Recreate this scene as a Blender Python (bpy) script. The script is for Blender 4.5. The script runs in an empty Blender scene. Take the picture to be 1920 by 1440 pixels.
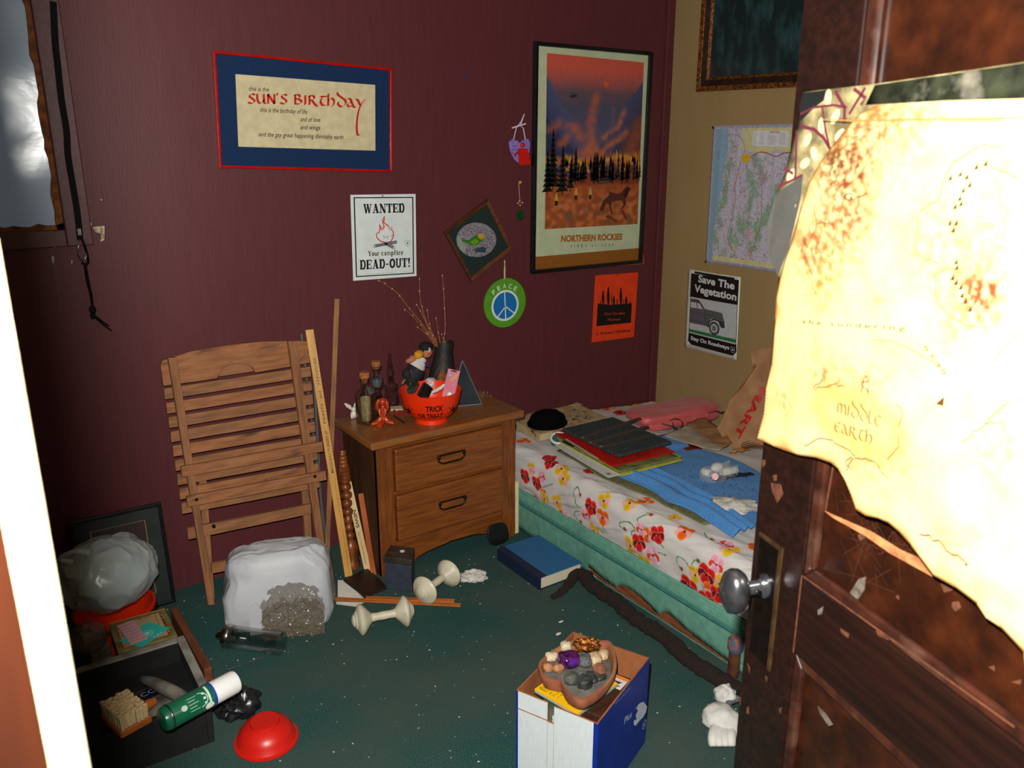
import bpy, bmesh, math, random
import numpy as np
from mathutils import Vector, Matrix, Euler, noise as mnoise
random.seed(7)
scn = bpy.context.scene
col = scn.collection
# ------------------------------------------------------------------ camera
F = 1550.0; PITCH = math.atan(460/1550.0); YAW = math.radians(34.6); HC = 1.6
CAM = Vector((0, 0, HC))
fw = Vector((math.sin(YAW)*math.cos(PITCH), math.cos(YAW)*math.cos(PITCH), -math.sin(PITCH)))
rt = Vector((math.cos(YAW), -math.sin(YAW), 0)); upv = rt.cross(fw)
cd = bpy.data.cameras.new('camera'); cam = bpy.data.objects.new('camera', cd); col.objects.link(cam)
cd.sensor_width = 36; cd.lens = 36*F/1920; cd.clip_start = 0.02; cd.clip_end = 60
cd.dof.use_dof = True; cd.dof.focus_distance = 3.0; cd.dof.aperture_fstop = 9.0
cam.matrix_world = Matrix(((rt.x, upv.x, -fw.x, CAM.x), (rt.y, upv.y, -fw.y, CAM.y), (rt.z, upv.z, -fw.z, CAM.z), (0, 0, 0, 1)))
scn.camera = cam
# ------------------------------------------------------------------ light
wd = bpy.data.worlds.new('daylight'); scn.world = wd; wd.use_nodes = True
wd.node_tree.nodes['Background'].inputs[0].default_value = (0.50, 0.62, 0.80, 1)
wd.node_tree.nodes['Background'].inputs[1].default_value = 0.55
ld = bpy.data.lights.new('camera_flash', 'SPOT'); lo = bpy.data.objects.new('camera_flash', ld); col.objects.link(lo)
ld.energy = 330; ld.shadow_soft_size = 0.016; ld.spot_size = math.radians(150); ld.spot_blend = 0.75; ld.color = (1.0, 0.965, 0.91)
lo.matrix_world = Matrix.Translation(upv*0.10 - rt*0.042) @ cam.matrix_world
vs = scn.view_settings
vs.view_transform = 'Standard'; vs.look = 'None'; vs.gamma = 1; vs.exposure = 0.0; vs.use_curve_mapping = False
# ------------------------------------------------------------------ geometry helpers
def ray(px, py): return fw + rt*((px-960)/F) + upv*((720-py)/F)
def FL(px, py, z=0.0):
    v = ray(px, py); return CAM + v*((z-HC)/v.z)
def BY(px, py, Y):
    v = ray(px, py); return CAM + v*(Y/v.y)
def mpp(P): return (Vector(P)-CAM).dot(fw)/F
def crop(x0, y0, s): return lambda x, y: (x0+s*x, y0+s*y)
A1 = crop(0, 70, .3957); A2 = crop(380, 80, .2083); A3 = crop(640, 340, .2083); A4 = crop(980, 70, .319)
A5 = crop(1080, 480, .2083); A6 = crop(1240, 70, .3125); A7 = crop(1400, 70, .4373); A8 = crop(1340, 700, .4723)
B1 = crop(280, 540, .4167); B2 = crop(630, 500, .2222); B3 = crop(620, 720, .2639); B4 = crop(940, 720, .2708)
B5 = crop(940, 900, .2778); B6 = crop(400, 980, .2917); B7 = crop(80, 920, .3195); B8 = crop(940, 1150, .2604)

class Fr:
    """A plane in the room: origin O, axes U (right), V (up), N = U x V."""
    def __init__(s, O, U, V):
        s.O = Vector(O); s.U = Vector(U).normalized(); s.V = Vector(V).normalized(); s.N = s.U.cross(s.V)
        s.M = Matrix(((s.U.x, s.V.x, s.N.x, s.O.x), (s.U.y, s.V.y, s.N.y, s.O.y), (s.U.z, s.V.z, s.N.z, s.O.z), (0, 0, 0, 1)))
    def pix(s, px, py, n=0.0):
        v = ray(px, py); o = s.O + s.N*n
        q = CAM + v*((o-CAM).dot(s.N)/v.dot(s.N)) - s.O
        return (q.dot(s.U), q.dot(s.V))
    def sub(s, x, y, n=0.0, ang=0.0):
        c, k = math.cos(ang), math.sin(ang)
        return Fr(s.O+s.U*x+s.V*y+s.N*n, s.U*c+s.V*k, s.V*c-s.U*k)
    def quad(s, pts, n=0.0, cen=False):
        """pts TL,TR,BR,BL in pixels -> frame at the bottom-left corner, width, height"""
        tl, tr, br, bl = [Vector(s.pix(p[0], p[1], n)) for p in pts]
        u = (tr-tl)+(br-bl); v = (tl-bl)+(tr-br)
        w = u.length/2; h = v.length/2
        a = (math.atan2(u.y, u.x) + math.atan2(-v.x, v.y))/2
        c = (tl+tr+br+bl)/4
        c0 = c - Vector((math.cos(a), math.sin(a)))*w/2 - Vector((-math.sin(a), math.cos(a)))*h/2
        return s.sub(c0.x, c0.y, n, a), w, h
YW = 2.94; XW = 2.92
WB = Fr((0, YW, 0), (1, 0, 0), (0, 0, 1))
WR = Fr((XW, YW, 0), (0, -1, 0), (0, 0, 1))
GF = Fr((0, 0, 0), (1, 0, 0), (0, 1, 0))
def level(z): return Fr((0, 0, z), (1, 0, 0), (0, 1, 0))

# ------------------------------------------------------------------ materials
def lin(c):
    return tuple(((x/255.0)/12.92 if x/255.0 <= .04045 else (((x/255.0)+.055)/1.055)**2.4) for x in c[:3])
MATS = {}
def mat(name, c, rough=.6, metal=0.0, c2=None, scale=30.0, lo_=.35, hi_=.65, stretch=(1, 1, 1), bump=0.0, bscale=None, spec=.5,
        trans=0.0, alpha=1.0, ior=1.45, c3=None, s3=8.0, l3=(.55, .7), sheen=0.0, coat=0.0, detail=4.0, voro=False):
    """Procedural principled material: base colour c, broken by a noise towards c2 and by a second one towards c3."""
    m = bpy.data.materials.new(name); m.use_nodes = True; MATS[name] = m
    nt = m.node_tree; N = nt.nodes; L = nt.links; b = N['Principled BSDF']
    b.inputs['Base Color'].default_value = (*lin(c), 1); b.inputs['Roughness'].default_value = rough
    b.inputs['Metallic'].default_value = metal; b.inputs['IOR'].default_value = ior
    b.inputs['Specular IOR Level'].default_value = spec
    b.inputs['Transmission Weight'].default_value = trans; b.inputs['Alpha'].default_value = alpha
    b.inputs['Sheen Weight'].default_value = sheen; b.inputs['Coat Weight'].default_value = coat
    if c2 is not None or bump or c3 is not None:
        tc = N.new('ShaderNodeTexCoord'); mp = N.new('ShaderNodeMapping'); L.new(tc.outputs['Object'], mp.inputs[0])
        mp.inputs['Scale'].default_value = stretch
        def nz(sc, det=detail):
            n = N.new('ShaderNodeTexVoronoi' if voro else 'ShaderNodeTexNoise'); n.inputs['Scale'].default_value = sc
            if not voro: n.inputs['Detail'].default_value = det
            L.new(mp.outputs[0], n.inputs['Vector']); return n
        cur = None
        if c2 is not None:
            n = nz(scale); r = N.new('ShaderNodeMapRange'); L.new(n.outputs[0], r.inputs[0])
            r.inputs[1].default_value = lo_; r.inputs[2].default_value = hi_
            mx = N.new('ShaderNodeMix'); mx.data_type = 'RGBA'; L.new(r.outputs[0], mx.inputs[0])
            mx.inputs[6].default_value = (*lin(c), 1); mx.inputs[7].default_value = (*lin(c2), 1); cur = mx
        if c3 is not None:
            n = nz(s3, 6); r = N.new('ShaderNodeMapRange'); L.new(n.outputs[0], r.inputs[0])
            r.inputs[1].default_value = l3[0]; r.inputs[2].default_value = l3[1]
            mx = N.new('ShaderNodeMix'); mx.data_type = 'RGBA'; L.new(r.outputs[0], mx.inputs[0])
            if cur: L.new(cur.outputs[2], mx.inputs[6])
            else: mx.inputs[6].default_value = (*lin(c), 1)
            mx.inputs[7].default_value = (*lin(c3), 1); cur = mx
        if cur: L.new(cur.outputs[2], b.inputs['Base Color'])
        if bump:
            n = nz(bscale or scale); bp = N.new('ShaderNodeBump'); bp.inputs['Strength'].default_value = bump; bp.inputs['Distance'].default_value = .004
            L.new(n.outputs[0], bp.inputs['Height']); L.new(bp.outputs[0], b.inputs['Normal'])
    return m
def colmat(name, rough=.6, spec=.4, bump=0.0, bscale=200.0, sheen=0.0, vary=.12, vscale=60.0):
    """Material whose colour is the printed / dyed pattern stored on the mesh, with fine procedural mottling."""
    m = bpy.data.materials.new(name); m.use_nodes = True; nt = m.node_tree; N = nt.nodes; L = nt.links; b = N['Principled BSDF']
    a = N.new('ShaderNodeVertexColor'); a.layer_name = 'Col'
    b.inputs['Roughness'].default_value = rough; b.inputs['Specular IOR Level'].default_value = spec; b.inputs['Sheen Weight'].default_value = sheen
    tc = N.new('ShaderNodeTexCoord'); n = N.new('ShaderNodeTexNoise'); n.inputs['Scale'].default_value = vscale; L.new(tc.outputs['Object'], n.inputs['Vector'])
    r = N.new('ShaderNodeMapRange'); L.new(n.outputs[0], r.inputs[0]); r.inputs[1].default_value = .3; r.inputs[2].default_value = .7
    r.inputs[3].default_value = 1-vary; r.inputs[4].default_value = 1.0
    mx = N.new('ShaderNodeVectorMath'); mx.operation = 'SCALE'; L.new(a.outputs[0], mx.inputs[0]); L.new(r.outputs[0], mx.inputs['Scale'])
    L.new(mx.outputs[0], b.inputs['Base Color'])
    if bump:
        n2 = N.new('ShaderNodeTexNoise'); n2.inputs['Scale'].default_value = bscale; L.new(tc.outputs['Object'], n2.inputs['Vector'])
        bp = N.new('ShaderNodeBump'); bp.inputs['Strength'].default_value = bump; bp.inputs['Distance'].default_value = .003
        L.new(n2.outputs[0], bp.inputs['Height']); L.new(bp.outputs[0], b.inputs['Normal'])
    return m
PRINT = colmat('printed_ink', .55, .35); PRINTG = colmat('printed_gloss', .3, .5)
def film(name, c, clear=.6, rough=.12, bump=.6, bscale=25.0, voro=False, stretch=(1, 1, 1)):
    """thin crinkled plastic film: mix of see-through and glossy white"""
    m = mat(name, c, rough, spec=.8, bump=bump, bscale=bscale, voro=voro, stretch=stretch); nt = m.node_tree; N = nt.nodes; L = nt.links
    t = N.new('ShaderNodeBsdfTransparent'); mx = N.new('ShaderNodeMixShader'); mx.inputs[0].default_value = clear
    L.new(N['Principled BSDF'].outputs[0], mx.inputs[1]); L.new(t.outputs[0], mx.inputs[2]); L.new(mx.outputs[0], N['Material Output'].inputs[0])
    return m

def glassm(name, tint, refl=.10, rough=.02):
    """thin clear glass: tinted see-through plus Fresnel reflection"""
    m = bpy.data.materials.new(name); m.use_nodes = True; nt = m.node_tree; N = nt.nodes; L = nt.links; N.remove(N['Principled BSDF'])
    t = N.new('ShaderNodeBsdfTransparent'); t.inputs[0].default_value = (*lin(tint), 1); g = N.new('ShaderNodeBsdfGlossy'); g.inputs['Roughness'].default_value = rough
    f = N.new('ShaderNodeLayerWeight'); f.inputs[0].default_value = .25; a = N.new('ShaderNodeMath'); a.operation = 'MULTIPLY_ADD'; a.inputs[1].default_value = .55; a.inputs[2].default_value = refl; L.new(f.outputs['Facing'], a.inputs[0])
    tc = N.new('ShaderNodeTexCoord'); nz = N.new('ShaderNodeTexNoise'); nz.inputs['Scale'].default_value = 40; bp = N.new('ShaderNodeBump'); bp.inputs['Strength'].default_value = .12; bp.inputs['Distance'].default_value = .002
    L.new(tc.outputs['Object'], nz.inputs['Vector']); L.new(nz.outputs[0], bp.inputs['Height']); L.new(bp.outputs[0], g.inputs['Normal'])
    mx = N.new('ShaderNodeMixShader'); L.new(a.outputs[0], mx.inputs[0]); L.new(t.outputs[0], mx.inputs[1]); L.new(g.outputs[0], mx.inputs[2]); L.new(mx.outputs[0], N['Material Output'].inputs[0])
    return m
def painted(name, parent, pos, nu, nv, colors, m=None):
    """sheet of nu x nv points pos(a,b) dyed with colors (nv*nu linear rgb)"""
    vs_ = [tuple(pos(i/(nu-1), j/(nv-1))) for j in range(nv) for i in range(nu)]
    me = bpy.data.meshes.new(name); me.from_pydata(vs_, [], [(j*nu+i, j*nu+i+1, (j+1)*nu+i+1, (j+1)*nu+i) for j in range(nv-1) for i in range(nu-1)]); me.update()
    ca = me.color_attributes.new('Col', 'FLOAT_COLOR', 'POINT'); buf = np.ones((len(vs_), 4), dtype=np.float32); buf[:, :3] = np.clip(colors, 0, 1); ca.data.foreach_set('color', buf.ravel())
    me.polygons.foreach_set('use_smooth', [True]*len(me.polygons)); me.materials.append(m or PRINT)
    o = bpy.data.objects.new(name, me); col.objects.link(o); o.parent = parent; return o
def polydist(X, Y, pts):
    d = np.full(X.shape, 9.0)
    for (ax, ay), (bx, by) in zip(pts[:-1], pts[1:]):
        L2 = (bx-ax)**2+(by-ay)**2+1e-12; k = np.clip(((X-ax)*(bx-ax)+(Y-ay)*(by-ay))/L2, 0, 1); d = np.minimum(d, np.hypot(X-ax-k*(bx-ax), Y-ay-k*(by-ay)))
    return d
def nfield(X, Y, s=0.0): return np.array([mnoise.noise(Vector((x, y, s))) for x, y in zip(X, Y)])
# ------------------------------------------------------------------ object helpers
def tag(o, label=None, cat=None, group=None, kind=None):
    if label: o['label'] = label
    if cat: o['category'] = cat
    if group: o['group'] = group
    if kind: o['kind'] = kind
    return o
def thing(name, label, cat, fr=None, loc=None, rz=0.0, group=None):
    o = bpy.data.objects.new(name, None); col.objects.link(o); o.empty_display_size = .05
    if fr is not None: o.matrix_world = fr.M
    if loc is not None: o.matrix_world = Matrix.Translation(Vector(loc)) @ Matrix.Rotation(rz, 4, 'Z')
    return tag(o, label, cat, group)
def ident(v): return v
class MB:
    def __init__(s): s.v = []; s.f = []; s.c = None
    def add(s, vs_, fs_):
        k = len(s.v); s.v += [tuple(v) for v in vs_]; s.f += [tuple(i+k for i in f) for f in fs_]; return s
    def box(s, x0, y0, z0, x1, y1, z1, M=None):
        vs_ = [Vector(p) for p in ((x0,y0,z0),(x1,y0,z0),(x1,y1,z0),(x0,y1,z0),(x0,y0,z1),(x1,y0,z1),(x1,y1,z1),(x0,y1,z1))]
        if M is not None: vs_ = [M @ v for v in vs_]
        return s.add(vs_, [(3,2,1,0),(4,5,6,7),(0,1,5,4),(1,2,6,5),(2,3,7,6),(3,0,4,7)])
    def prism(s, poly, z0, z1, M=None):
        n = len(poly)
        a = sum(poly[i][0]*poly[(i+1)%n][1]-poly[(i+1)%n][0]*poly[i][1] for i in range(n))
        if a < 0: poly = poly[::-1]
        vs_ = [Vector((p[0], p[1], z0)) for p in poly]+[Vector((p[0], p[1], z1)) for p in poly]
        if M is not None: vs_ = [M @ v for v in vs_]
        return s.add(vs_, [tuple(range(n-1, -1, -1)), tuple(range(n, 2*n))]+[(i, (i+1)%n, n+(i+1)%n, n+i) for i in range(n)])
    def bar(s, a, b, w, t, up=(0, 0, 1)):
        """rectangular bar from a to b, w across, t thick (along up)"""
        a = Vector(a); b = Vector(b); d = (b-a).normalized(); up = Vector(up); sd = d.cross(up)
        if sd.length < 1e-5: sd = d.cross(Vector((1, 0, 0)))
        sd.normalize(); u2 = sd.cross(d)
        vs_ = [p+sd*(w/2*i)+u2*(t/2*j) for p in (a, b) for i, j in ((-1,-1),(1,-1),(1,1),(-1,1))]
        return s.add(vs_, [(0,1,2,3),(7,6,5,4),(0,4,5,1),(1,5,6,2),(2,6,7,3),(3,7,4,0)])
    def lathe(s, prof, seg=24, M=None, sx=1.0, sy=1.0, power=2.0):
        vs_ = []
        for r, z in prof:
            for i in range(seg):
                a = 2*math.pi*i/seg; c, k = math.cos(a), math.sin(a)
                if power != 2.0:
                    c = math.copysign(abs(c)**(2/power), c); k = math.copysign(abs(k)**(2/power), k)
                v = Vector((r*c*sx, r*k*sy, z)); vs_.append(M @ v if M is not None else v)
        n = len(prof); fs_ = [(j*seg+i, j*seg+(i+1)%seg, (j+1)*seg+(i+1)%seg, (j+1)*seg+i) for j in range(n-1) for i in range(seg)]
        fs_.append(tuple(range(seg-1, -1, -1))); fs_.append(tuple((n-1)*seg+i for i in range(seg)))
        return s.add(vs_, fs_)
    def tube(s, path, r, seg=8, closed=False):
        path = [Vector(p) for p in path]; n = len(path); rs = r if isinstance(r, (list, tuple)) else [r]*n
        vs_ = []; pu = None
        for i, p in enumerate(path):
            if closed: d = path[(i+1)%n]-path[i-1]
            else: d = path[min(i+1, n-1)]-path[max(i-1, 0)]
            d.normalize()
            if pu is None: pu = d.orthogonal().normalized()
            pu = (pu-d*pu.dot(d)); pu = pu.normalized() if pu.length > 1e-6 else d.orthogonal().normalized()
            w = d.cross(pu)
            for k in range(seg):
                a = 2*math.pi*k/seg; vs_.append(p+(pu*math.cos(a)+w*math.sin(a))*rs[i])
        m = n if closed else n-1
        fs_ = [(i*seg+k, i*seg+(k+1)%seg, ((i+1)%n)*seg+(k+1)%seg, ((i+1)%n)*seg+k) for i in range(m) for k in range(seg)]
        if not closed: fs_ += [tuple(range(seg-1, -1, -1)), tuple((n-1)*seg+k for k in range(seg))]
        return s.add(vs_, fs_)
    def grid(s, fn, nu, nv, wrap=False):
        vs_ = [fn(i/(nu if wrap else nu-1), j/(nv-1)) for j in range(nv) for i in range(nu)]
        fs_ = [(j*nu+i, j*nu+(i+1)%nu, (j+1)*nu+(i+1)%nu, (j+1)*nu+i) for j in range(nv-1) for i in range(nu if wrap else nu-1)]
        return s.add(vs_, fs_)
    def blob(s, c, r, fn=None, nu=28, nv=16, M=None, p=2.0):
        """ellipsoid / superellipsoid at c with radii r; fn(unit dir) scales the radius"""
        def sp(x, e): return math.copysign(abs(x)**e, x)
        e = 2/p; c = Vector(c); vs_ = []
        for j in range(nv+1):
            ph = -math.pi/2+math.pi*j/nv
            for i in range(nu):
                th = 2*math.pi*i/nu
                d = Vector((sp(math.cos(ph), e)*sp(math.cos(th), e), sp(math.cos(ph), e)*sp(math.sin(th), e), sp(math.sin(ph), e)))
                k = fn(d) if fn else 1.0
                v = Vector((d.x*r[0], d.y*r[1], d.z*r[2]))*k
                vs_.append(c+(M @ v if M is not None else v))
        fs_ = [(j*nu+i, j*nu+(i+1)%nu, (j+1)*nu+(i+1)%nu, (j+1)*nu+i) for j in range(nv) for i in range(nu)]
        return s.add(vs_, fs_)
    def build(s, name, m, parent=None, smooth=None, bevel=0.0, fr=None, label=None, solid=0.0, sub=0, seg=2):
        me = bpy.data.meshes.new(name); me.from_pydata(s.v, [], s.f); me.validate(); me.update()
        bm = bmesh.new(); bm.from_mesh(me); bmesh.ops.remove_doubles(bm, verts=bm.verts, dist=1e-6)
        bmesh.ops.recalc_face_normals(bm, faces=bm.faces); bm.to_mesh(me); bm.free()
        me.materials.append(m)
        o = bpy.data.objects.new(name, me); col.objects.link(o)
        if smooth is not None:
            me.polygons.foreach_set('use_smooth', [True]*len(me.polygons)); me.set_sharp_from_angle(angle=math.radians(smooth))
        if parent is not None: o.parent = parent
        if fr is not None: o.matrix_world = fr.M
        if solid:
            md = o.modifiers.new('thickness', 'SOLIDIFY'); md.thickness = solid; md.offset = 0
        if bevel:
            md = o.modifiers.new('edges', 'BEVEL'); md.width = bevel; md.segments = seg; md.limit_method = 'ANGLE'; md.angle_limit = math.radians(40)
        if sub:
            md = o.modifiers.new('smooth', 'SUBSURF'); md.levels = sub; md.render_levels = sub
        if label: o['label'] = label
        return o
def struct(o): o['kind'] = 'structure'; return o
def nz3(x, y, z, k=1.0): return mnoise.noise(Vector((x*k, y*k, z*k)))
def arc(cx, cy, rx, ry, a0, a1, n=10):
    return [(cx+rx*math.cos(math.radians(a0+(a1-a0)*i/n)), cy+ry*math.sin(math.radians(a0+(a1-a0)*i/n))) for i in range(n+1)]
def smooth_path(pts, n=6):
    """Catmull-Rom through points (2D or 3D)"""
    P = [Vector(p) for p in pts]; out = []
    for i in range(len(P)-1):
        p0 = P[max(i-1, 0)]; p1 = P[i]; p2 = P[i+1]; p3 = P[min(i+2, len(P)-1)]
        for k in range(n):
            t = k/n
            out.append(.5*((2*p1)+(p2-p0)*t+(2*p0-5*p1+4*p2-p3)*t*t+(3*p1-p0-3*p2+p3)*t**3))
    out.append(P[-1]); return out

# ------------------------------------------------------------------ lettering and print
_tc = {}
def glyphs(sx, bold=0.0, shear=0.0, space=1.0):
    key = (sx, bold, shear, space)
    if key in _tc: return _tc[key]
    cu = bpy.data.curves.new('lettering', 'FONT'); cu.body = sx; cu.size = 1; cu.offset = bold; cu.shear = shear; cu.resolution_u = 3; cu.space_character = space
    o = bpy.data.objects.new('lettering', cu); me = bpy.data.meshes.new_from_object(o)
    V = [(v.co.x, v.co.y) for v in me.vertices]; Fc = [tuple(p.vertices) for p in me.polygons]
    bpy.data.objects.remove(o); bpy.data.curves.remove(cu); bpy.data.meshes.remove(me)
    _tc[key] = (V, Fc); return _tc[key]
class Print:
    """Flat printed shapes (polygons, strokes, letters) laid on a sheet, each layer a hair above the last."""
    STEP = .00022
    def __init__(s): s.v = []; s.f = []; s.c = []
    def raw(s, pts, faces, colr, layer):
        k = len(s.v); s.v += [(p[0], p[1], layer*s.STEP) for p in pts]
        for f in faces: s.f.append(tuple(i+k for i in f)); s.c.append(colr)
    def poly(s, pts, colr, layer=1):
        a = sum(pts[i][0]*pts[(i+1)%len(pts)][1]-pts[(i+1)%len(pts)][0]*pts[i][1] for i in range(len(pts)))
        cl = colr
        if a < 0:
            pts = pts[::-1]
            if isinstance(colr, list): cl = colr[::-1]
        s.raw(pts, [tuple(range(len(pts)))], cl, layer)
    def ell(s, cx, cy, rx, ry, colr, layer=1, n=28, rot=0.0):
        c, k = math.cos(rot), math.sin(rot)
        s.poly([(cx+rx*math.cos(t)*c-ry*math.sin(t)*k, cy+rx*math.cos(t)*k+ry*math.sin(t)*c) for t in [2*math.pi*i/n for i in range(n)]], colr, layer)
    def stroke(s, pts, w, colr, layer=1, closed=False):
        P = [Vector((p[0], p[1])) for p in pts]; n = len(P)
        if n < 2: return
        ws = w if isinstance(w, (list, tuple)) else [w]*n
        Lf = []; Rt = []
        for i in range(n):
            d = (P[(i+1)%n]-P[i-1]) if closed else (P[min(i+1, n-1)]-P[max(i-1, 0)])
            if d.length < 1e-9: d = Vector((1, 0))
            d.normalize(); nn = Vector((-d.y, d.x))*ws[i]/2
            Lf.append(P[i]+nn); Rt.append(P[i]-nn)
        m = n if closed else n-1
        s.raw([tuple(p) for p in Lf+Rt], [(n+i, n+(i+1)%n, (i+1)%n, i) for i in range(m)], colr, layer)
    def nib(s, pts, w, ang, colr, layer=1):
        """broad pen stroke: nib of width w held at angle ang"""
        h = Vector((math.cos(ang), math.sin(ang)))*w/2
        P = [Vector((p[0], p[1])) for p in pts]
        for a, b in zip(P[:-1], P[1:]):
            q = [a-h, b-h, b+h, a+h]
            s.poly([tuple(x) for x in q], colr, layer)
    def text(s, body, a, b, h, colr, layer=1, bold=0.0, shear=0.0, space=1.0):
        """letters on the baseline a->b, capital height h"""
        V, Fc = glyphs(body, bold, shear, space)
        if not V: return
        x0 = min(v[0] for v in V); x1 = max(v[0] for v in V)
        a = Vector((a[0], a[1])); b = Vector((b[0], b[1])); d = b-a; k = d.length/(x1-x0); d.normalize(); nn = Vector((-d.y, d.x)); sy = h/.72
        s.raw([tuple(a+d*((v[0]-x0)*k)+nn*(v[1]*sy)) for v in V], Fc, colr, layer)
    def build(s, name, parent, mapfn=None, m=None, base=.0004, fr=None):
        vs_ = [(v[0], v[1], v[2]+base) for v in s.v]
        if mapfn: vs_ = [tuple(mapfn(*v)) for v in vs_]
        me = bpy.data.meshes.new(name); me.from_pydata(vs_, [], s.f); me.update()
        ca = me.color_attributes.new('Col', 'FLOAT_COLOR', 'CORNER')
        buf = []
        for p, c in zip(me.polygons, s.c):
            if isinstance(c, list):
                for k in range(len(p.vertices)): buf += [*lin(c[k % len(c)]), 1.0]
            else:
                q = lin(c)
                buf += [*q, 1.0]*len(p.vertices)
        ca.data.foreach_set('color', buf)
        me.materials.append(m or PRINT)
        o = bpy.data.objects.new(name, me); col.objects.link(o)
        if parent is not None: o.parent = parent
        if fr is not None: o.matrix_world = fr.M
        return o
# slab-serif wood-type letters as strokes on a unit box: (points, width)
TH, TN = .23, .10
def slab(ch):
    S = []
    def st(x, y0=0, y1=1): S.append(([(x, y0), (x, y1)], TH))
    def sf(x0, x1, y): S.append(([(x0, y), (x1, y)], .11))
    if ch == 'W':
        S += [([(.12, 1), (.32, 0)], .2), ([(.32, 0), (.5, .85)], .09), ([(.48, 1), (.7, 0)], .2), ([(.7, 0), (.9, 1)], .09)]
        sf(0, .28, .945); sf(.38, .62, .945); sf(.78, 1, .945)
    elif ch == 'A':
        S += [([(.2, 0), (.48, 1)], .09), ([(.48, 1), (.78, 0)], .24), ([(.3, .33), (.7, .33)], .09)]; sf(.04, .38, .055); sf(.58, 1, .055)
    elif ch == 'N':
        S += [([(.17, 0), (.17, 1)], .09), ([(.17, 1), (.8, 0)], .24), ([(.82, 0), (.82, 1)], .09)]; sf(0, .34, .055); sf(0, .3, .945); sf(.66, 1, .945)
    elif ch == 'T':
        st(.5); sf(0, 1, .945); sf(.25, .75, .055); S += [([(.05, .7), (.05, 1)], .1), ([(.95, .7), (.95, 1)], .1)]
    elif ch == 'E':
        st(.25); sf(0, .95, .945); sf(0, .95, .055); S += [([(.93, .7), (.93, 1)], .09), ([(.93, 0), (.93, .3)], .09), ([(.3, .5), (.7, .5)], .09), ([(.7, .36), (.7, .64)], .09)]
    elif ch == 'D':
        st(.25); sf(0, .55, .945); sf(0, .55, .055); S.append(([(.5, .95)]+arc(.55, .5, .33, .45, 85, -85)+[(.5, .05)], .2))
    elif ch == 'O': S.append((arc(.5, .5, .38, .43, 0, 360, 24), .22))
    elif ch == 'U':
        S.append(([(.22, 1), (.22, .3)]+arc(.5, .3, .28, .24, 180, 360)+[(.78, 1)], .19)); sf(0, .44, .945); sf(.6, 1, .945)
    elif ch == '-': S.append(([(.15, .42), (.85, .42)], .14))
    elif ch == '!': S += [([(.5, .32), (.5, 1)], [.1, .3]), ([(.5, 0), (.5, .18)], .2)]
    elif ch == 'Y':
        S += [([(.15, 1), (.5, .45)], .2), ([(.85, 1), (.5, .45)], .09), ([(.5, .5), (.5, 0)], .2)]; sf(0, .36, .945); sf(.7, 1, .945); sf(.25, .75, .055)
    elif ch == 'o': S.append((arc(.5, .35, .36, .3, 0, 360, 20), .18))
    elif ch == 'u': S.append(([(.2, .66), (.2, .25)]+arc(.5, .25, .3, .2, 180, 360, 6)+[(.8, .66)], .17)); S.append(([(.8, 0), (.8, .66)], .17)); sf(.02, .3, .63); sf(.75, 1, .04)
    elif ch == 'r': S += [([(.3, 0), (.3, .66)], .18), ([(.3, .45), (.55, .64), (.85, .55)], .14)]; sf(.08, .6, .04); sf(.08, .35, .63)
    elif ch == 'c': S.append((arc(.52, .35, .36, .3, 40, 320, 16), .17))
    elif ch == 'a': S += [([(.7, 0), (.7, .45)]+arc(.45, .45, .25, .2, 0, 160, 6), .16), (arc(.42, .2, .24, .16, 0, 360, 14), .13)]; sf(.7, .95, .04)
    elif ch == 'm': S += [([(.12, 0), (.12, .66)], .13), ([(.12, .4)]+arc(.32, .42, .2, .2, 170, 0, 6)+[(.52, 0)], .13), ([(.52, .4)]+arc(.7, .42, .2, .2, 170, 0, 6)+[(.9, 0)], .13)]; sf(0, .25, .63); sf(0, .26, .04); sf(.4, .64, .04); sf(.78, 1, .04)
    elif ch == 'p': S += [([(.25, -.3), (.25, .66)], .17), (arc(.52, .34, .3, .29, 0, 360, 18), .16)]; sf(.05, .5, -.27); sf(.05, .3, .63)
    elif ch == 'f': S += [([(.4, 0), (.4, .75)]+arc(.62, .75, .22, .2, 180, 40, 6), .17)]; sf(.15, .75, .62); sf(.15, .7, .04)
    elif ch == 'i': S += [([(.5, 0), (.5, .66)], .24), ([(.5, .8), (.5, .98)], .24)]; sf(.15, .55, .63); sf(.15, .85, .04)
    elif ch == 'e': S += [(arc(.5, .35, .36, .3, 0, 310, 16), .16), ([(.16, .37), (.84, .37)], .09)]
    return S
WID = {'W': 1.15, 'A': .95, 'N': .95, 'T': .8, 'E': .8, 'D': .85, 'O': .82, 'U': .9, '-': .55, '!': .4, 'Y': .9, 'o': .6, 'u': .66, 'r': .55, 'c': .55, 'a': .6, 'm': .95, 'p': .66, 'f': .5, 'i': .38, 'e': .58, ' ': .4}
def slab_text(P, body, a, b, h, colr, layer=2):
    gap = .07; tot = sum(WID[c] for c in body)+gap*(len(body)-1)
    a = Vector((a[0], a[1])); b = Vector((b[0], b[1])); d = b-a; k = d.length/tot; d.normalize(); nn = Vector((-d.y, d.x)); x = 0
    for c in body:
        for pts, w in slab(c):
            sc = (k+h)/2; wd_ = [q*sc*1.06 for q in w] if isinstance(w, (list, tuple)) else w*sc*1.06
            P.stroke([tuple(a+d*((x+p[0]*WID[c])*k)+nn*(p[1]*h)) for p in pts], wd_, colr, layer)
        x += WID[c]+gap
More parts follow.
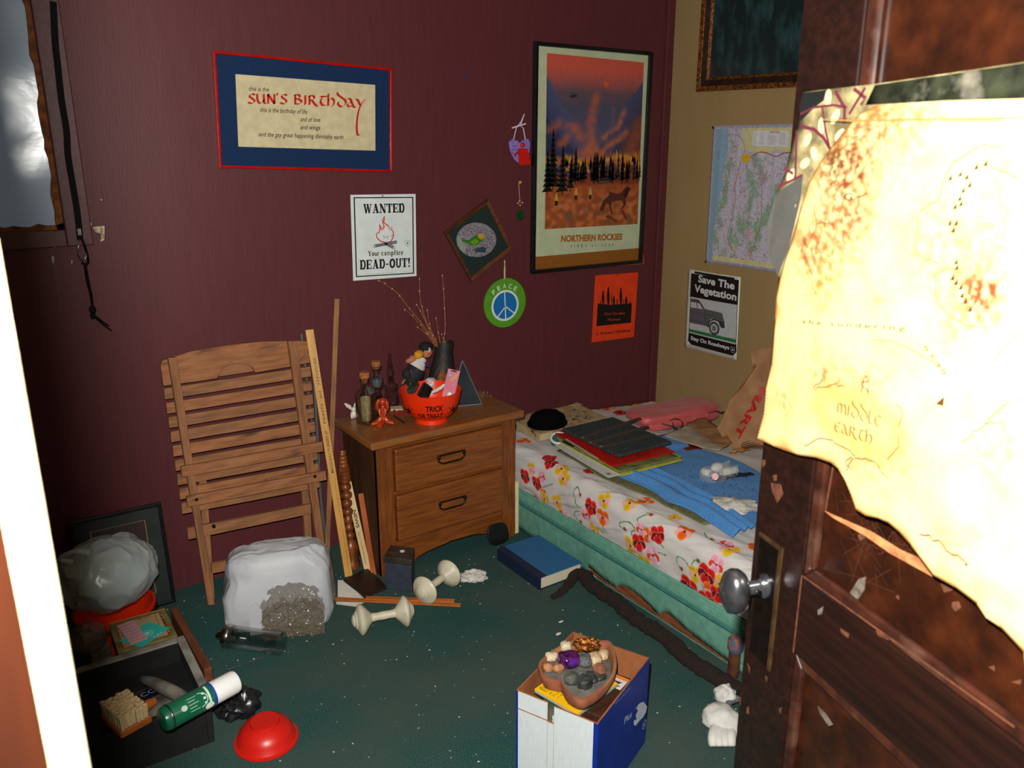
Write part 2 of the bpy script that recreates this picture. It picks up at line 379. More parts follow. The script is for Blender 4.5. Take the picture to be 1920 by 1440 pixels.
# broad-pen uncial letters: width, strokes
UNC = {'S': (.85, [[(.78, .86), (.55, 1), (.28, .88), (.3, .66), (.62, .42), (.68, .16), (.4, 0), (.05, .14)]]),
 'U': (.95, [[(.1, 1), (.1, .35), (.28, .04), (.55, .12), (.74, .45)], [(.76, 1), (.74, .12), (.92, .02)]]),
 'N': (.95, [[(.12, 0), (.16, 1)], [(.16, 1), (.74, 0)], [(.76, 0), (.8, 1)]]), "'": (.22, [[(.12, 1.12), (.06, .86)]]),
 'B': (.85, [[(.12, 0), (.14, .98)], [(.02, .92), (.42, 1), (.58, .8), (.4, .57), (.16, .55)], [(.4, .57), (.7, .34), (.54, .05), (.1, .02)]]),
 'I': (.36, [[(.14, 0), (.16, 1)]]),
 'R': (.95, [[(.12, 0), (.14, .98)], [(.02, .92), (.45, 1), (.6, .78), (.44, .56), (.16, .5)], [(.36, .5), (.78, -.06), (1.05, .06)]]),
 'T': (.72, [[(0, .88), (.2, .98), (.78, 1)], [(.36, .98), (.16, .42), (.36, .05), (.72, .1)]]),
 'H': (.85, [[(.14, 1.3), (.1, 0)], [(.1, .5), (.42, .88), (.68, .6), (.62, .2), (.4, -.12)]]),
 'D': (.95, [[(.12, 1.55), (.16, 1.3), (.45, 1.05), (.86, .72), (.9, .36), (.55, 0), (.2, .18), (.18, .5), (.44, .72)]]),
 'A': (.85, [[(.05, .9), (.36, .9), (.66, .12), (.88, .02)], [(.52, .58), (.16, .42), (.12, .12), (.5, .12)]]),
 'Y': (.9, [[(0, .94), (.2, .84), (.42, .3)], [(.95, 1), (.62, .55), (.46, .25), (.2, -.6), (.08, -1.5), (.04, -2.4), (.1, -2.95), (.28, -3.05)]]), ' ': (.5, []),
 'M': (1.15, [[(.1, 0), (.06, .6), (.25, .95), (.5, .7), (.52, 0)], [(.52, .7), (.75, .95), (1.0, .7), (1.02, .1), (1.15, 0)]]), 'L': (.6, [[(.14, 1.2), (.1, .3), (.22, .02), (.6, .06)]]),
 'E': (.75, [[(.68, .85), (.4, 1), (.12, .7), (.1, .3), (.36, 0), (.72, .12)], [(.12, .52), (.55, .55)]])}
def uncial(P, body, a, b, hh, colr, nw=.27):
    a = Vector(a); b = Vector(b); tot = sum(UNC[c][0]+.06 for c in body); k = (b-a).length/tot; d = (b-a).normalized(); nn = Vector((-d.y, d.x)); x = 0
    for c in body:
        for s_ in UNC[c][1]:
            pts = [a+d*((x+p[0])*k)+nn*(p[1]*hh) for p in smooth_path(s_, 5)]
            P.nib([tuple(p) for p in pts], nw*(k+hh)/2, math.radians(32), colr, 1)
        x += UNC[c][0]+.06
# ------------------------------------------------------------------ materials of the place
m_maroon = mat('maroon_paint', (88, 40, 44), .5, c2=(83, 37, 41), scale=10, stretch=(5, 5, .6), bump=.12, bscale=40, spec=.35)
m_khaki = mat('khaki_paint', (148, 124, 83), .6, c2=(143, 119, 79), scale=6, stretch=(1, 2, .7), bump=.12, bscale=30, spec=.3)
m_ceil = mat('ceiling_paint', (150, 140, 120), .8, c2=(135, 126, 108), scale=6)
m_carpet = mat('green_carpet', (60, 100, 96), .95, c2=(28, 60, 58), scale=260, bump=1.0, bscale=420, spec=.05, c3=(74, 88, 80), s3=2.5, l3=(.35, .7))
m_casing = mat('maroon_casing_paint', (88, 42, 46), .45, c2=(78, 36, 40), scale=20, stretch=(3, 3, .6), c3=(64, 36, 34), s3=16, l3=(.66, .76), bump=.15)
m_rust = mat('rusty_putty', (150, 86, 30), .8, c2=(96, 50, 18), scale=40, bump=.6)
m_pane = film('filmed_window_glass', (150, 168, 182), .12, .19, .30, 8.0)
m_crack = mat('bare_plaster', (214, 204, 178), .9, c2=(150, 120, 92), scale=120)
m_dwood = mat('dark_varnished_wood', (33, 15, 9), .34, c2=(22, 9, 6), scale=10, stretch=(9, 9, .8), bump=.12, bscale=20, c3=(12, 6, 4), s3=3, l3=(.45, .8), coat=.15)
m_dwoodh = mat('dark_varnished_rail', (33, 15, 9), .34, c2=(22, 9, 6), scale=10, stretch=(.8, 9, 9), bump=.12, bscale=20, c3=(12, 6, 4), s3=3, l3=(.45, .8), coat=.15)
m_panel = mat('worn_door_panel', (52, 22, 8), .3, c2=(32, 12, 5), scale=5, stretch=(5, 5, .7), bump=.1, c3=(17, 7, 4), s3=3, l3=(.42, .75), coat=.2)
m_bead = mat('worn_bead_moulding', (58, 28, 18), .35, c2=(34, 15, 9), scale=14, stretch=(2,2,2), c3=(72, 50, 38), s3=9, l3=(.55, .75), coat=.3)
m_jamb = mat('brown_jamb_wood', (24, 6, 1), .9, spec=.02, c2=(13, 3, 1), scale=8, stretch=(5, 5, .5), bump=.1)
m_cream = mat('cream_trim_paint', (226, 214, 170), .5, c2=(200, 184, 132), scale=30)
m_steel = mat('worn_steel', (150, 150, 152), .24, 1.0, c2=(110, 110, 114), scale=30)
m_brass = mat('tarnished_brass', (70, 50, 28), .4, .3, c2=(44, 30, 16), scale=40)
m_dark = mat('dark_iron', (26, 18, 13), .4, .6, c2=(14, 10, 8), scale=40)
m_paper = mat('white_paper', (226, 224, 214), .6, c2=(212, 210, 198), scale=30, spec=.3)
m_black = mat('black_lacquer', (14, 13, 15), .3, c2=(22, 20, 22), scale=30)
m_redf = mat('red_lacquer', (178, 18, 10), .22, c2=(160, 14, 8), scale=30, coat=.3)
m_bluemat = mat('navy_mat_board', (26, 52, 92), .8, c2=(20, 44, 80), scale=300, spec=.2)
m_creamp = mat('cream_card', (222, 208, 168), .7, c2=(208, 194, 152), scale=40, spec=.2)
m_glaze = film('picture_glazing', (2, 2, 2), .95, .03, 0.0); 
m_walnut = mat('walnut_moulding', (98, 56, 30), .4, c2=(66, 34, 18), scale=14, stretch=(1, 8, 8), coat=.15)
m_gold = mat('antique_gilt', (150, 92, 38), .35, .5, c2=(64, 34, 14), scale=90, bump=.6, bscale=140)
m_brownf = mat('dark_brown_moulding', (48, 30, 20), .4, c2=(28, 17, 12), scale=30)

# ------------------------------------------------------------------ room shell
def S(name, boxes, m, bevel=0):
    b = MB()
    for q in boxes: b.box(*q)
    return struct(b.build(name, m, bevel=bevel))
x1, zb = WB.pix(121, 430); x2, zb2 = WB.pix(174, 458)
WX0, WX1, WZ0, WZ1 = -.34, x1, zb, 2.13
S('floor', [(-1.1, -1.3, -.06, XW+.1, YW+.1, 0)], m_carpet)
S('ceiling', [(-1.1, -1.3, 2.42, XW+.1, YW+.1, 2.5)], m_ceil)
wb = S('wall_back', [(-1.1, YW, 0, WX0, YW+.1, 2.42), (WX1, YW, 0, XW+.1, YW+.1, 2.42), (WX0, YW, 0, WX1, YW+.1, WZ0), (WX0, YW, WZ1, WX1, YW+.1, 2.42)], m_maroon)
S('wall_right', [(XW, -1.3, 0, XW+.1, YW, 2.42)], m_khaki)
S('wall_left', [(-1.1, -1.3, 0, -1.0, YW, 2.42)], m_maroon)
S('wall_front', [(.80, -.10, 0, XW, .02, 2.42), (-.0, -.10, 2.06, .80, .02, 2.42)], m_khaki)
S('wall_return', [(-1.0, .25, 0, -.105, .31, 2.42)], m_khaki)
S('wall_hall', [(-1.0, -1.3, 0, XW, -1.2, 2.42)], m_khaki)
# corner strip between maroon and khaki wall
S('trim_1', [(XW-.045, YW-.014, 0, XW, YW, 2.42)], m_maroon, .004)
# left door post right beside the camera
jr = struct(thing('trim_2', None, None, loc=(0, .24, 0)))
MB().box(-.105, 0, 0, .0026, .075, 2.42).build('post', m_jamb, jr, bevel=.002)
MB().box(.0026, 0, 0, .0118, .075, 2.42).build('edge_strip', m_cream, jr, bevel=.002)
# wear on the back wall beside the window
for pts in (((440, 900), (470, 895), (495, 893), (494, 960), (475, 968), (480, 930), (455, 925)), ((245, 1035), (255, 1040), (256, 1072), (247, 1070)),
            ((195, 990), (245, 978), (300, 980), (268, 992), (262, 998), (230, 990)), ((338, 1055), (343, 1057), (342, 1074), (338, 1072)), ((470, 768), (485, 766), (483, 775)), ((425, 875), (432, 878), (434, 895), (428, 893))):
    MB().prism([WB.pix(*A1(*p)) for p in pts], -.0, .0012).build('paint_chip', m_crack, wb, fr=None).matrix_world = WB.M
MB().prism([WB.pix(*A1(*p)) for p in ((247, 1000), (251, 1000), (275, 1180), (300, 1340), (296, 1340), (271, 1180))], 0, .0008).build('crack', m_casing, wb).matrix_world = WB.M
# window
wn = struct(thing('window_1', None, None, fr=WB))
cas = x2-x1
for q in ((WX1, zb2, 0, x2, WZ1+.08, .02), (WX0-cas, zb2, 0, WX0, WZ1+.08, .02), (WX0, zb2, 0, WX1, zb, .02), (WX0, WZ1, 0, WX1, WZ1+.08, .02)):
    MB().box(*q).build('casing_board', m_casing, wn, bevel=.003)
for side in range(2):
    random.seed(4+side)
    if side == 0:
        e = [(WX1, WZ0+(WZ1-WZ0)*i/30) for i in range(31)]; k = [(WX1-.016+random.uniform(-.006, .005), z) for _, z in e]
    else:
        e = [(WX0+(WX1-WX0)*i/30, WZ0) for i in range(31)]; k = [(x, WZ0+.014+random.uniform(-.004, .006)) for x, _ in e]
    MB().prism(e+k[::-1], -.028, -.006).build('putty', m_rust, wn)
MB().grid(lambda a, b: (WX0-.01+(WX1-WX0+.01)*a, WZ0+(WZ1-WZ0)*b, -.078+.056*a+.0022*nz3(a*5, b*6, 3)), 50, 50).build('pane', m_pane, wn, smooth=180)

# ------------------------------------------------------------------ door (swung into the room, free edge away from the camera)
TD = math.radians(17); PE = FL(1405, 1105, .95)
DO = Fr((PE.x, PE.y, 0), (-math.sin(TD), -math.cos(TD), 0), (0, 0, 1))
dr = struct(thing('door_1', None, None, fr=DO))
DW, DH, ST = .735, 2.02, .112
rails = [(0.012, .22), (.915, 1.033), (1.90, DH)]
MB().box(0, .012, -.036, ST, DH, 0).build('stile', m_dwood, dr, bevel=.002)
MB().box(DW-ST, .012, -.036, DW, DH, 0).build('stile', m_dwood, dr, bevel=.002)
for a, b in rails: MB().box(ST, a, -.036, DW-ST, b, 0).build('rail', m_dwoodh, dr, bevel=.0015)
for a, b in ((.22, .915), (1.033, 1.90)):
    MB().box(ST-.002, a-.002, -.028, DW-ST+.002, b+.002, -.013).build('panel', m_panel, dr)
    # bead mouldings round the panel
    k = .018
    for pts in (((ST, a), (ST+k, a+k), (ST+k, b-k), (ST, b)), ((DW-ST, a), (DW-ST-k, a+k), (DW-ST-k, b-k), (DW-ST, b)),
                ((ST, a), (DW-ST, a), (DW-ST-k, a+k), (ST+k, a+k)), ((ST, b), (DW-ST, b), (DW-ST-k, b-k), (ST+k, b-k))):
        MB().prism(list(pts), -.013, -.003).build('bead', m_bead, dr, bevel=.003)
# lock plate with raised rim, knob, bare scars
px0, pz0 = DO.pix(*A8(190, 1150)); px1, pz1 = DO.pix(*A8(282, 700))
pl = MB().box(.016, pz0, 0, .064, pz1, .002).build('lock_plate', m_dark, dr, bevel=.001)
MB().box(.064, pz0, 0, .071, pz1, .0045).box(.016, pz1-.006, 0, .071, pz1, .0045).build('plate_rim', m_brass, pl, bevel=.001)
m_knob = mat('polished_knob', (150, 150, 154), .2, .92, c2=(96, 96, 100), scale=30)
kx, kz = DO.pix(*A8(195, 862), .012)
kb = MB().lathe([(.0165, .002), (.0165, .006), (.011, .010), (.0095, .016), (.0095, .034), (.015, .036), (.024, .040), (.029, .047), (.0305, .055), (.028, .063), (.019, .069), (.008, .071), (.0, .071)], 32, Matrix.Translation((.040, kz, 0)), sx=.82, sy=1.15).build('knob', m_knob, dr, smooth=50)
MB().lathe([(.004, .0), (.004, .0035), (.0, .0035)], 12, Matrix.Translation((.052, kz, .022)) @ Matrix.Rotation(math.pi/2, 4, 'Y')).build('set_screw', m_steel, kb, smooth=40)
m_scar = mat('bare_wood_scar', (86, 45, 20), .8, c2=(56, 27, 11), scale=90)
m_scar3 = mat('cream_gouge', (166, 112, 68), .8, c2=(120, 70, 36), scale=60)
m_scar2 = mat('pale_sticker_scrap', (104, 96, 84), .6, c2=(66, 58, 50), scale=90)
random.seed(11)
for pts in (((225, 435), (262, 440), (272, 480), (250, 515), (230, 470)), ((232, 405), (246, 402), (246, 425), (236, 428)), ((190, 345), (200, 342), (203, 360), (193, 372)),
            ((180, 990), (192, 985), (195, 1030), (183, 1040)), ((130, 1150), (142, 1170), (138, 1190)), ((128, 1325), (136, 1322), (136, 1352), (127, 1350)), ((200, 1200), (212, 1205), (206, 1225)), ((150, 1100), (158, 1096), (158, 1112)),
            ((95, 1290), (104, 1285), (104, 1320)), ((255, 1330), (268, 1325), (262, 1350))):
    MB().prism([DO.pix(*A8(*p)) for p in pts], 0, .0008).build('scar', m_scar, dr)
for pts in (((500, 1012), (535, 1035), (530, 1050), (505, 1030)), ((410, 1320), (440, 1350), (470, 1395), (455, 1400), (420, 1350)), ((410, 940), (432, 925), (425, 955), (412, 960)), ((640, 1020), (700, 1050), (690, 1060), (650, 1040))):
    MB().prism([DO.pix(*A8(*p)) for p in pts], 0, .0008).build('scar', m_scar2 if pts[0][0] in (410,) else m_scar, dr)
for pts in (((438, 545), (470, 560), (620, 625), (740, 700), (830, 740), (890, 805), (870, 808), (800, 770), (700, 715), (600, 645), (470, 572)), ((570, 640), (590, 635), (598, 655), (580, 665)),
            ((945, 908), (968, 905), (978, 930), (960, 945), (945, 930)), ((900, 835), (940, 830), (950, 860), (915, 870)), ((540, 870), (575, 815), (600, 808), (595, 860), (565, 905), (545, 905)), ((720, 885), (730, 880), (732, 897)), ((1090, 1165), (1110, 1160), (1112, 1180)), ((1180, 1225), (1220, 1215), (1215, 1235))):
    MB().prism([DO.pix(*A8(*p), -.013) for p in pts], -.0132, -.0118).build('scar', m_scar2 if pts[0][0] == 540 else m_scar3 if pts[0][0] == 438 else m_scar, dr)
for p0, p1, n_, wd_ in (((346, 802), (312, 1108), .0002, .0011), ((352, 806), (1190, 1404), .0002, .0012), ((470, 372), (440, 545), -.0128, .0012)):
    a_, b_ = Vector(DO.pix(*A8(*p0), n_)), Vector(DO.pix(*A8(*p1), n_)); d_ = (b_-a_).normalized(); e_ = Vector((-d_.y, d_.x))*wd_
    MB().prism([tuple(a_-e_), tuple(b_-e_), tuple(b_+e_), tuple(a_+e_)], n_-.0003, n_+.0006).build('worn_edge', m_scar, dr)
# fine scratches fanning over the upper panel
sc = MB(); random.seed(5)
for i in range(70):
    c = Vector(DO.pix(*A8(640+random.gauss(0, 70), 650+random.gauss(0, 90)), -.013)); a = random.choice((.4, .8, 1.3, 1.9, 2.5))+random.gauss(0, .12); l = random.uniform(.006, .03)
    d = Vector((math.cos(a), math.sin(a)))*l; n2 = Vector((-d.y, d.x)).normalized()*.00028
    q = [c-d-n2, c+d-n2, c+d+n2, c-d+n2]
    if all(ST+.02 < p.x < DW-ST-.02 and 1.055 < p.y < 1.88 for p in q): sc.add([(p.x, p.y, -.0122) for p in q], [(0, 1, 2, 3)])
sc.build('scratches', mat('scratch', (62, 29, 12), .6), dr)['kind'] = 'stuff'

# posters pinned on the door: an older photo sheet and a parchment-style map over it
def sheet_poly(pts, name, m, parent, mapfn, maxlen=.04):
    bm = bmesh.new(); f = bm.faces.new([bm.verts.new((p[0], p[1], 0)) for p in pts]); f.normal_update()
    bmesh.ops.triangulate(bm, faces=[f])
    for _ in range(9):
        es = [e for e in bm.edges if e.calc_length() > maxlen]
        if not es: break
        bmesh.ops.subdivide_edges(bm, edges=es, cuts=1, use_grid_fill=True); bmesh.ops.triangulate(bm, faces=bm.faces[:])
    b = MB(); b.v = [tuple(mapfn(*v.co)) for v in bm.verts]; bm.verts.index_update(); b.f = [tuple(v.index for v in fc.verts) for fc in bm.faces]; bm.free()
    return b.build(name, m, parent, smooth=60, solid=.0006)
def curlA(x, y, z): return (x, y, .008+z+max(0, .03-x)**2*3.0)
def curlB(x, y, z): return (x, y, .022+z+max(0, .03-x)**2*4.5+.0012*math.sin(9*x+4*y))
D = lambda c, x, y, n=.022: DO.pix(*c(x, y), n)
ph = thing('photo_poster', 'torn nature photo sheet with purple branches showing behind the parchment map', 'poster', fr=DO)
m_photo = mat('faded_photo_sheet', (150, 138, 96), .4, c2=(84, 76, 52), scale=35, c3=(190, 180, 140), s3=18)
tl = [(245, 235), (560, 200), (870, 155), (1189, 108)]
phl = [D(A7, *p, .006) for p in tl]+[(.62, phl_) for phl_ in (1.69,)]
rgt = D(A7, 1189, 300, .006)
left = [(1189, 420), (600, 500), (300, 900), (145, 1030), (112, 940), (110, 800), (140, 680), (175, 580), (215, 400)]
ppts = [D(A7, *p, .006) for p in tl]+[(.60, 1.69), (.60, 1.55)]+[D(A7, *p, .006) for p in left]
sheet_poly(ppts, 'sheet', m_photo, ph, curlA)
P = Print()
dk = [D(A7, *p, .006) for p in ((560, 205), (870, 160), (1189, 112))]+[(.595, 1.685), (.595, 1.60)]+[D(A7, *p, .006) for p in ((1189, 262), (870, 270), (520, 290))]
sheet_poly(dk, 'dark_photo', mat('dark_undergrowth_photo', (18, 20, 14), .35, c2=(44, 48, 34), scale=40, c3=(110, 104, 92), s3=16, l3=(.58, .72)), ph, lambda x, y, z: tuple(Vector(curlA(x, y, z))+Vector((0, 0, .001))))
P.poly([D(A7, *p, .006) for p in ((145, 670), (250, 590), (240, 690), (190, 900), (145, 1020), (112, 940), (112, 800))], (66, 66, 62), 1)
P.poly([D(A7, *p, .006) for p in ((170, 715), (225, 715), (200, 780), (140, 760))], (120, 116, 90), 2)
P.poly([D(A7, *p, .006) for p in ((250, 240), (350, 225), (340, 270), (300, 300), (240, 360), (235, 300))], (24, 26, 26), 1)
for pts, w in (([(240, 380), (300, 395), (340, 430), (370, 480)], 16), ([(225, 400), (222, 500), (218, 600)], 15), ([(335, 300), (345, 380), (365, 470)], 12), ([(150, 640), (210, 610), (250, 590)], 12), ([(390, 230), (430, 300), (430, 370)], 18), ([(175, 560), (210, 585)], 14), ([(240, 330), (300, 300), (380, 290), (440, 300)], 10), ([(470, 220), (520, 260), (500, 290)], 16), ([(520, 215), (450, 330)], 14)):
    P.stroke([D(A7, *p, .006) for p in pts], w*.00026, (86, 34, 48), 3)
for cx, cy in ((270, 440), (330, 380), (300, 500), (390, 340), (200, 590), (260, 540), (360, 260), (410, 420)):
    q = D(A7, cx, cy, .006); P.ell(q[0], q[1], .006, .010, (196, 184, 130), 2, 8, random.uniform(0, 3))
P.build("print", ph, curlA, PRINTG, base=.0009)

pm = thing('parchment_map_poster', 'large curling parchment map with burnt torn edge pinned over the door', 'poster', fr=DO)
m_parch = mat('parchment_paper', (206, 180, 122), .7, c2=(180, 146, 88), scale=9, c3=(120, 76, 36), s3=6, l3=(.56, .80), spec=.2)
lb = [D(A7, *p) for p in ((1189, 262), (870, 272), (560, 290), (490, 330), (430, 390), (330, 520), (270, 620), (235, 730), (200, 850), (165, 950), (145, 1020), (125, 1120), (120, 1210), (103, 1400))]
bb_ = [D(A8, *p) for p in ((200, 60), (190, 160), (165, 260), (230, 290), (330, 325), (400, 335), (460, 355), (490, 380), (515, 420), (540, 480), (560, 540), (600, 565), (650, 575), (690, 592), (735, 630), (780, 680), (830, 745), (870, 800), (960, 850), (1040, 910), (1080, 970), (1140, 1010), (1228, 1105))]
mp_pts = lb+bb_+[(.52, .97), (.60, .99), (.60, 1.61)]
PARCH = colmat('parchment_print', .7, .2, vary=.25, vscale=22)
def dye(o, inv, fn):
    me = o.data; co = np.zeros(len(me.vertices)*3, dtype=np.float32); me.vertices.foreach_get('co', co); co = co.reshape(-1, 3); c = fn(co[:, 0].astype(float), co[:, 1].astype(float))
    ca = me.color_attributes.new('Col', 'FLOAT_COLOR', 'POINT'); buf = np.ones((len(co), 4), dtype=np.float32); buf[:, :3] = np.clip(c, 0, 1); ca.data.foreach_set('color', buf.ravel())
ps = sheet_poly(mp_pts, 'sheet', PARCH, pm, curlB, .0055)
def parch(X, Y):
    n1 = nfield(X*30, Y*30, 1.0); n2 = nfield(X*110, Y*110, 3.0); n3 = nfield(X*260, Y*260, 6.0); C = np.tile(np.array(lin((204, 178, 120))), (len(X), 1))
    def mix(c, a):
        nonlocal C
        a = np.clip(a, 0, 1)[:, None]; C = C*(1-a)+np.array(lin(c))*a
    def spot(c, x, y, r, col_, k, th=0.0):
        q = D(c, x, y); d = np.hypot(X-q[0], Y-q[1])/(r*.00052); g = np.exp(-d*d); mix(col_, k*g*np.clip(.55+1.1*n2+.7*n3-th, 0, 1.3))
    mix((150, 110, 56), np.clip(n1*.9-.15, 0, .5)*.6)
    for a in ((430, 540, 95, (92, 38, 14), 1.2), (360, 500, 60, (60, 26, 10), 1.2), (540, 320, 110, (110, 58, 26), .9), (700, 320, 80, (130, 80, 38), .6), (430, 800, 75, (116, 52, 22), 1.0), (270, 920, 55, (104, 46, 18), 1.1), (330, 880, 80, (130, 72, 30), .8), (320, 1060, 55, (150, 100, 36), .8), (800, 860, 80, (140, 92, 40), .55), (1000, 1100, 42, (120, 14, 6), 1.5), (980, 1090, 80, (130, 60, 30), .5), (1100, 830, 50, (150, 104, 50), .5), (560, 1130, 30, (130, 80, 36), .6), (1060, 560, 60, (150, 104, 50), .4), (900, 1200, 60, (150, 100, 50), .5)): spot(A7, *a)
    for a in ((450, 40, 70, (120, 60, 24), .7), (600, 60, 60, (130, 80, 30), .6), (270, 130, 50, (140, 88, 34), .6), (1150, 300, 60, (150, 104, 50), .5), (920, 700, 60, (140, 90, 40), .4), (690, 330, 70, (150, 96, 36), .6), (560, 330, 60, (140, 86, 30), .5)): spot(A8, *a)
    d = polydist(X, Y, lb[2:]+bb_); mix((70, 34, 10), np.clip(.0035*(1+.8*n1)-d, 0, .004)/.0025); mix((150, 96, 40), np.clip((.016+.012*n1-d)/.03, 0, 1))
    q = [D(A8, 470, 150), D(A8, 560, 190), D(A8, 670, 240)]; dd = polydist(X, Y, q); mix((182, 140, 62), np.exp(-(dd/.034)**4)*.95); mix((204, 176, 112), np.exp(-(dd/.020)**2)*.7)
    q = [D(A7, 335, 362), D(A7, 700, 352), D(A7, 1189, 345)]; mix((140, 96, 46), (polydist(X, Y, q) < .0012)*.8)
    return C
dye(ps, None, parch)
P = Print(); ink = (54, 34, 16); random.seed(3)
def wig(pts, colr, w, c=A7, jit=7, n=5):
    q = smooth_path(pts, n); P.stroke([D(c, p[0]+random.uniform(-jit, jit), p[1]+random.uniform(-jit, jit)) for p in q], w, colr, 2)
# generic coast and river lines, ridges of little peaks
wig([(290, 640), (300, 800), (250, 940), (300, 1100)], (120, 74, 34), .001); wig([(750, 740), (830, 690), (870, 560), (1000, 470), (1110, 470)], (112, 76, 36), .001); wig([(740, 760), (740, 930), (830, 960)], (124, 84, 40), .001)
wig([(800, 1030), (860, 990), (920, 1010)], (112, 76, 36), .001); wig([(810, 1010), (830, 1130), (900, 1210), (1010, 1250)], (120, 80, 38), .001); wig([(1060, 560), (1160, 600)], (124, 84, 40), .001); wig([(330, 355), (700, 355), (1180, 345)], (140, 100, 52), .0012, jit=3)
wig([(560, 1290), (680, 1320), (840, 1420)], (140, 100, 52), .001); wig([(1180, 1250), (1060, 1390)], (140, 100, 52), .0008)
for x, y in ((1030, 540), (990, 555), (950, 598), (922, 585), (880, 602), (962, 632), (935, 655), (920, 690), (900, 725), (925, 712), (878, 795), (905, 795), (893, 825), (905, 962), (908, 985), (890, 1030), (905, 1050), (925, 1070), (930, 1105), (945, 1130), (965, 1165)):
    q = D(A7, x, y); P.poly([(q[0]-.0026, q[1]-.003), (q[0]+.0026, q[1]-.002), (q[0]+.0016, q[1]+.004)], (48, 36, 20), 3)
P.text('the sundering', D(A7, 245, 1228), D(A7, 690, 1258), .006, ink, 3, shear=.15, space=1.5)
for k, (x, y) in enumerate(((775, 1330), (805, 1365), (828, 1400), (850, 1430))): P.text('seas'[k], D(A7, x-8, y+10), D(A7, x+12, y+16), .008, ink, 3)
# cartouche with the title
cart = [(390, 70), (480, 95), (560, 85), (640, 100), (735, 150), (748, 190), (720, 270), (690, 360), (600, 350), (530, 300), (400, 260), (388, 180), (410, 120)]
uncial(P, 'MIDDLE', D(A8, 490, 152), D(A8, 668, 214), .0125, (60, 34, 12), .15); uncial(P, 'EARTH', D(A8, 478, 228), D(A8, 636, 284), .0125, (60, 34, 12), .15)
for pts in ([(590, 80), (605, 5), (620, 75), (590, 40), (622, 30)], [(530, 385), (550, 335), (525, 350), (545, 380)], [(360, 285), (420, 262), (500, 280), (560, 330)], [(560, 335), (640, 350), (680, 410)], [(690, 340), (735, 290), (740, 240)], [(730, 120), (755, 160), (735, 210)]): wig(pts, (70, 42, 16), .0012, A8, 5)
wig([(430, 20), (400, 60), (460, 45), (520, 50)], (90, 40, 20), .001, A8); wig([(830, 640), (870, 650), (930, 700), (980, 730), (1010, 760)], (76, 36, 12), .0018, A8, 8); wig([(980, 280), (1060, 220), (1120, 160), (1180, 100)], (70, 44, 18), .001, A8, 10); wig([(1080, 200), (1150, 190)], (70, 44, 18), .001, A8, 8)
P.poly([D(A8, *p) for p in ((885, 120), (920, 90), (915, 130))], (70, 44, 18), 2); wig([(1060, 530), (1140, 580)], (206, 178, 112), .0012, A8); pass
P.text('G', D(A7, 425, 695), D(A7, 460, 700), .008, ink, 3); wig([(465, 690), (500, 680), (525, 670)], ink, .001); wig([(300, 800), (340, 795), (375, 803)], ink, .0007, jit=4); wig([(325, 750), (345, 755)], ink, .0007, jit=3)
P.build("print", pm, curlB, base=.0009)
# ------------------------------------------------------------------ things on the walls
def ring(w, h, b, z0, z1, zi=None):
    """picture-frame moulding: four mitred sides in one mesh; zi = height at the inner edge"""
    zi = z1 if zi is None else zi; q = MB()
    o = [(0, 0), (w, 0), (w, h), (0, h)]; i = [(b, b), (w-b, b), (w-b, h-b), (b, h-b)]
    for k in range(4):
        l = (k+1) % 4
        vs_ = [(*o[k], z0), (*o[l], z0), (*i[l], z0), (*i[k], z0), (*o[k], z1), (*o[l], z1), (*i[l], zi), (*i[k], zi)]
        q.add(vs_, [(3, 2, 1, 0), (4, 5, 6, 7), (0, 1, 5, 4), (1, 2, 6, 5), (2, 3, 7, 6), (3, 0, 4, 7)])
    return q
def slabm(w, h, z0, z1, x0=0, y0=0): return MB().box(x0, y0, z0, w, h, z1)

# red-framed calligraphy
fr, w, h = WB.quad([(401, 97), (737, 126), (735, 320), (410, 318)], .018)
Lp = lambda c, x, y: fr.pix(*c(x, y), -.006)
fr = fr.sub(0, 0, -.017)
t = thing('framed_calligraphy', 'red framed calligraphy print with navy mat on the maroon wall', 'picture', fr=fr)
ring(w, h, .009, 0, .018).build('frame', m_redf, t, bevel=.002)
slabm(w-.004, h-.004, .001, .006, .004, .004).build('mat_board', m_bluemat, t)
Lp = lambda c, x, y: fr.pix(*c(x, y), .0075)
q = [Lp(A2, *p) for p in ((295, 283), (1553, 380), (1555, 972), (322, 936))]
MB().prism(q, .006, .0072).build('paper', m_creamp, t)
P = Print(); R_ = (206, 34, 14); K_ = (34, 28, 26)
uncial(P, "SUN'S", Lp(A2, 405, 548), Lp(A2, 775, 552), .0315, R_); uncial(P, 'BIRTHDAY', Lp(A2, 822, 552), Lp(A2, 1465, 590), .0315, R_)
for s_, a, b, hh in (('this is the', (418, 432), (598, 440), 40), ('this is the birthday of life', (518, 622), (942, 642), 42), ('and of love', (882, 708), (1060, 714), 42), ('and wings', (878, 780), (1060, 784), 42), ('and the gay great happening illimitably earth', (505, 842), (1268, 870), 42)):
    u0 = Lp(A2, *a); u1 = Lp(A2, a[0], a[1]-hh); P.text(s_, u0, Lp(A2, *b), u1[1]-u0[1], K_, 1, shear=.28, bold=.008)
P.stroke([Lp(A2, 1268, 872), Lp(A2, 1330, 874)], .0006, K_, 1); P.text('e e cummings', Lp(A2, 1220, 894), Lp(A2, 1322, 898), .0022, (90, 80, 70), 1)
P.build('print', t, base=.0074)
slabm(w-.009, h-.009, .0125, .0130, .009, .009).build('glazing', m_glaze, t)

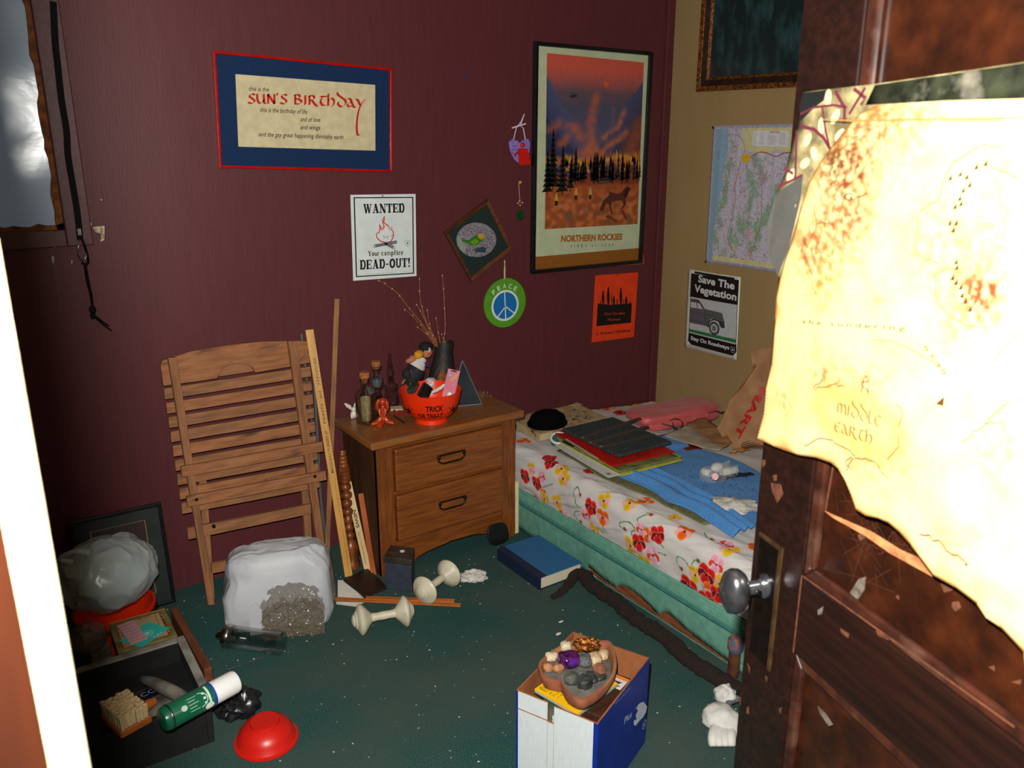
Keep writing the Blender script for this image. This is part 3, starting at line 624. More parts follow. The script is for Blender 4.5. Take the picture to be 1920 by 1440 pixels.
# wanted sign
def sign(name, label, base, quad, n, m, cat='sign', group=None, curl=None):
    fr, w, h = base.quad(quad, n); t = thing(name, label, cat, fr=fr, group=group)
    if curl: MB().grid(lambda a, b: curl(a*w, b*h, 0.0), 16, 16).build('sheet', m, t, smooth=180, solid=.0008)
    else: MB().box(0, 0, -.0004, w, h, .0004).build('sheet', m, t)
    return t, fr, w, h
m_nail = mat('black_nail', (12, 12, 12), .4, .5)
def nail(t, fr, c, x, y, r=.004, m=None, zz=.001):
    q = fr.pix(*c(x, y)); MB().lathe([(r*.5, zz-.006), (r*.5, zz), (r, zz+.001), (r*.8, zz+.003), (0, zz+.0035)], 10, Matrix.Translation((q[0], q[1], 0))).build('pin', m or m_nail, t, smooth=50)
m_signw = mat('white_sign_card', (214, 222, 220), .45, c2=(204, 212, 208), scale=20)
t, fr, w, h = sign('campfire_sign', 'white campfire warning sign with black border and red flame drawing', WB, [(657, 366), (779, 363), (781, 518), (662, 526)], .004, m_signw)
L = lambda x, y: fr.pix(*A3(x, y))
P = Print(); K = (16, 16, 18)
P.stroke([L(115, 148), L(642, 145), L(649, 826), L(136, 858)], .0066, K, 1, True)
for s_, a, b, hh in (('WANTED', (200, 288), (568, 280), 84), ('DEAD-OUT!', (166, 794), (620, 770), 84)): slab_text(P, s_, L(*a), L(*b), L(a[0], a[1]-hh)[1]-L(*a)[1], K)
slab_text(P, 'Your', L(240, 672), L(342, 668), .0185, K); slab_text(P, 'campfire', L(360, 667), L(556, 660), .0185, K)
fl = [(400, 553), (352, 538), (320, 508), (314, 475), (326, 458), (336, 472), (345, 435), (346, 388), (356, 412), (355, 436), (372, 424), (384, 402), (374, 380), (370, 350), (388, 314), (386, 345), (380, 368), (400, 385), (424, 402), (438, 440), (456, 408), (452, 440), (466, 450), (468, 490), (458, 520), (440, 545)]
P.stroke([L(*p) for p in fl], .0042, (206, 16, 6), 2, True)
P.stroke([L(*p) for p in ((360, 450), (386, 420), (398, 392))], .0016, (200, 24, 10), 2)
P.stroke([L(*p) for p in ((440, 502), (452, 488), (470, 486))], .0016, (200, 24, 10), 2)
for a, b in (((290, 584), (500, 545)), ((385, 555), (480, 600))):
    P.stroke([L(*a), L(*b)], .0115, (40, 42, 44), 2); P.stroke([L(*a), L(*b)], .0075, (120, 124, 126), 3)
    for k in (-4, 4): P.stroke([L(a[0], a[1]+k), L((a[0]+b[0])/2, (a[1]+b[1])/2+k)], .0006, (40, 40, 42), 4)
for cx, cy in ((296, 584), (474, 598)): q = L(cx, cy); P.ell(*q, .0052, .0062, (200, 204, 202), 4, 12); P.stroke([(q[0]+.0052*math.cos(i*.6), q[1]+.0062*math.sin(i*.6)) for i in range(11)], .0010, K, 5)
P.stroke([L(372, 490), L(396, 506)], .0018, K, 3); P.stroke([L(424, 490), L(403, 506)], .0018, K, 3); P.stroke([L(x, y) for x, y in ((376, 512), (384, 518), (392, 513))], .0008, K, 3); P.stroke([L(x, y) for x, y in ((408, 513), (416, 518), (424, 511))], .0008, K, 3)
sh = [(572, 533), (595, 537), (616, 532), (613, 560), (612, 578), (594, 586), (576, 580), (576, 560)]
P.stroke([L(*p) for p in sh], .0009, K, 2, True); P.poly([L(594, 542), L(601, 562), L(588, 563)], K, 2); P.stroke([L(594, 560), L(594, 572)], .0012, K, 2)
P.text('EM-87  U.S. Department of Agriculture Forest Service', L(150, 842), L(468, 822), .0018, K, 2); P.text('GPO 857 print 19', L(535, 816), L(630, 808), .0016, K, 2)
q = L(420, 800); P.ell(*q, .0012, .0012, K, 2, 6); P.build('print', t)
nail(t, fr, A3, 369, 130, .0028)

# diamond frame with parakeet photo
cen = WB.pix(895, 451, .012); s1 = Vector(WB.pix(*A3(1265, 225), .012)); s2 = Vector(WB.pix(*A3(860, 525), .012)); s3 = Vector(WB.pix(*A3(1225, 840), .012)); s4 = Vector(WB.pix(*A3(1590, 540), .012))
side = ((s1-s2).length+(s4-s3).length)/2; sid2 = ((s2-s3).length+(s1-s4).length)/2; cc = (s1+s2+s3+s4)/4
a = math.atan2((s4-s3).y+(s1-s2).y, (s4-s3).x+(s1-s2).x)
sd = (side+sid2)/2
fr = WB.sub(cc.x, cc.y, .001, a); fr = fr.sub(-sd/2, -sd/2, 0)
t = thing('diamond_picture', 'diamond-hung walnut frame with oval photo of a green parakeet', 'picture', fr=fr)
ring(sd, sd, .016, 0, .02, .012).build('frame', m_walnut, t, bevel=.0015)
slabm(sd-.008, sd-.008, .001, .005, .008, .008).build('mat_board', mat('dark_green_mat', (26, 46, 42), .85, c2=(20, 38, 34), scale=200), t)
L = lambda x, y: fr.pix(*A3(x, y), .006)
oc = Vector(L(1218, 528)); ex = Vector(L(1395, 528))-oc; ey = Vector(L(1218, 372))-oc
ov = [tuple(oc+ex*math.cos(q_)+ey*math.sin(q_)) for q_ in [2*math.pi*i/40 for i in range(40)]]
MB().prism(ov, .005, .0058).build('photo', mat('gravel_photo', (60, 58, 66), .35, c2=(190, 180, 190), scale=420, lo_=.42, hi_=.62, detail=2), t)
P = Print()
P.poly([L(*p) for p in ((1045, 520), (1060, 480), (1085, 540), (1120, 580), (1110, 650), (1075, 620), (1050, 570))], (150, 166, 150), 1)
P.poly([L(*p) for p in ((1085, 530), (1140, 532), (1200, 490), (1250, 480), (1275, 500), (1270, 530), (1230, 570), (1190, 580), (1140, 562))], (52, 124, 26), 2)
P.poly([L(*p) for p in ((1150, 545), (1210, 515), (1240, 545), (1195, 576))], (104, 160, 30), 3)
P.poly([L(*p) for p in ((1225, 485), (1260, 468), (1290, 485), (1285, 510), (1260, 525), (1235, 512))], (206, 166, 24), 3)
P.stroke([L(1085, 527), L(1150, 535)], .002, (34, 60, 50), 4); q = L(1272, 488); P.ell(*q, .0015, .0015, (10, 10, 10), 5, 8)
P.poly([L(*p) for p in ((1195, 610), (1260, 590), (1310, 600), (1290, 640), (1210, 640))], (44, 74, 78), 1)
P.build('print', t, base=.0062)
slabm(sd-.014, sd-.014, .0085, .0089, .014, .014).build('glazing', m_glaze, t)

# big framed wildfire poster
fr, w, h = WB.quad([(1005, 77), (1223, 97), (1207, 495), (998, 512)], .022); fr = fr.sub(0, 0, -.021)
t = thing('wildfire_poster', 'tall black framed wildfire landscape poster lettered Northern Rockies', 'picture', fr=fr)
ring(w, h, .016, 0, .022).build('frame', m_black, t, bevel=.002)
m_pal = mat('pale_green_poster_paper', (200, 208, 170), .6, c2=(190, 198, 160), scale=20)
slabm(w-.01, h-.01, .001, .005, .01, .01).build('sheet', m_pal, t)
L = lambda x, y: fr.pix(*A4(x, y), .006)
P = Print()
tl = L(143, 92); tr = L(713, 148); br = L(675, 1097); bl = L(130, 1128)
def UV(u, v):
    u_ = Vector(tl)*(1-u)*v+Vector(tr)*u*v+Vector(br)*u*(1-v)+Vector(bl)*(1-u)*(1-v); return (u_.x, u_.y)
def pu(pts, c, l):
    P.poly([UV(*p) for p in pts], c, l)
NU, NV = 150, 230
UU, VV = np.meshgrid(np.linspace(0, 1, NU), np.linspace(0, 1, NV)); X_ = UU.ravel(); Y_ = VV.ravel(); Yx = Y_*1.7
n1 = nfield(X_*5, Yx*5, 1.0); n2 = nfield(X_*16, Yx*16, 4.0)
def grad(y, stops): return np.stack([np.interp(y, [a for a, b in stops], [lin(b)[k] for a, b in stops]) for k in range(3)], 1)
C_ = grad(Y_+.012*n1, [(.30, (196, 96, 40)), (.45, (190, 104, 60)), (.6, (84, 80, 104)), (.72, (86, 80, 92)), (.80, (104, 82, 92)), (.86, (170, 88, 82)), (.93, (210, 92, 76)), (1, (214, 90, 66))])
def mix(c, a):
    global C_
    a = np.clip(a, 0, 1)[:, None]; C_ = C_*(1-a)+np.array(lin(c))*a
def ridge(pts, c, soft=.012, k=1.0, c2=None):
    r = np.interp(X_, [p[0] for p in pts], [p[1] for p in pts])+.012*n1+.004*n2
    a = np.clip((r-Y_)/soft+.5, 0, 1)*k; mix(c, a)
    if c2: mix(c2, a*np.clip((r-Y_)/.28, 0, 1)*.9)
mix((226, 92, 40), np.clip((.030-np.hypot(X_-.60, (Y_-.855)*1.7))/.006, 0, 1)); 
ridge([(0, .66), (.1, .69), (.2, .70), (.33, .725), (.45, .70), (.52, .695), (.62, .745), (.70, .715), (.82, .755), (1, .78)], (78, 80, 108), .014, .8)
ridge([(0, .88), (.06, .82), (.16, .72), (.26, .63), (.36, .53), (.46, .42), (.5, .3), (1, .2)], (82, 86, 124), .016, .95, (52, 54, 92)); ridge([(0, .2), (.48, .2), (.52, .46), (.64, .60), (.76, .70), (.86, .78), (.94, .84), (1, .89)], (76, 78, 110), .016, .95, (56, 50, 76))
ridge([(0, .66), (.1, .58), (.22, .50), (.34, .42), (.42, .3), (1, .2)], (46, 50, 88), .012, .9); ridge([(0, .2), (.66, .3), (.74, .48), (.84, .58), (.92, .66), (1, .74)], (70, 56, 74), .014, .8, (120, 62, 40)); ridge([(0, .2), (.42, .3), (.50, .44), (.56, .50), (.64, .43), (.72, .3), (1, .2)], (58, 62, 96), .012, .7)
def smoke(pts, r, c, k=1.0):
    d = polydist(X_+.03*n1, Yx+.03*n2, [(a, b*1.7) for a, b in pts]); mix(c, .85*k*np.exp(-(d/(r*.8))**2)*(.8+.5*n2))
for pts, r, c, k in (([(.44, .40), (.46, .52), (.44, .62), (.48, .72), (.50, .78)], .05, (206, 104, 62), .85), ([(.22, .60), (.30, .60), (.36, .54)], .06, (206, 104, 54), .8), ([(.04, .58), (.12, .62)], .05, (186, 104, 66), .7), ([(.14, .50), (.22, .54)], .05, (206, 110, 50), .8), ([(.60, .54), (.72, .60), (.80, .70)], .04, (206, 120, 70), .8), ([(.58, .46), (.72, .52), (.84, .58)], .04, (214, 120, 54), .8), ([(.36, .44), (.46, .49), (.54, .44)], .06, (216, 112, 44), .8), ([(.86, .44), (.94, .56), (1, .64)], .09, (176, 88, 46), .7), ([(.66, .60), (.68, .72)], .03, (124, 96, 104), .7), ([(0, .40), (.3, .39), (.6, .40), (1, .42)], .06, (232, 140, 44), .9), ([(.2, .42), (.4, .385), (.8, .43), (1, .4)], .03, (244, 184, 70), .8)): smoke(pts, r, c, k)
mix((150, 64, 34), np.clip((.335-Y_)/.02, 0, 1)); mix((186, 92, 46), np.clip((.265+.01*n1-Y_)/.02, 0, 1)); mix((140, 76, 36), np.clip((.26-Y_)/.02, 0, 1)*np.clip(n2*1.4+.25, 0, .8)); mix((206, 124, 70), np.clip((.22-Y_)/.05, 0, 1)*np.clip(-n2*1.6, 0, .8)); mix((96, 90, 64), np.clip((.18-Y_)/.05, 0, 1)*np.clip(nfield(X_*11, Yx*11, 8)*1.6-.2, 0, .7))
painted('landscape', t, lambda a, b: (*UV(a, b), .0058), NU, NV, C_)
for i in range(46):
    u = random.uniform(.18, 1); v = .38+random.uniform(-.02, .05); pu([(u-.02, v-.03), (u+.02, v-.03), (u+random.uniform(-.01, .01), v+random.uniform(.02, .06))], random.choice(((206, 120, 44), (196, 100, 40), (214, 150, 60))), 6)
def tree(u, v, hh, ww, c):
    n = max(3, int(hh/.028))
    for k in range(n):
        y0 = v+hh*k/n; s_ = (1-k/n)*ww+.006
        pu([(u-s_, y0), (u+s_*random.uniform(.8, 1.1), y0+.004), (u, y0+hh*1.7/n)], c, 9)
    pu([(u-.004, v-.02), (u+.004, v-.02), (u+.004, v+.02), (u-.004, v+.02)], c, 9)
for i in range(40): tree(random.uniform(.25, 1), .29+random.uniform(-.005, .01), random.uniform(.05, .15), random.uniform(.012, .022), random.choice(((50, 34, 22), (70, 40, 22), (36, 28, 22))))
for u, v, hh, ww in ((.07, .25, .32, .075), (.17, .22, .26, .065), (.30, .28, .19, .04), (.50, .28, .16, .035), (.80, .28, .16, .03), (.70, .28, .12, .025), (.25, .24, .15, .035), (.40, .29, .12, .025), (.02, .22, .24, .05)): tree(u, v, hh, ww, (20, 20, 16))
pu([(.54, .265), (.68, .27), (.68, .285), (.61, .305), (.53, .285)], (40, 32, 30), 10); pu([(.55, .27), (.67, .275), (.67, .28), (.55, .278)], (110, 90, 70), 11)
for u, v in ((.11, .17), (.31, .2), (.46, .2)):
    pu([(u-.012, v-.03), (u+.012, v-.03), (u+.014, v), (u-.014, v)], (30, 28, 20), 9); pu([(u-.02, v-.002), (u+.018, v-.004), (u+.014, v+.025), (u-.014, v+.025)], (206, 160, 60), 10); pu([(u-.008, v+.026), (u+.008, v+.026), (u+.007, v+.04), (u-.007, v+.04)], (214, 176, 80), 10); P.stroke([UV(u+.02, v-.02), UV(u+.06, v-.005)], .0016, (120, 84, 44), 10)
elk = [(.56, .10), (.60, .16), (.62, .20), (.66, .215), (.74, .20), (.80, .205), (.83, .23), (.86, .245), (.90, .235), (.915, .225), (.88, .215), (.87, .19), (.85, .165), (.86, .13), (.82, .105), (.80, .10), (.825, .13), (.81, .155), (.76, .155), (.70, .15), (.69, .12), (.71, .07), (.69, .075), (.665, .13), (.64, .145), (.61, .10), (.585, .09)]
pu(elk, (88, 42, 26), 10); pu([(.82, .20), (.86, .24), (.89, .22), (.87, .19), (.84, .17)], (44, 24, 18), 11); pu([(.60, .16), (.62, .20), (.66, .215), (.66, .19)], (176, 104, 66), 11)
for pts in (((.87, .24), (.84, .27), (.86, .30)), ((.88, .24), (.90, .28), (.93, .29)), ((.88, .26), (.87, .285)), ((.85, .265), (.82, .275))): P.stroke([UV(*p) for p in pts], .002, (60, 36, 24), 11)
pu([(.62, .06), (.75, .02), (.78, .02), (.66, .07)], (110, 54, 34), 9); pu([(.80, .09), (.86, .03), (.88, .03), (.83, .095)], (110, 54, 34), 9)
pu([(.22, .772), (.26, .764), (.31, .778), (.27, .786)], (52, 40, 46), 6); P.stroke([UV(.21, .79), UV(.32, .793)], .0012, (52, 40, 46), 6)
a = L(225, 1202); b = L(585, 1188); P.text('NORTHERN ROCKIES', a, b, L(225, 1165)[1]-a[1], (176, 106, 34), 1, bold=.05)
P.text('FIRES of 2000', L(282, 1236), L(535, 1226), .012, (70, 78, 70), 1, space=1.9)
P.poly([L(72, 1325), L(712, 1275), L(712, 1332), L(72, 1378)], (150, 92, 30), 1)
P.poly([(L(72, 1325)[0]+.01, .016), (w-.016, .016), (w-.016, .072), (.016, .072)], (150, 92, 30), 2)
P.build('print', t, base=.0055)
slabm(w-.016, h-.016, .013, .0134, .016, .016).build('glazing', m_glaze, t)

# hanging ornaments between the pictures
m_ribbon = mat('white_ribbon', (210, 200, 214), .6); m_purple = mat('lilac_enamel', (140, 120, 190), .4, c2=(120, 104, 176), scale=60); m_redpl = mat('red_plastic', (190, 26, 16), .35)
m_pinks = mat('pink_string', (200, 150, 130), .7); m_green = mat('green_crystal', (20, 120, 50), .08, trans=.75, ior=1.5); m_yell = mat('yellow_pin', (200, 160, 40), .4)
o0 = WB.pix(974, 262, .006); fr = WB.sub(o0[0], o0[1], .004)
t = thing('heart_ornament', 'lilac heart ornament with red figure hanging from a white ribbon', 'ornament', fr=fr)
L = lambda x, y: fr.pix(x, y, .004)
MB().tube([(*L(983, 214), .004), (*L(977, 228), .005), (*L(968, 240), .004), (*L(963, 262), .004)], .0022, 6).tube([(*L(983, 214), .004), (*L(975, 236), .006), (*L(981, 240), .004), (*L(985, 262), .004)], .0022, 6).tube([(*L(960, 240), .004), (*L(972, 236), .007), (*L(986, 232), .004)], .003, 6).build('ribbon', m_ribbon, t, smooth=60)
ht = [L(954, 266), L(960, 261), L(970, 264), L(974, 268), L(980, 263), L(990, 260), L(994, 268), L(992, 286), L(984, 303), L(975, 308), L(965, 300), L(957, 284)]
MB().prism(ht, 0, .006).build('heart', m_purple, t, bevel=.0015)
P = Print()
for i_ in range(3): P.stroke([L(960, 274+i_*7), L(970, 273+i_*7)], .002, (60, 44, 110), 1)
P.build('print', t, base=.0062)
MB().blob((*L(978, 272), .011), (.012, .010, .008), nu=12, nv=8).prism([L(970, 278), L(986, 278), L(992, 308), L(972, 310)], .006, .016).tube([(*L(972, 282), .012), (*L(962, 292), .014)], .004, 6).tube([(*L(984, 282), .012), (*L(990, 294), .014)], .004, 6).build('figure', m_redpl, t, smooth=60)
o0 = WB.pix(976, 405, .006); fr = WB.sub(o0[0], o0[1], .004)
t = thing('crystal_ornament', 'small green glass crystal hanging on a beaded string', 'ornament', fr=fr); L = lambda x, y: fr.pix(x, y, .006)
MB().tube([(*L(973, 343), .004), (*L(974, 362), .005), (*L(975, 380), .006)], .0013, 6).build('string', m_pinks, t)
MB().lathe([(.001, 0), (.006, .001), (.006, .007), (0, .008)], 8, Matrix.Translation((*L(976, 342), -.002))).build('pin', m_yell, t)
b = MB()
for x, y in ((971, 381), (975, 385), (979, 380), (974, 377)): b.blob((*L(x, y), .007), (.0042, .0042, .0042), nu=8, nv=6)
b.build('bead_cluster', m_pinks, t, smooth=60)
MB().lathe([(.0, 0.018), (.010, .015), (.017, .009), (.019, .002), (.017, -.004), (.008, -.006), (0, -.006)], 8, Matrix.Translation((*L(976, 403), .002)), sx=.92, sy=1.2).build('crystal', m_green, t)
# peace disc
pc = WB.pix(947, 568, .006); ex = abs(WB.pix(986, 566, .006)[0]-WB.pix(908, 570, .006)[0])/2; ey = abs(WB.pix(947, 522, .006)[1]-WB.pix(947, 614, .006)[1])/2
fr = WB.sub(pc[0], pc[1], .003)
t = thing('peace_disc', 'round green and blue peace symbol disc hanging from a pale ribbon', 'ornament', fr=fr); L = lambda x, y: fr.pix(*A3(x, y), .004)
MB().lathe([(1, 0), (1, .004), (0, .004)], 48, sx=ex, sy=ey).build('disc', mat('green_card', (84, 150, 28), .6, c2=(76, 140, 26), scale=30), t, smooth=40)
P = Print(); wt = (216, 226, 222)
c0 = Vector(L(1474, 1118)); rx = Vector(L(1595, 1118)).x-c0.x; ry = Vector(L(1474, 978)).y-c0.y
P.ell(*c0, rx, ry, wt, 1, 40); P.ell(*c0, rx*.86, ry*.86, (20, 108, 176), 2, 40)
for a, b in (((1468, 985), (1480, 1250)), ((1476, 1125), (1405, 1225)), ((1476, 1125), (1560, 1190))): P.stroke([L(*a), L(*b)], .0052, wt, 3)
ang = 131
for ch in 'PEACE':
    a = math.radians(ang); p = c0+Vector((rx*1.12*math.cos(a), ry*1.12*math.sin(a))); d = Vector((math.sin(a), -math.cos(a))); P.text(ch, tuple(p-d*.0078), tuple(p+d*.0078), .020, wt, 2, bold=.012); ang -= 19.5
P.build('print', t, base=.0043)
MB().tube([(*L(1470, 712), .002), (*L(1474, 800), .004), (*L(1474, 880), .003)], .0018, 6).tube([(*L(1474, 712), .003), (*L(1466, 800), .004), (*L(1468, 880), .003)], .0016, 6).build('ribbon', mat('pale_green_ribbon', (186, 190, 130), .6), t)
# orange wildfire sign
m_orange = mat('orange_sign_card', (222, 62, 18), .5, c2=(212, 54, 14), scale=20)
t, fr, w, h = sign('wildfire_sign', 'small orange prevent wildfires sign with black burnt trees below the framed poster', WB, [(1117, 517), (1196, 510), (1189, 632), (1108, 642)], .003, m_orange)
L = lambda x, y: fr.pix(*A5(x, y)); P = Print(); K = (20, 14, 12)
P.poly([L(*p) for p in ((195, 425), (300, 440), (400, 432), (502, 425), (494, 600), (183, 632))], K, 1)
for x, y0, y1, s_ in ((243, 305, 430, 14), (290, 270, 440, 15), (340, 350, 440, 13), (403, 280, 435, 14), (452, 355, 430, 13), (488, 400, 430, 10), (220, 380, 430, 5), (320, 320, 440, 5), (370, 370, 435, 6), (430, 380, 430, 5)):
    P.poly([L(x-s_*.5, y1), L(x-s_*.9, (y0+y1)/2), L(x-s_*.4, y0+18), L(x+s_*.5, y0), L(x+s_*.5, y0+30), L(x+s_*.9, (y0+y1)/2+10), L(x+s_*.6, y1)], K, 1)
for pts in (((197, 410), (205, 370), (225, 345)), ((225, 320), (270, 330)), ((270, 390), (330, 400), (400, 395), (460, 405)), ((325, 255), (330, 320)), ((480, 380), (500, 345)), ((380, 330), (395, 380))): P.stroke([L(*p) for p in pts], .0012, K, 1)
P.text('One Careless', L(252, 532), L(440, 524), .0125, (190, 50, 20), 2, bold=.01); P.text('Moment', L(284, 585), L(400, 578), .0125, (190, 50, 20), 2, bold=.01)
P.text('Prevent Wildfires', L(220, 708), L(488, 680), .0125, K, 1, bold=.025)
P.stroke([L(*p) for p in ((177, 688), (205, 684), (204, 715), (178, 718))], .001, K, 1, True); P.poly([L(190, 688), L(198, 708), L(182, 710)], K, 1)
P.text('U.S. Department of Agriculture', L(170, 760), L(360, 742), .002, K, 1); P.text('Forest Service', L(425, 735), L(505, 728), .002, K, 1)
P.build('print', t); nail(t, fr, A5, 370, 170, .003)
# blue push pin alone on the wall
q = WB.pix(870, 142); fr = WB.sub(q[0], q[1])
t = MB().lathe([(.001, -.004), (.001, .004), (.0055, .0045), (.0045, .007), (.0038, .012), (.005, .014), (0, .0145)], 12).build('push_pin', mat('blue_plastic', (30, 60, 130), .3), None, smooth=40, fr=fr)
tag(t, 'lone blue push pin in the maroon wall above the diamond picture', 'pin')
# strap hanging by the window
q = WB.pix(160, 470); fr = WB.sub(q[0], q[1]); L = lambda x, y, z=.03: (*fr.pix(*A1(x, y), z), z)
t = thing('hanging_strap', 'black strap with metal clip and knotted cord hanging beside the window', 'strap', fr=fr)
m_strap = mat('black_webbing', (6, 6, 7), .8, spec=.2, c2=(10, 9, 10), scale=200)
def ribbon(path, w, th, wv=None):
    b = MB()
    for a, c in zip(path[:-1], path[1:]): b.bar(a, c, w, th, (0, 0, 1))
    return b
sp = smooth_path([L(252, -170), L(262, 30), L(272, 120), L(292, 300), L(315, 440), L(322, 560), L(345, 700), L(366, 830), L(380, 960)], 5)
ribbon(sp, .018, .004).build('strap', m_strap, t)
MB().box(-.006, -.0105, .0, .006, .0105, .006, Matrix.Translation(Vector(L(375, 922, .028)))).build('buckle', m_steel, t, bevel=.001)
lp = [L(x, y, .03) for x, y in ((378, 965), (369, 1000), (370, 1035), (385, 1056), (402, 1054), (410, 1035), (404, 1005), (392, 968))]
MB().tube(lp, .0024, 8, closed=True).build('clip_ring', m_steel, t, smooth=60)
MB().tube(smooth_path([L(390, 960), L(408, 1010), L(418, 1060), L(405, 1078), L(388, 1065)], 4), .004, 6).tube(smooth_path([L(402, 1070), L(412, 1150), L(430, 1220), L(440, 1290)], 4), .0042, 6).tube(smooth_path([L(405, 1078), L(420, 1160), L(436, 1240), L(436, 1290)], 4), .0036, 6).build('cord', m_strap, t, smooth=60)
MB().blob(L(438, 1290, .03), (.011, .014, .008), lambda d: 1+.2*nz3(d.x*3, d.y*3, d.z*3), 12, 8).blob(L(440, 1320, .03), (.009, .011, .008), None, 10, 6).build('knot', m_strap, t, smooth=60)
for e in ((528, 1390), (516, 1368)): MB().tube(smooth_path([L(440, 1310), L(470, 1345 if e[1] > 1380 else 1335), L(*e)], 4), .0026, 6).build('cord_tail', m_strap, t, smooth=60)

# right wall: gilt framed picture, road map, vegetation sign
m_teal = mat('dark_teal_painting', (22, 40, 42), .3, c2=(46, 82, 84), scale=9, stretch=(2.2, .9, 1), lo_=.45, hi_=.75, c3=(96, 132, 130), s3=7, l3=(.66, .84))
tlp = WR.pix(1312, 40, .02); blp = WR.pix(1307, 172, .02)
w, h = .62, .46; fr = WR.sub(blp[0], blp[1], .001, math.radians(-.5))
t = thing('gilt_picture', 'dark teal painting in a wide gilt and brown frame on the khaki wall', 'picture', fr=fr)
ring(w, h, .022, 0, .030, .026).build('gilt_edge', m_gold, t, bevel=.003)
fi = fr.sub(.018, .018)
b = ring(w-.036, h-.036, .03, 0, .024, .014); o = b.build('frame', m_brownf, t, bevel=.002); o.location = (.018, .018, 0)
b = ring(w-.092, h-.092, .012, 0, .018, .012); o = b.build('inner_edge', m_gold, t, bevel=.001); o.location = (.046, .046, 0)
slabm(w-.05, h-.05, .001, .008, .05, .05).build('canvas', m_teal, t)
slabm(w-.056, h-.056, .0105, .0109, .056, .056).build('glazing', m_glaze, t)

m_map = mat('road_map_paper', (176, 172, 190), .5, c2=(150, 150, 172), scale=140, c3=(196, 192, 206), s3=40)
q4 = [(1338, 234), (1500, 234), (1478, 516), (1323, 490)]
fr, w, h = WR.quad([(1338, 234), (1480, 234), (1462, 513), (1324, 490)], .003)
wt_ = .95  # the sheet runs on behind the door
mc = lambda x, y, z: (x, y, z+.0015+.0012*math.sin(x*26+y*4)+.0016*max(0, .02-abs((x % .1)-.05))/.02)
t = thing('road_map', 'unfolded state road map pinned to the khaki wall', 'map', fr=fr)
MB().grid(lambda a, b: mc(a*wt_, b*h, 0), 96, 24).build('sheet', m_map, t, smooth=180, solid=.0005)
L = lambda x, y: fr.pix(*A6(x, y)); P = Print()
P.STEP = .0003
def fine(p0, p1, n):
    return [(p0[0]+(p1[0]-p0[0])*i/n, p0[1]+(p1[1]-p0[1])*i/n) for i in range(n+1)]
def strip(lf, rg, c, l, n=14, m_=8):
    """subdivided patch between two matching polylines so that it follows the creased sheet"""
    a = [Vector(p) for p in lf]; b = [Vector(p) for p in rg]
    V = [tuple(a[i].lerp(b[i], k/m_)) for i in range(len(a)) for k in range(m_+1)]
    P.raw(V, [((i+1)*(m_+1)+k, (i+1)*(m_+1)+k+1, i*(m_+1)+k+1, i*(m_+1)+k) for i in range(len(a)-1) for k in range(m_)], c, l)
coast = [(405, 545), (400, 600), (403, 660), (390, 740), (375, 820), (365, 900), (355, 960), (345, 1030), (335, 1090), (318, 1160), (312, 1230), (310, 1330)]
cl_ = sorted((L(*p)[1], L(*p)[0]) for p in coast); MX = .42
NU, NV = 190, 280; UU, VV = np.meshgrid(np.linspace(.012, MX, NU), np.linspace(.014, h-.014, NV)); X_ = UU.ravel(); Y_ = VV.ravel()
n1 = nfield(X_*26, Y_*20, 2.0); n2 = nfield(X_*90, Y_*90, 5.0); n3 = nfield(X_*260, Y_*260, 9.0)
C_ = np.tile(np.array(lin((186, 182, 196))), (len(X_), 1)); C_ *= (1+.16*n3+.10*n2)[:, None]
def mix(c, a):
    global C_
    a = np.clip(a, 0, 1)[:, None]; C_ = C_*(1-a)+np.array(lin(c))*a
def bandm(pts, r): return np.exp(-(polydist(X_, Y_, [L(*p) for p in pts])/r)**2)
gm = bandm([(425, 640), (408, 760), (378, 900), (362, 1010), (330, 1180), (325, 1250)], .028)+bandm([(580, 730), (560, 850), (540, 950), (530, 1080), (470, 1150), (400, 1290)], .05)+bandm([(700, 900), (680, 1000), (560, 1240)], .045)
mix((120, 158, 126), (gm*1.2+n1*.9+n2*.7+n3*.3-.72)*1.6)
mix((160, 180, 160), (gm+n1*.8-.6)*.4); mix((160, 140, 150), np.exp(-(polydist(X_, Y_, [L(600, 820), L(625, 850), L(600, 870)])/.014)**2)); mix((196, 160, 168), np.exp(-(polydist(X_, Y_, [L(515, 1170), L(535, 1190)])/.012)**2))
rl = np.abs(nfield(X_*55+n2*.3, Y_*55, 14.0)); mix((128, 110, 136), (rl < .05)*.55); rl = np.abs(nfield(X_*30+n2*.3, Y_*30, 24.0)); mix((160, 110, 104), (rl < .028)*.7)
cx = np.interp(Y_, [a for a, b in cl_], [b for a, b in cl_])+.003*n2; mix((128, 158, 178), np.clip((cx-X_)/.002, 0, 1)*(1-.15*n3))
yc = L(520, 690)[1]+.010*np.sin(X_*40); mix((198, 190, 142), np.clip((Y_-yc)/.002, 0, 1)*np.clip((X_-cx-.02)/.01, 0, 1)*np.clip((X_-L(470, 600)[0])/.03, 0, 1))
mix((194, 188, 140), np.clip((L(400, 1318)[1]-Y_)/.002, 0, 1)*np.clip((X_-L(310, 1300)[0])/.003, 0, 1))
painted('printed_map', t, lambda a, b: mc(.012+(MX-.012)*a, .014+(h-.028)*b, .0008), NU, NV, C_)
random.seed(21)
for pts in ([(480, 740), (465, 820), (445, 890), (450, 970), (430, 1080), (400, 1200), (440, 1290)], [(610, 880), (605, 1000), (600, 1120), (540, 1310)]): P.stroke([L(*p) for p in smooth_path(pts, 4)], .0022, (150, 84, 60), 5)
P.stroke([L(*p) for p in smooth_path([(540, 722), (590, 690), (640, 695), (690, 715), (740, 695), (800, 690)], 4)], .0042, (140, 74, 96), 5)
P.stroke([L(*p) for p in smooth_path([(420, 580), (470, 595), (500, 640), (505, 690), (520, 720)], 4)], .002, (112, 104, 150), 5)
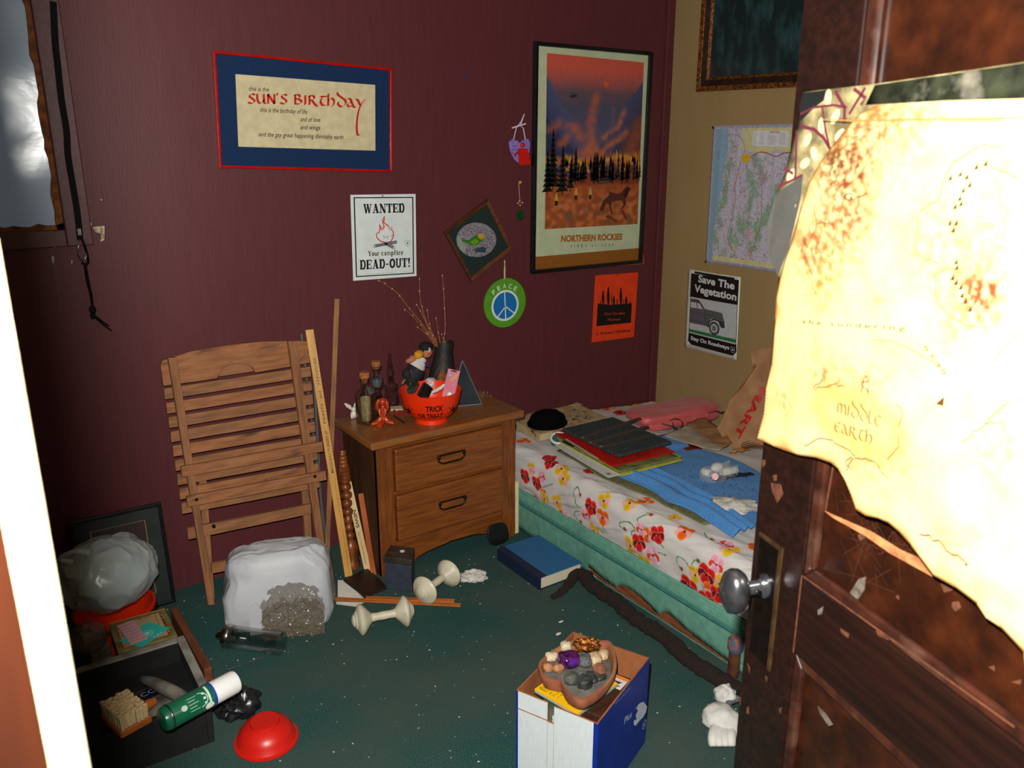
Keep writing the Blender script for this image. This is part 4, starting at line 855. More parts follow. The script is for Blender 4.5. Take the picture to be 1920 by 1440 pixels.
strip([L(488, 702), L(484, 728), L(494, 752)], [L(532, 700), L(540, 725), L(528, 750)], (206, 168, 40), 6)
for x, y in ((465, 820), (445, 880), (450, 970), (605, 990), (430, 1270), (540, 1310), (490, 1330)): q = L(x, y); P.ell(*q, .006, .007, (206, 140, 66), 6, 8)
strip([L(556, 560), L(552, 600), L(551, 652)], [L(770, 560), L(768, 600), L(764, 658)], (206, 206, 206), 4)
for i in range(11):
    for x0, x1_ in ((562, 620), (640, 700), (710, 760)):
        if i > 1 or x0 != 640: P.stroke([L(x0, 572+i*7), L(x1_-random.uniform(0, 20), 572+i*7)], .0009, (120, 120, 140), 6)
P.text('OREGON', L(652, 574), L(714, 574), .0075, (176, 40, 30), 6, bold=.02)
for i in range(6): P.stroke([L(330, 680+i*9), L(352, 681+i*9)], .0008, (90, 110, 140), 3)
P.build('print', t, mc, base=.001)
for x, y in ((313, 542), (270, 1346)): nail(t, fr, A6, x, y, .005, zz=.004)

m_signw2 = mat('cream_sign_card', (206, 206, 192), .5, c2=(196, 196, 180), scale=20)
mc2 = lambda x, y, z: (x, y, z+.012*math.sin(min(1, max(0, x/.26))*math.pi*.55)*(.4+.6*y/.36)+.003)
fr0, w, h = WR.quad([(1292, 502), (1391, 521), (1385, 675), (1284, 651)], .008)
t = thing('vegetation_sign', 'black and white vegetation sign with grey jeep on the khaki wall', 'sign', fr=fr0)
fr = fr0
MB().grid(lambda a, b: mc2(a*w, b*h, 0), 20, 12).build('sheet', m_signw2, t, smooth=180, solid=.0006)
L = lambda x, y: fr.pix(*A5(x, y), .008); P = Print(); P.STEP = .0004; K = (18, 18, 20); G = (84, 86, 90)
def lerpq(q, u, v):
    return tuple((Vector(q[0])*(1-u)+Vector(q[1])*u)*v+(Vector(q[3])*(1-u)+Vector(q[2])*u)*(1-v))
def patch(q, c, l, n=14):
    V = [lerpq(q, i/n, j/2) for j in range(3) for i in range(n+1)]
    P.raw(V, [(j*(n+1)+i, j*(n+1)+i+1, (j+1)*(n+1)+i+1, (j+1)*(n+1)+i) for j in range(2) for i in range(n)], c, l)
patch([L(1070, 137), L(1440, 195), L(1435, 215), L(1062, 155)], K, 1); patch([L(1034, 155), L(1478, 215), L(1463, 440), L(1022, 368)], K, 1)
patch([L(1010, 690), L(1447, 795), L(1446, 868), L(1003, 768)], K, 1); patch([L(1008, 766), L(1446, 866), L(1412, 898), L(1032, 798)], K, 1)
patch([L(1030, 366), L(1463, 440), L(1445, 797), L(1012, 690)], (176, 180, 180), 2)
for a in ((1030, 366, 1012, 690), (1460, 440, 1443, 795)): P.stroke([L(a[0], a[1]), L(a[2], a[3])], .003, K, 3)
P.poly([L(*p) for p in ((1031, 385), (1105, 395), (1120, 410), (1165, 478), (1025, 465))], (70, 72, 76), 3); P.poly([L(*p) for p in ((1032, 412), (1088, 420), (1090, 470), (1030, 462))], (176, 180, 180), 4); P.poly([L(*p) for p in ((1096, 422), (1112, 424), (1148, 478), (1096, 472))], (176, 180, 180), 4)
for c0_, c1_ in ((0, .5), (.5, 1)):
    pass
patch([L(1025, 462), L(1170, 480), L(1168, 628), L(1020, 600)], G, 3); patch([L(1165, 478), L(1322, 515), L(1340, 590), L(1166, 560)], G, 3); P.poly([L(*p) for p in ((1166, 558), (1215, 570), (1200, 640), (1168, 630))], G, 3); P.poly([L(*p) for p in ((1285, 580), (1340, 590), (1345, 650), (1310, 645), (1300, 610))], (50, 52, 56), 3)
P.stroke([L(*p) for p in ((1025, 500), (1166, 525), (1335, 560))], .0012, K, 5); P.stroke([L(1168, 480), L(1166, 620)], .0015, K, 5); P.stroke([L(*p) for p in ((1020, 575), (1160, 605))], .0015, K, 5)
P.stroke([L(*p) for p in ((1031, 385), (1105, 395), (1165, 478), (1322, 515), (1340, 590), (1342, 650))], .0018, K, 5); P.stroke([L(*p) for p in ((1190, 640), (1205, 590), (1250, 570), (1295, 590), (1305, 630))], .005, K, 5)
c0 = Vector(L(1250, 650)); rx = Vector(L(1298, 655)).x-c0.x; ry = Vector(L(1250, 590)).y-c0.y
P.ell(*c0, rx, ry, (44, 44, 48), 6, 30); P.ell(*c0, rx*.78, ry*.78, (120, 122, 126), 7, 30); P.ell(*c0, rx*.6, ry*.6, (170, 172, 174), 8, 30); P.ell(*c0, rx*.35, ry*.35, (60, 60, 64), 9, 20); P.ell(*c0, rx*.12, ry*.12, (190, 190, 190), 10, 10)
patch([L(1014, 655), L(1447, 752), L(1446, 782), L(1013, 680)], (30, 110, 60), 4)
for i in range(60):
    x = 1018+i*7; y = 660+(x-1014)*.224; P.poly([L(x, y), L(x+7, y+2), L(x+5, y-random.uniform(4, 14))], (34, 120, 66), 5)
wt = (200, 202, 198)
for s_, a, b, hh in (('Save The', (1102, 232), (1436, 300), 66), ('Vegetation', (1064, 318), (1452, 400), 66), ('Stay On Roadways', (1030, 752), (1382, 842), 34)):
    u0 = L(*a); u1 = L(a[0], a[1]-hh); P.text(s_, u0, L(*b), u1[1]-u0[1], wt, 3, bold=.03)
P.stroke([L(*p) for p in ((1398, 815), (1415, 822), (1432, 824), (1430, 862), (1413, 872), (1396, 852))], .0014, wt, 3, True); P.poly([L(1414, 830), L(1424, 852), L(1404, 848)], wt, 3)
P.text('EM-92 U.S. Department of Agriculture Forest Service', L(1005, 806), L(1215, 852), .002, K, 1)
P.build('print', t, mc2, base=.0006); nail(t, fr, A5, 1288, 158, .004, zz=.010)
C1 = crop(640, 620, .1389); C2 = crop(1040, 740, .1979); C3 = crop(100, 1140, .16667); C4 = crop(960, 1170, .14583); C5 = crop(560, 780, .25)
def axisM(a, b):
    """matrix with origin a and local z towards b"""
    a = Vector(a); d = (Vector(b)-a).normalized(); return Matrix.Translation(a) @ d.to_track_quat('Z', 'Y').to_matrix().to_4x4()
# ------------------------------------------------------------------ folding chair leaning on the wall
m_chair = mat('weathered_chair_wood', (146, 98, 62), .75, c2=(124, 80, 48), scale=9, stretch=(1.2, 8, 8), bump=.25, bscale=30, c3=(92, 62, 42), s3=4, l3=(.55, .8))
m_chairv = mat('weathered_chair_post', (144, 96, 60), .75, c2=(122, 78, 46), scale=9, stretch=(8, 1.2, 8), bump=.25, bscale=30, c3=(92, 62, 42), s3=4, l3=(.55, .8))
m_chairb = mat('burnt_chair_wood', (152, 100, 62), .75, c2=(130, 80, 46), scale=9, stretch=(1.2, 8, 8), bump=.25, bscale=30, c3=(52, 34, 24), s3=6, l3=(.58, .78))
foot = FL(*B1(276, 1424)); tt = math.radians(7.0)
CHF = Fr(foot, (1, 0, 0), (0, math.sin(tt), math.cos(tt)))
t = thing('folding_chair', 'weathered wooden slatted folding chair leaning folded against the wall', 'chair', fr=CHF)
def cm(name, pts, z0, z1, m, floor=False):
    q = [CHF.pix(*B1(*p), (z0+z1)/2) for p in pts]
    if floor:  # bring the lower end down on the floor
        k = 1/math.cos(tt)*0
        q = [(a, b) for a, b in q]
    return MB().prism(q, z0, z1).build(name, m, t, bevel=.0015)
hdl = [(475, 380), (462, 356), (435, 343), (400, 338), (360, 343), (330, 358), (312, 385), (303, 406)]
cm('top_board', [(48, 345), (58, 326), (110, 308), (180, 285), (350, 257), (500, 241), (640, 236), (720, 240), (722, 280), (640, 352)]+hdl+[(62, 440)], -.018, -.002, m_chairb)
for i in range(-1, 9):
    xl, yl = 64+9.8*i, 452+64.3*i; xr, yr = 722+5*i, 352+62.3*i
    d_ = .018 if i < 0 else 0; cm('slat', [(xl, yl), (xr, yr), (xr+3, yr+46), (xl+4, yl+49)], -.019-d_, -.004-d_, (m_chair, m_chairb)[i % 3 == 1])
cm('leg', [(82, 313), (121, 311), (291, 1421), (262, 1424)], 0, .020, m_chairv)
cm('leg', [(621, 238), (660, 238), (805, 1290), (774, 1296)], 0, .020, m_chairv)
cm('leg', [(220, 860), (255, 858), (292, 1400), (266, 1405)], -.050, -.032, m_chairv)
cm('leg', [(676, 800), (712, 798), (738, 1300), (708, 1306)], -.050, -.032, m_chairv)
cm('cross_bar', [(140, 803), (776, 690), (780, 734), (146, 850)], .020, .036, m_chairb); cm('cross_bar', [(165, 937), (790, 820), (795, 862), (171, 984)], .020, .036, m_chairb)
cm('stretcher', [(168, 1078), (722, 970), (725, 1014), (173, 1130)], -.032, -.014, m_chair); cm('stretcher', [(278, 1236), (725, 1155), (727, 1196), (280, 1282)], -.032, -.014, m_chair)
for x, y in ((212, 952), (745, 848), (290, 1072)):
    q = CHF.pix(*B1(x, y), .036); MB().lathe([(.006, .03), (.006, .0375), (0, .038)], 12, Matrix.Translation((q[0], q[1], 0))).build('bolt', m_dark, t)

# ------------------------------------------------------------------ nightstand
m_oak = mat('honey_oak', (134, 74, 27), .42, c2=(106, 56, 19), scale=9, stretch=(1.0, 10, 12), bump=.15, bscale=26, coat=.25, c3=(92, 46, 16), s3=3, l3=(.55, .8))
m_oakv = mat('honey_oak_upright', (128, 70, 25), .42, c2=(100, 52, 18), scale=9, stretch=(10, 10, 1.0), bump=.15, bscale=26, coat=.25, c3=(88, 44, 16), s3=3, l3=(.55, .8))
m_oakt = mat('dusty_oak_top', (150, 86, 32), .42, c2=(122, 68, 24), scale=9, stretch=(1.0, 10, 12), c3=(112, 88, 62), s3=4, l3=(.46, .66), coat=.2)
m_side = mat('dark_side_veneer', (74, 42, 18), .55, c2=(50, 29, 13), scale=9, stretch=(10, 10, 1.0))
NX0, NX1, NYF, NZ = 1.185, 1.80, 2.585, .557
t = thing('nightstand', 'honey oak nightstand with two drawers and bail pulls', 'nightstand', loc=(1.49, 2.76, 0))
def ns(name, x0, y0, z0, x1, y1, z1, m, par=None, bev=.002):
    b = MB().box(x0-1.49, y0-2.76, z0, x1-1.49, y1-2.76, z1); return b.build(name, m, par or t, bevel=bev)
tb = MB().box(1.155-1.49, 2.558-2.76, .527, 1.828-1.49, 2.895-2.76, NZ).build('top', m_oakt, t, bevel=.008, seg=3)
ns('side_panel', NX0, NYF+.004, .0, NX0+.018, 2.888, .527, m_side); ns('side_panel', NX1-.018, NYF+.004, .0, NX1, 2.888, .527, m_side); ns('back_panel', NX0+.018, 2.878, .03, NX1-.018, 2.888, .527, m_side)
ns('post', NX0, NYF, 0, NX0+.066, NYF+.022, .527, m_oakv); ns('post', NX1-.066, NYF, 0, NX1, NYF+.022, .527, m_oakv)
ns('rail', NX0+.066, NYF+.004, .508, NX1-.066, NYF+.022, .527, m_oak); ns('rail', NX0+.066, NYF+.006, .322, NX1-.066, NYF+.022, .334, m_oak)
ap = [(NX0+.066, .128), (NX1-.066, .128), (NX1-.066, .0), (NX1-.095, .0), (NX1-.105, .03), (NX1-.125, .045), (NX1-.2, .062), (NX1-.32, .066), (NX0+.30, .062), (NX0+.2, .052), (NX0+.145, .035), (NX0+.125, .0), (NX0+.066, .0)]
MB().prism([(x-1.49, z) for x, z in ap], 0, .018, Matrix.Translation((0, NYF+.003-2.76+.018, 0)) @ Matrix.Rotation(math.pi/2, 4, 'X')).build('apron', m_oak, t, bevel=.0015)
m_pull = mat('antique_pull_metal', (58, 46, 30), .4, .8, c2=(34, 28, 20), scale=60)
for z0, z1 in ((.336, .506), (.136, .322)):
    d = ns('drawer', NX0+.070, NYF-.012, z0, NX1-.070, NYF+.02, z1, m_oak, bev=.006)
    ns('drawer_box', NX0+.080, NYF+.02, z0+.01, NX1-.080, 2.87, z1-.02, m_side, d)
    zc = (z0+z1)/2+.006; b = MB()
    path = [(-.058, .017), (.058, .017), (.058, -.006), (.040, -.017), (-.040, -.017), (-.058, -.006)]
    b.tube([(1.4925-1.49+x, NYF-.0155-2.76, zc+z) for x, z in path], .0036, 8, closed=True); b.build('pull', m_pull, d, smooth=50)
    for s_ in (-1, 1): MB().blob((.0025+s_*.056, NYF-.014-2.76, zc+.010), (.008, .006, .010), nu=12, nv=8).build('pull_mount', m_pull, d, smooth=60)
# ------------------------------------------------------------------ bed
BX0, BX1, BY0, BY1, BZ = 1.852, 2.905, 1.0, 2.925, .186
m_teal2 = mat('teal_ticking', (104, 158, 138), .8, c2=(90, 142, 124), scale=40, c3=(74, 124, 110), s3=6, l3=(.55, .75), bump=.2, bscale=300)
m_tealb = mat('dark_teal_band', (64, 128, 116), .7, c2=(54, 112, 104), scale=60)
m_rawwood = mat('bare_box_spring_wood', (146, 84, 48), .8, c2=(104, 56, 30), scale=10, stretch=(8, 1, 8), c3=(70, 40, 26), s3=12, l3=(.55, .7))
t = thing('box_spring', 'teal fabric box spring with torn side baring its wooden rail', 'box spring', loc=((BX0+BX1)/2, (BY0+BY1)/2, 0))
ox, oy = (BX0+BX1)/2, (BY0+BY1)/2
MB().box(BX0+.02-ox, BY0+.02-oy, .07, BX1-ox, BY1-oy, BZ).build('core', m_teal2, t, bevel=.01)
SB = Fr((BX0, 0, 0), (0, -1, 0), (0, 0, 1))   # the side facing the room: u = -Y
up_ = [(590, 575), (640, 622), (700, 672), (740, 700), (775, 722), (800, 708), (840, 714), (880, 735), (930, 772), (1000, 840), (1060, 905), (1095, 890), (1130, 888), (1200, 952), (1260, 1012), (1330, 1066), (1400, 1122), (1480, 1180), (1560, 1236)]
dn_ = [(590, 585), (640, 650), (700, 705), (800, 785), (950, 890), (1100, 985), (1300, 1110), (1560, 1272)]
U = sorted((-SB.pix(*B5(*p))[0], SB.pix(*B5(*p))[1]) for p in up_); Dn = sorted((-SB.pix(*B5(*p))[0], SB.pix(*B5(*p))[1]) for p in dn_)
def interp(T, y): return float(np.interp(y, [a for a, b in T], [b for a, b in T]))
ylo, yhi = max(U[0][0], Dn[0][0]), min(U[-1][0], Dn[-1][0])
MB().box(BX0+.006-ox, BY0+.03-oy, .0, BX0+.028-ox, BY1-.02-oy, .10).build('rail', m_rawwood, t)
MB().box(BX1-.03-ox, BY0+.03-oy, .0, BX1-ox, BY1-.02-oy, .08).build('rail', m_rawwood, t)
def bow(z): return -.006*math.sin(math.pi*min(1, max(0, z/BZ)))
def clothstrip(zlo, zhi, y0, y1, n, m_):
    return MB().grid(lambda a, b: ((BX0+bow(zlo(y0+(y1-y0)*a)+(zhi(y0+(y1-y0)*a)-zlo(y0+(y1-y0)*a))*b)+.0012*nz3(a*40, b*3, 1))-ox, y0+(y1-y0)*a-oy, zlo(y0+(y1-y0)*a)+(zhi(y0+(y1-y0)*a)-zlo(y0+(y1-y0)*a))*b), n, m_)
rg = lambda y, s_: .004*nz3(y*60, s_, 2)+.003*nz3(y*140, s_, 5)
ztop = lambda y: BZ
clothstrip(lambda y: interp(U, y)+rg(y, 1) if ylo < y < yhi else (.0 if y >= yhi else interp(U, ylo)), ztop, BY0, BY1, 300, 8).build('side_cloth', m_teal2, t, smooth=60, solid=.002)
clothstrip(lambda y: .0, lambda y: max(.003, interp(Dn, y)+rg(y, 7)-.004) if ylo < y < yhi else .03, BY0, yhi, 240, 4).build('side_cloth', m_teal2, t, smooth=60, solid=.002)
for z0, z1 in ((.118, .138),):
    MB().grid(lambda a, b: (BX0+bow(z0+(z1-z0)*b)-.0018-ox, BY0+(BY1-BY0)*a-oy, z0+(z1-z0)*b), 120, 4).build('band', m_tealb, t, smooth=60, solid=.001)
for z in (.178, .152):
    MB().tube([(BX0+bow(z)-.002-ox, BY0+(BY1-BY0)*k/40-oy, z) for k in range(41)], .0032 if z > .17 else .0018, 6).build('piping', m_teal2, t, smooth=60)
# mattress with printed sheet: (s,t) = along the bed, up the side and over the top
MT = .366; RR = .045
def mz(X, Y): return MT-.060*max(0, min(1, (X-1.95)/.9))**1.2+.004*nz3(X*5, Y*5, .3)
def sheet_pt(Y, tt_):
    side_h = MT-BZ-RR
    if tt_ < side_h:
        z = BZ+.004+tt_; bulge = .012*math.sin(math.pi*tt_/(side_h+RR)); X = BX0-.004-bulge; nrm = Vector((-1, 0, 0))
    elif tt_ < side_h+RR*1.5708:
        a = (tt_-side_h)/RR; X = BX0-.004-.012*math.sin(math.pi*side_h/(side_h+RR))+RR*(1-math.cos(a)); z = BZ+side_h+RR*math.sin(a)+.002; nrm = Vector((-math.cos(a), 0, math.sin(a)))
    else:
        X = BX0-.013+RR+(tt_-side_h-RR*1.5708); z = mz(X, Y); nrm = Vector((0, 0, 1))
    # folds of the loose sheet
    f = .004*nz3(Y*9+tt_*6, tt_*22-Y*5, 1.7)+.012*max(0, nz3(Y*15+tt_*34, Y*4-tt_*6, 5.1)-.08)*math.exp(-((tt_-.10)/.12)**2)
    p = Vector((X, Y, z))+nrm*f
    p.y += .0
    return p
ts = list(np.arange(0, .42, .0032))+list(np.arange(.42, 1.19, .012)); ys = list(np.arange(BY0, 1.40, .02))+list(np.arange(1.40, BY1+.001, .0034))
tmax = (MT-BZ-RR)+RR*1.5708+(BX1-.01-(BX0-.013+RR)); ts = [x for x in ts if x < tmax]+[tmax]
V = [sheet_pt(y, x) for x in ts for y in ys]; nY = len(ys)
SS, TT = np.meshgrid(np.array(ys), np.array(ts)); S1 = SS.ravel(); T1 = TT.ravel()
base = np.tile(np.array(lin((206, 202, 198))), (len(S1), 1))
def paint(mask, c, k=1.0):
    base[mask] = base[mask]*(1-k)+np.array(lin(c))*k
def st_of(px, py):
    """pixel -> sheet coordinates, side first, then top"""
    u, z = SB.pix(px, py)
    if z < MT-RR*.6: return (-u, z-BZ)
    P_ = FL(px, py, .36)
    for _ in range(3): P_ = FL(px, py, mz(P_.x, P_.y))
    side_h = MT-BZ-RR
    if P_.x < BX0+.02: return (P_.y, side_h+.05)
    return (P_.y, side_h+RR*1.5708+P_.x-(BX0-.013+RR))
RED = ((206, 26, 20), (104, 24, 24), (236, 120, 110)); YEL = ((216, 176, 34), (226, 160, 180), (236, 196, 70)); ORG = ((230, 96, 24), (226, 166, 184), (242, 150, 60)); PNK = ((226, 164, 184), (210, 70, 40), (240, 200, 204))
def flower(sx, ty, r, pal, rot):
    dx = S1-sx; dy = T1-ty; sel = np.where(dx*dx+dy*dy < (r*1.35)**2)[0]
    if not len(sel): return
    X = dx[sel]*math.cos(rot)+dy[sel]*math.sin(rot); Y = -dx[sel]*math.sin(rot)+dy[sel]*math.cos(rot)
    for k, (ax, ay, rr_, ci) in enumerate(((-.42, .42, .52, 0), (.42, .42, .52, 0), (-.5, -.18, .46, 1), (.5, -.18, .46, 1), (0, -.5, .5, 0))):
        d = np.sqrt((X/r-ax)**2+(Y/r-ay)**2)
        base[sel[(d < rr_*1.14)]] = np.array(lin(pal[2]))
        base[sel[(d < rr_)]] = np.array(lin(pal[ci]))
        base[sel[(d < rr_*.45)&(ci == 0)]] = np.array(lin(pal[0]))*.85
    d = np.sqrt((X/r)**2+(Y/r)**2); base[sel[d < .16]] = np.array(lin((60, 26, 20)))
def stem(pts):
    q = [st_of(*p) for p in smooth_path([B5(*p) for p in pts], 5)]
    for a, b in zip(q[:-1], q[1:]):
        ax, ay = a; bx, by = b; L2 = (bx-ax)**2+(by-ay)**2+1e-12
        k = np.clip(((S1-ax)*(bx-ax)+(T1-ay)*(by-ay))/L2, 0, 1); d = (S1-ax-k*(bx-ax))**2+(T1-ay-k*(by-ay))**2
        paint(d < .0021**2, (52, 130, 60))
random.seed(9)
for pts in ([(540, 290), (508, 250), (515, 215), (560, 212)], [(560, 195), (520, 130), (512, 70), (530, 48), (552, 95)], [(865, 330), (820, 305), (830, 285), (880, 285), (930, 325)], [(940, 300), (930, 250), (950, 225), (985, 240)], [(1235, 600), (1205, 560), (1215, 515), (1260, 540), (1300, 600)], [(1300, 590), (1320, 545), (1350, 545)], [(700, 360), (660, 320)], [(725, 360), (708, 315)], [(1120, 460), (1085, 415)], [(1135, 510), (1080, 488)], [(1370, 360), (1390, 390), (1420, 400)], [(300, 50), (365, 28)], [(1380, 760), (1370, 700)], [(905, 380), (900, 350), (925, 340)], [(1450, 900), (1440, 860)], [(680, 420), (640, 410)]): stem(pts)
for x, y in ((545, 285), (553, 100), (862, 330), (985, 238), (1235, 600), (1350, 545), (1420, 400)): flower(*st_of(*B5(x, y)), .008, ((196, 50, 30), (60, 130, 60), (60, 130, 60)), 0)
FLW = [(300, 130, .019, YEL), (300, 95, .016, ORG), (395, 150, .022, YEL), (425, 235, .022, PNK), (705, 140, .025, YEL), (830, 165, .025, YEL), (630, 345, .024, YEL), (590, 235, .022, PNK), (705, 255, .026, ORG), (625, 185, .026, RED), (745, 460, .016, YEL), (965, 335, .021, PNK), (890, 445, .026, YEL), (970, 570, .027, YEL), (1010, 375, .02, ORG), (1040, 510, .027, PNK), (950, 425, .026, RED), (1075, 370, .026, RED), (1330, 640, .024, YEL), (1500, 700, .024, YEL), (1470, 570, .025, PNK), (1405, 640, .029, RED), (1440, 770, .03, ORG), (1270, 725, .031, RED), (1395, 820, .029, RED), (1475, 775, .024, RED), (1165, 258, .02, YEL), (970, 140, .024, ORG), (1225, 345, .026, ORG), (1540, 475, .026, YEL), (230, 125, .012, PNK), (1140, 735, .01, PNK), (1485, 965, .02, YEL), (1410, 915, .014, ORG)]
for x, y, r, pal in FLW: flower(*st_of(*B5(x, y)), r*1.22, pal, random.uniform(-.5, .5))
for x, y, r, pal in ((225, 585, .02, YEL), (340, 600, .026, YEL), (440, 655, .026, YEL), (330, 510, .024, RED), (185, 640, .025, RED), (268, 560, .024, RED), (300, 645, .02, PNK), (265, 690, .024, RED), (310, 800, .024, YEL), (405, 820, .025, YEL), (150, 395, .026, ORG), (610, 605, .02, RED), (235, 605, .012, PNK), (250, 790, .014, PNK)): flower(*st_of(*B4(x, y)), r*1.22, pal, random.uniform(-.5, .5))
for x, y, r, pal in ((735, 172, .034, ORG), (830, 200, .04, RED), (900, 145, .036, YEL), (960, 195, .034, YEL), (1085, 125, .036, YEL), (1120, 115, .034, PNK), (1180, 128, .03, RED), (760, 160, .03, YEL)): flower(*st_of(*B4(x, y)), r, pal, random.uniform(-.5, .5))
for i in range(60):
    s_ = random.uniform(1.0, 1.6); x = random.uniform(.2, 1.1); flower(s_, x, .028, random.choice((RED, YEL, ORG, PNK)), random.uniform(0, 6))
me = bpy.data.meshes.new('mattress'); nT = len(ts)
me.from_pydata([tuple(v-Vector((ox, oy, 0))) for v in V], [], [(j*nY+i, (j+1)*nY+i, (j+1)*nY+i+1, j*nY+i+1) for j in range(nT-1) for i in range(nY-1)]); me.update()
ca = me.color_attributes.new('Col', 'FLOAT_COLOR', 'POINT'); buf = np.ones((len(V), 4), dtype=np.float32); buf[:, :3] = base; ca.data.foreach_set('color', buf.ravel())
me.materials.append(colmat('pansy_sheet', .85, .2, bump=.25, bscale=350, vary=.1, vscale=14)); me.polygons.foreach_set('use_smooth', [True]*len(me.polygons))
mt_ = thing('mattress', 'mattress in a white sheet printed with red and yellow pansies', 'mattress', loc=(ox, oy, BZ))
o = bpy.data.objects.new('sheet', me); col.objects.link(o); o.parent = mt_; o.location = (0, 0, -BZ)
MB().box(BX0+.016-ox, BY0+.02-oy, .002, BX1-.01-ox, BY1-.01-oy, .085).build('core', m_paper, mt_, bevel=.02)
def bedp(px, py, dz=0.0):
    P_ = FL(px, py, .36)
    for _ in range(4): P_ = FL(px, py, max(.28, mz(P_.x, P_.y))+dz)
    return P_
# ------------------------------------------------------------------ things on the nightstand
m_glass = glassm('clear_glass', (250, 253, 252), .10)
m_glassg = glassm('smoky_glass', (238, 240, 242), .10)
m_cork = mat('cork', (168, 106, 56), .9, c2=(120, 70, 34), scale=120, bump=.5)
m_frost = film('frosted_glass', (120, 120, 130), .35, .3, 0.0)
m_orangep = mat('orange_plastic', (232, 52, 10), .35, c2=(226, 46, 8), scale=20)
m_blackp = mat('black_ink', (10, 9, 9), .6); m_porc = mat('white_porcelain', (214, 206, 190), .3, c2=(200, 190, 172), scale=40)
m_amber = mat('orange_resin', (176, 58, 16), .3, c2=(150, 44, 10), scale=40, coat=.3)
def at_ns(c, x, y): p = FL(*c(x, y), NZ); return p
def T(p): return Matrix.Translation(Vector(p))
# bottle with square shoulders
p = at_ns(C1, 345, 1245); k = mpp(p)*.1389
t = thing('square_bottle', 'square clear glass bottle with cork and a paper scroll inside', 'bottle', loc=p, rz=.5)
prof = [(.0, 0), (.030, 0), (.033, .004), (.033, .118), (.030, .128), (.017, .140), (.0145, .148), (.0145, .168), (.017, .171), (.017, .177), (.0115, .178), (.0115, .145), (.026, .126), (.030, .114), (.030, .008), (0, .008)]
MB().lathe(prof, 40, power=5).build('glass', m_glass, t, smooth=45)
MB().lathe([(0, .160), (.0108, .160), (.0125, .177), (.019, .180), (.020, .198), (.017, .203), (0, .204)], 16).build('cork', m_cork, t, smooth=40)
MB().grid(lambda a, b: (.021*math.cos(a*7.5)*(1-.15*a), .021*math.sin(a*7.5)*(1-.15*a), .012+.09*b), 40, 4).build('paper_scroll', mat('tan_paper', (176, 158, 116), .8, c2=(150, 130, 90), scale=60), t, smooth=60, solid=.0006)
# hourglass bottle
p = at_ns(C1, 500, 1165); t = thing('hourglass_bottle', 'slim hourglass shaped glass bottle with cork behind the square bottle', 'bottle', loc=p)
prof = [(0, 0), (.020, 0), (.021, .004), (.019, .03), (.017, .06), (.020, .085), (.015, .100), (.013, .108), (.022, .122), (.026, .140), (.024, .158), (.014, .172), (.012, .182), (.018, .196), (.024, .208), (.0235, .210), (.011, .184), (.012, .172), (.0225, .156), (.024, .140), (.020, .123), (.011, .108), (.013, .100), (.0175, .084), (.015, .06), (.0175, .006), (0, .006)]
MB().lathe(prof, 28).build('glass', m_glass, t, smooth=60)
MB().lathe([(0, .126), (.019, .126), (.0225, .140), (.0215, .154), (0, .158)], 24).build('frosted_fill', m_frost, t, smooth=50)
MB().lathe([(0, .008), (.014, .008), (.0135, .058), (.016, .082), (0, .084)], 20).build('oil_fill', glassm('pale_yellow_oil', (240, 234, 180), .02), t, smooth=50)
MB().lathe([(0, .196), (.0165, .197), (.019, .210), (.018, .226), (0, .228)], 16).build('cork', m_cork, t, smooth=40)
# spired decanter
p = at_ns(C1, 680, 1000); t = thing('spired_decanter', 'cut glass decanter with tall pointed stopper against the wall', 'decanter', loc=p)
prof = [(0, 0), (.026, 0), (.030, .006), (.032, .02), (.030, .045), (.026, .06), (.032, .075), (.030, .085), (.015, .094), (.0125, .104), (.017, .112), (.013, .118), (.011, .116), (.014, .110), (.010, .104), (.012, .094), (.027, .083), (.023, .06), (.028, .04), (.028, .008), (0, .007)]
MB().lathe(prof, 10).build('body', m_glass, t); MB().lathe([(0, .11), (.009, .11), (.012, .121), (.019, .130), (.016, .142), (.013, .152), (.009, .18), (.006, .205), (.008, .214), (0, .216)], 20).build('stopper', m_glassg, t, smooth=50)
# white winged figurine
p = at_ns(C1, 172, 1180); t = thing('winged_figurine', 'small white porcelain winged figurine on the left nightstand corner', 'figurine', loc=p)
MB().blob((0, 0, .016), (.014, .012, .016), lambda d: 1+.12*nz3(d.x*3, d.y*3, d.z*3), 16, 10).blob((0, -.002, .036), (.0105, .010, .011), None, 14, 8).blob((-.011, -.006, .012), (.006, .006, .012), None, 8, 6).blob((.010, -.008, .010), (.006, .006, .010), None, 8, 6).build('body', m_porc, t, smooth=60)
MB().prism([(-.002, .026), (-.012, .036), (-.028, .050), (-.036, .066), (-.026, .064), (-.008, .052)], -.002, .002, Matrix.Translation((0, .006, 0)) @ Matrix.Rotation(math.pi/2, 4, 'X')).build('wing', m_porc, t, bevel=.001)
MB().prism([(.002, .026), (.012, .036), (.013, .062), (.006, .052)], -.002, .002, Matrix.Translation((0, .008, 0)) @ Matrix.Rotation(math.pi/2, 4, 'X')).build('wing', m_porc, t, bevel=.001)
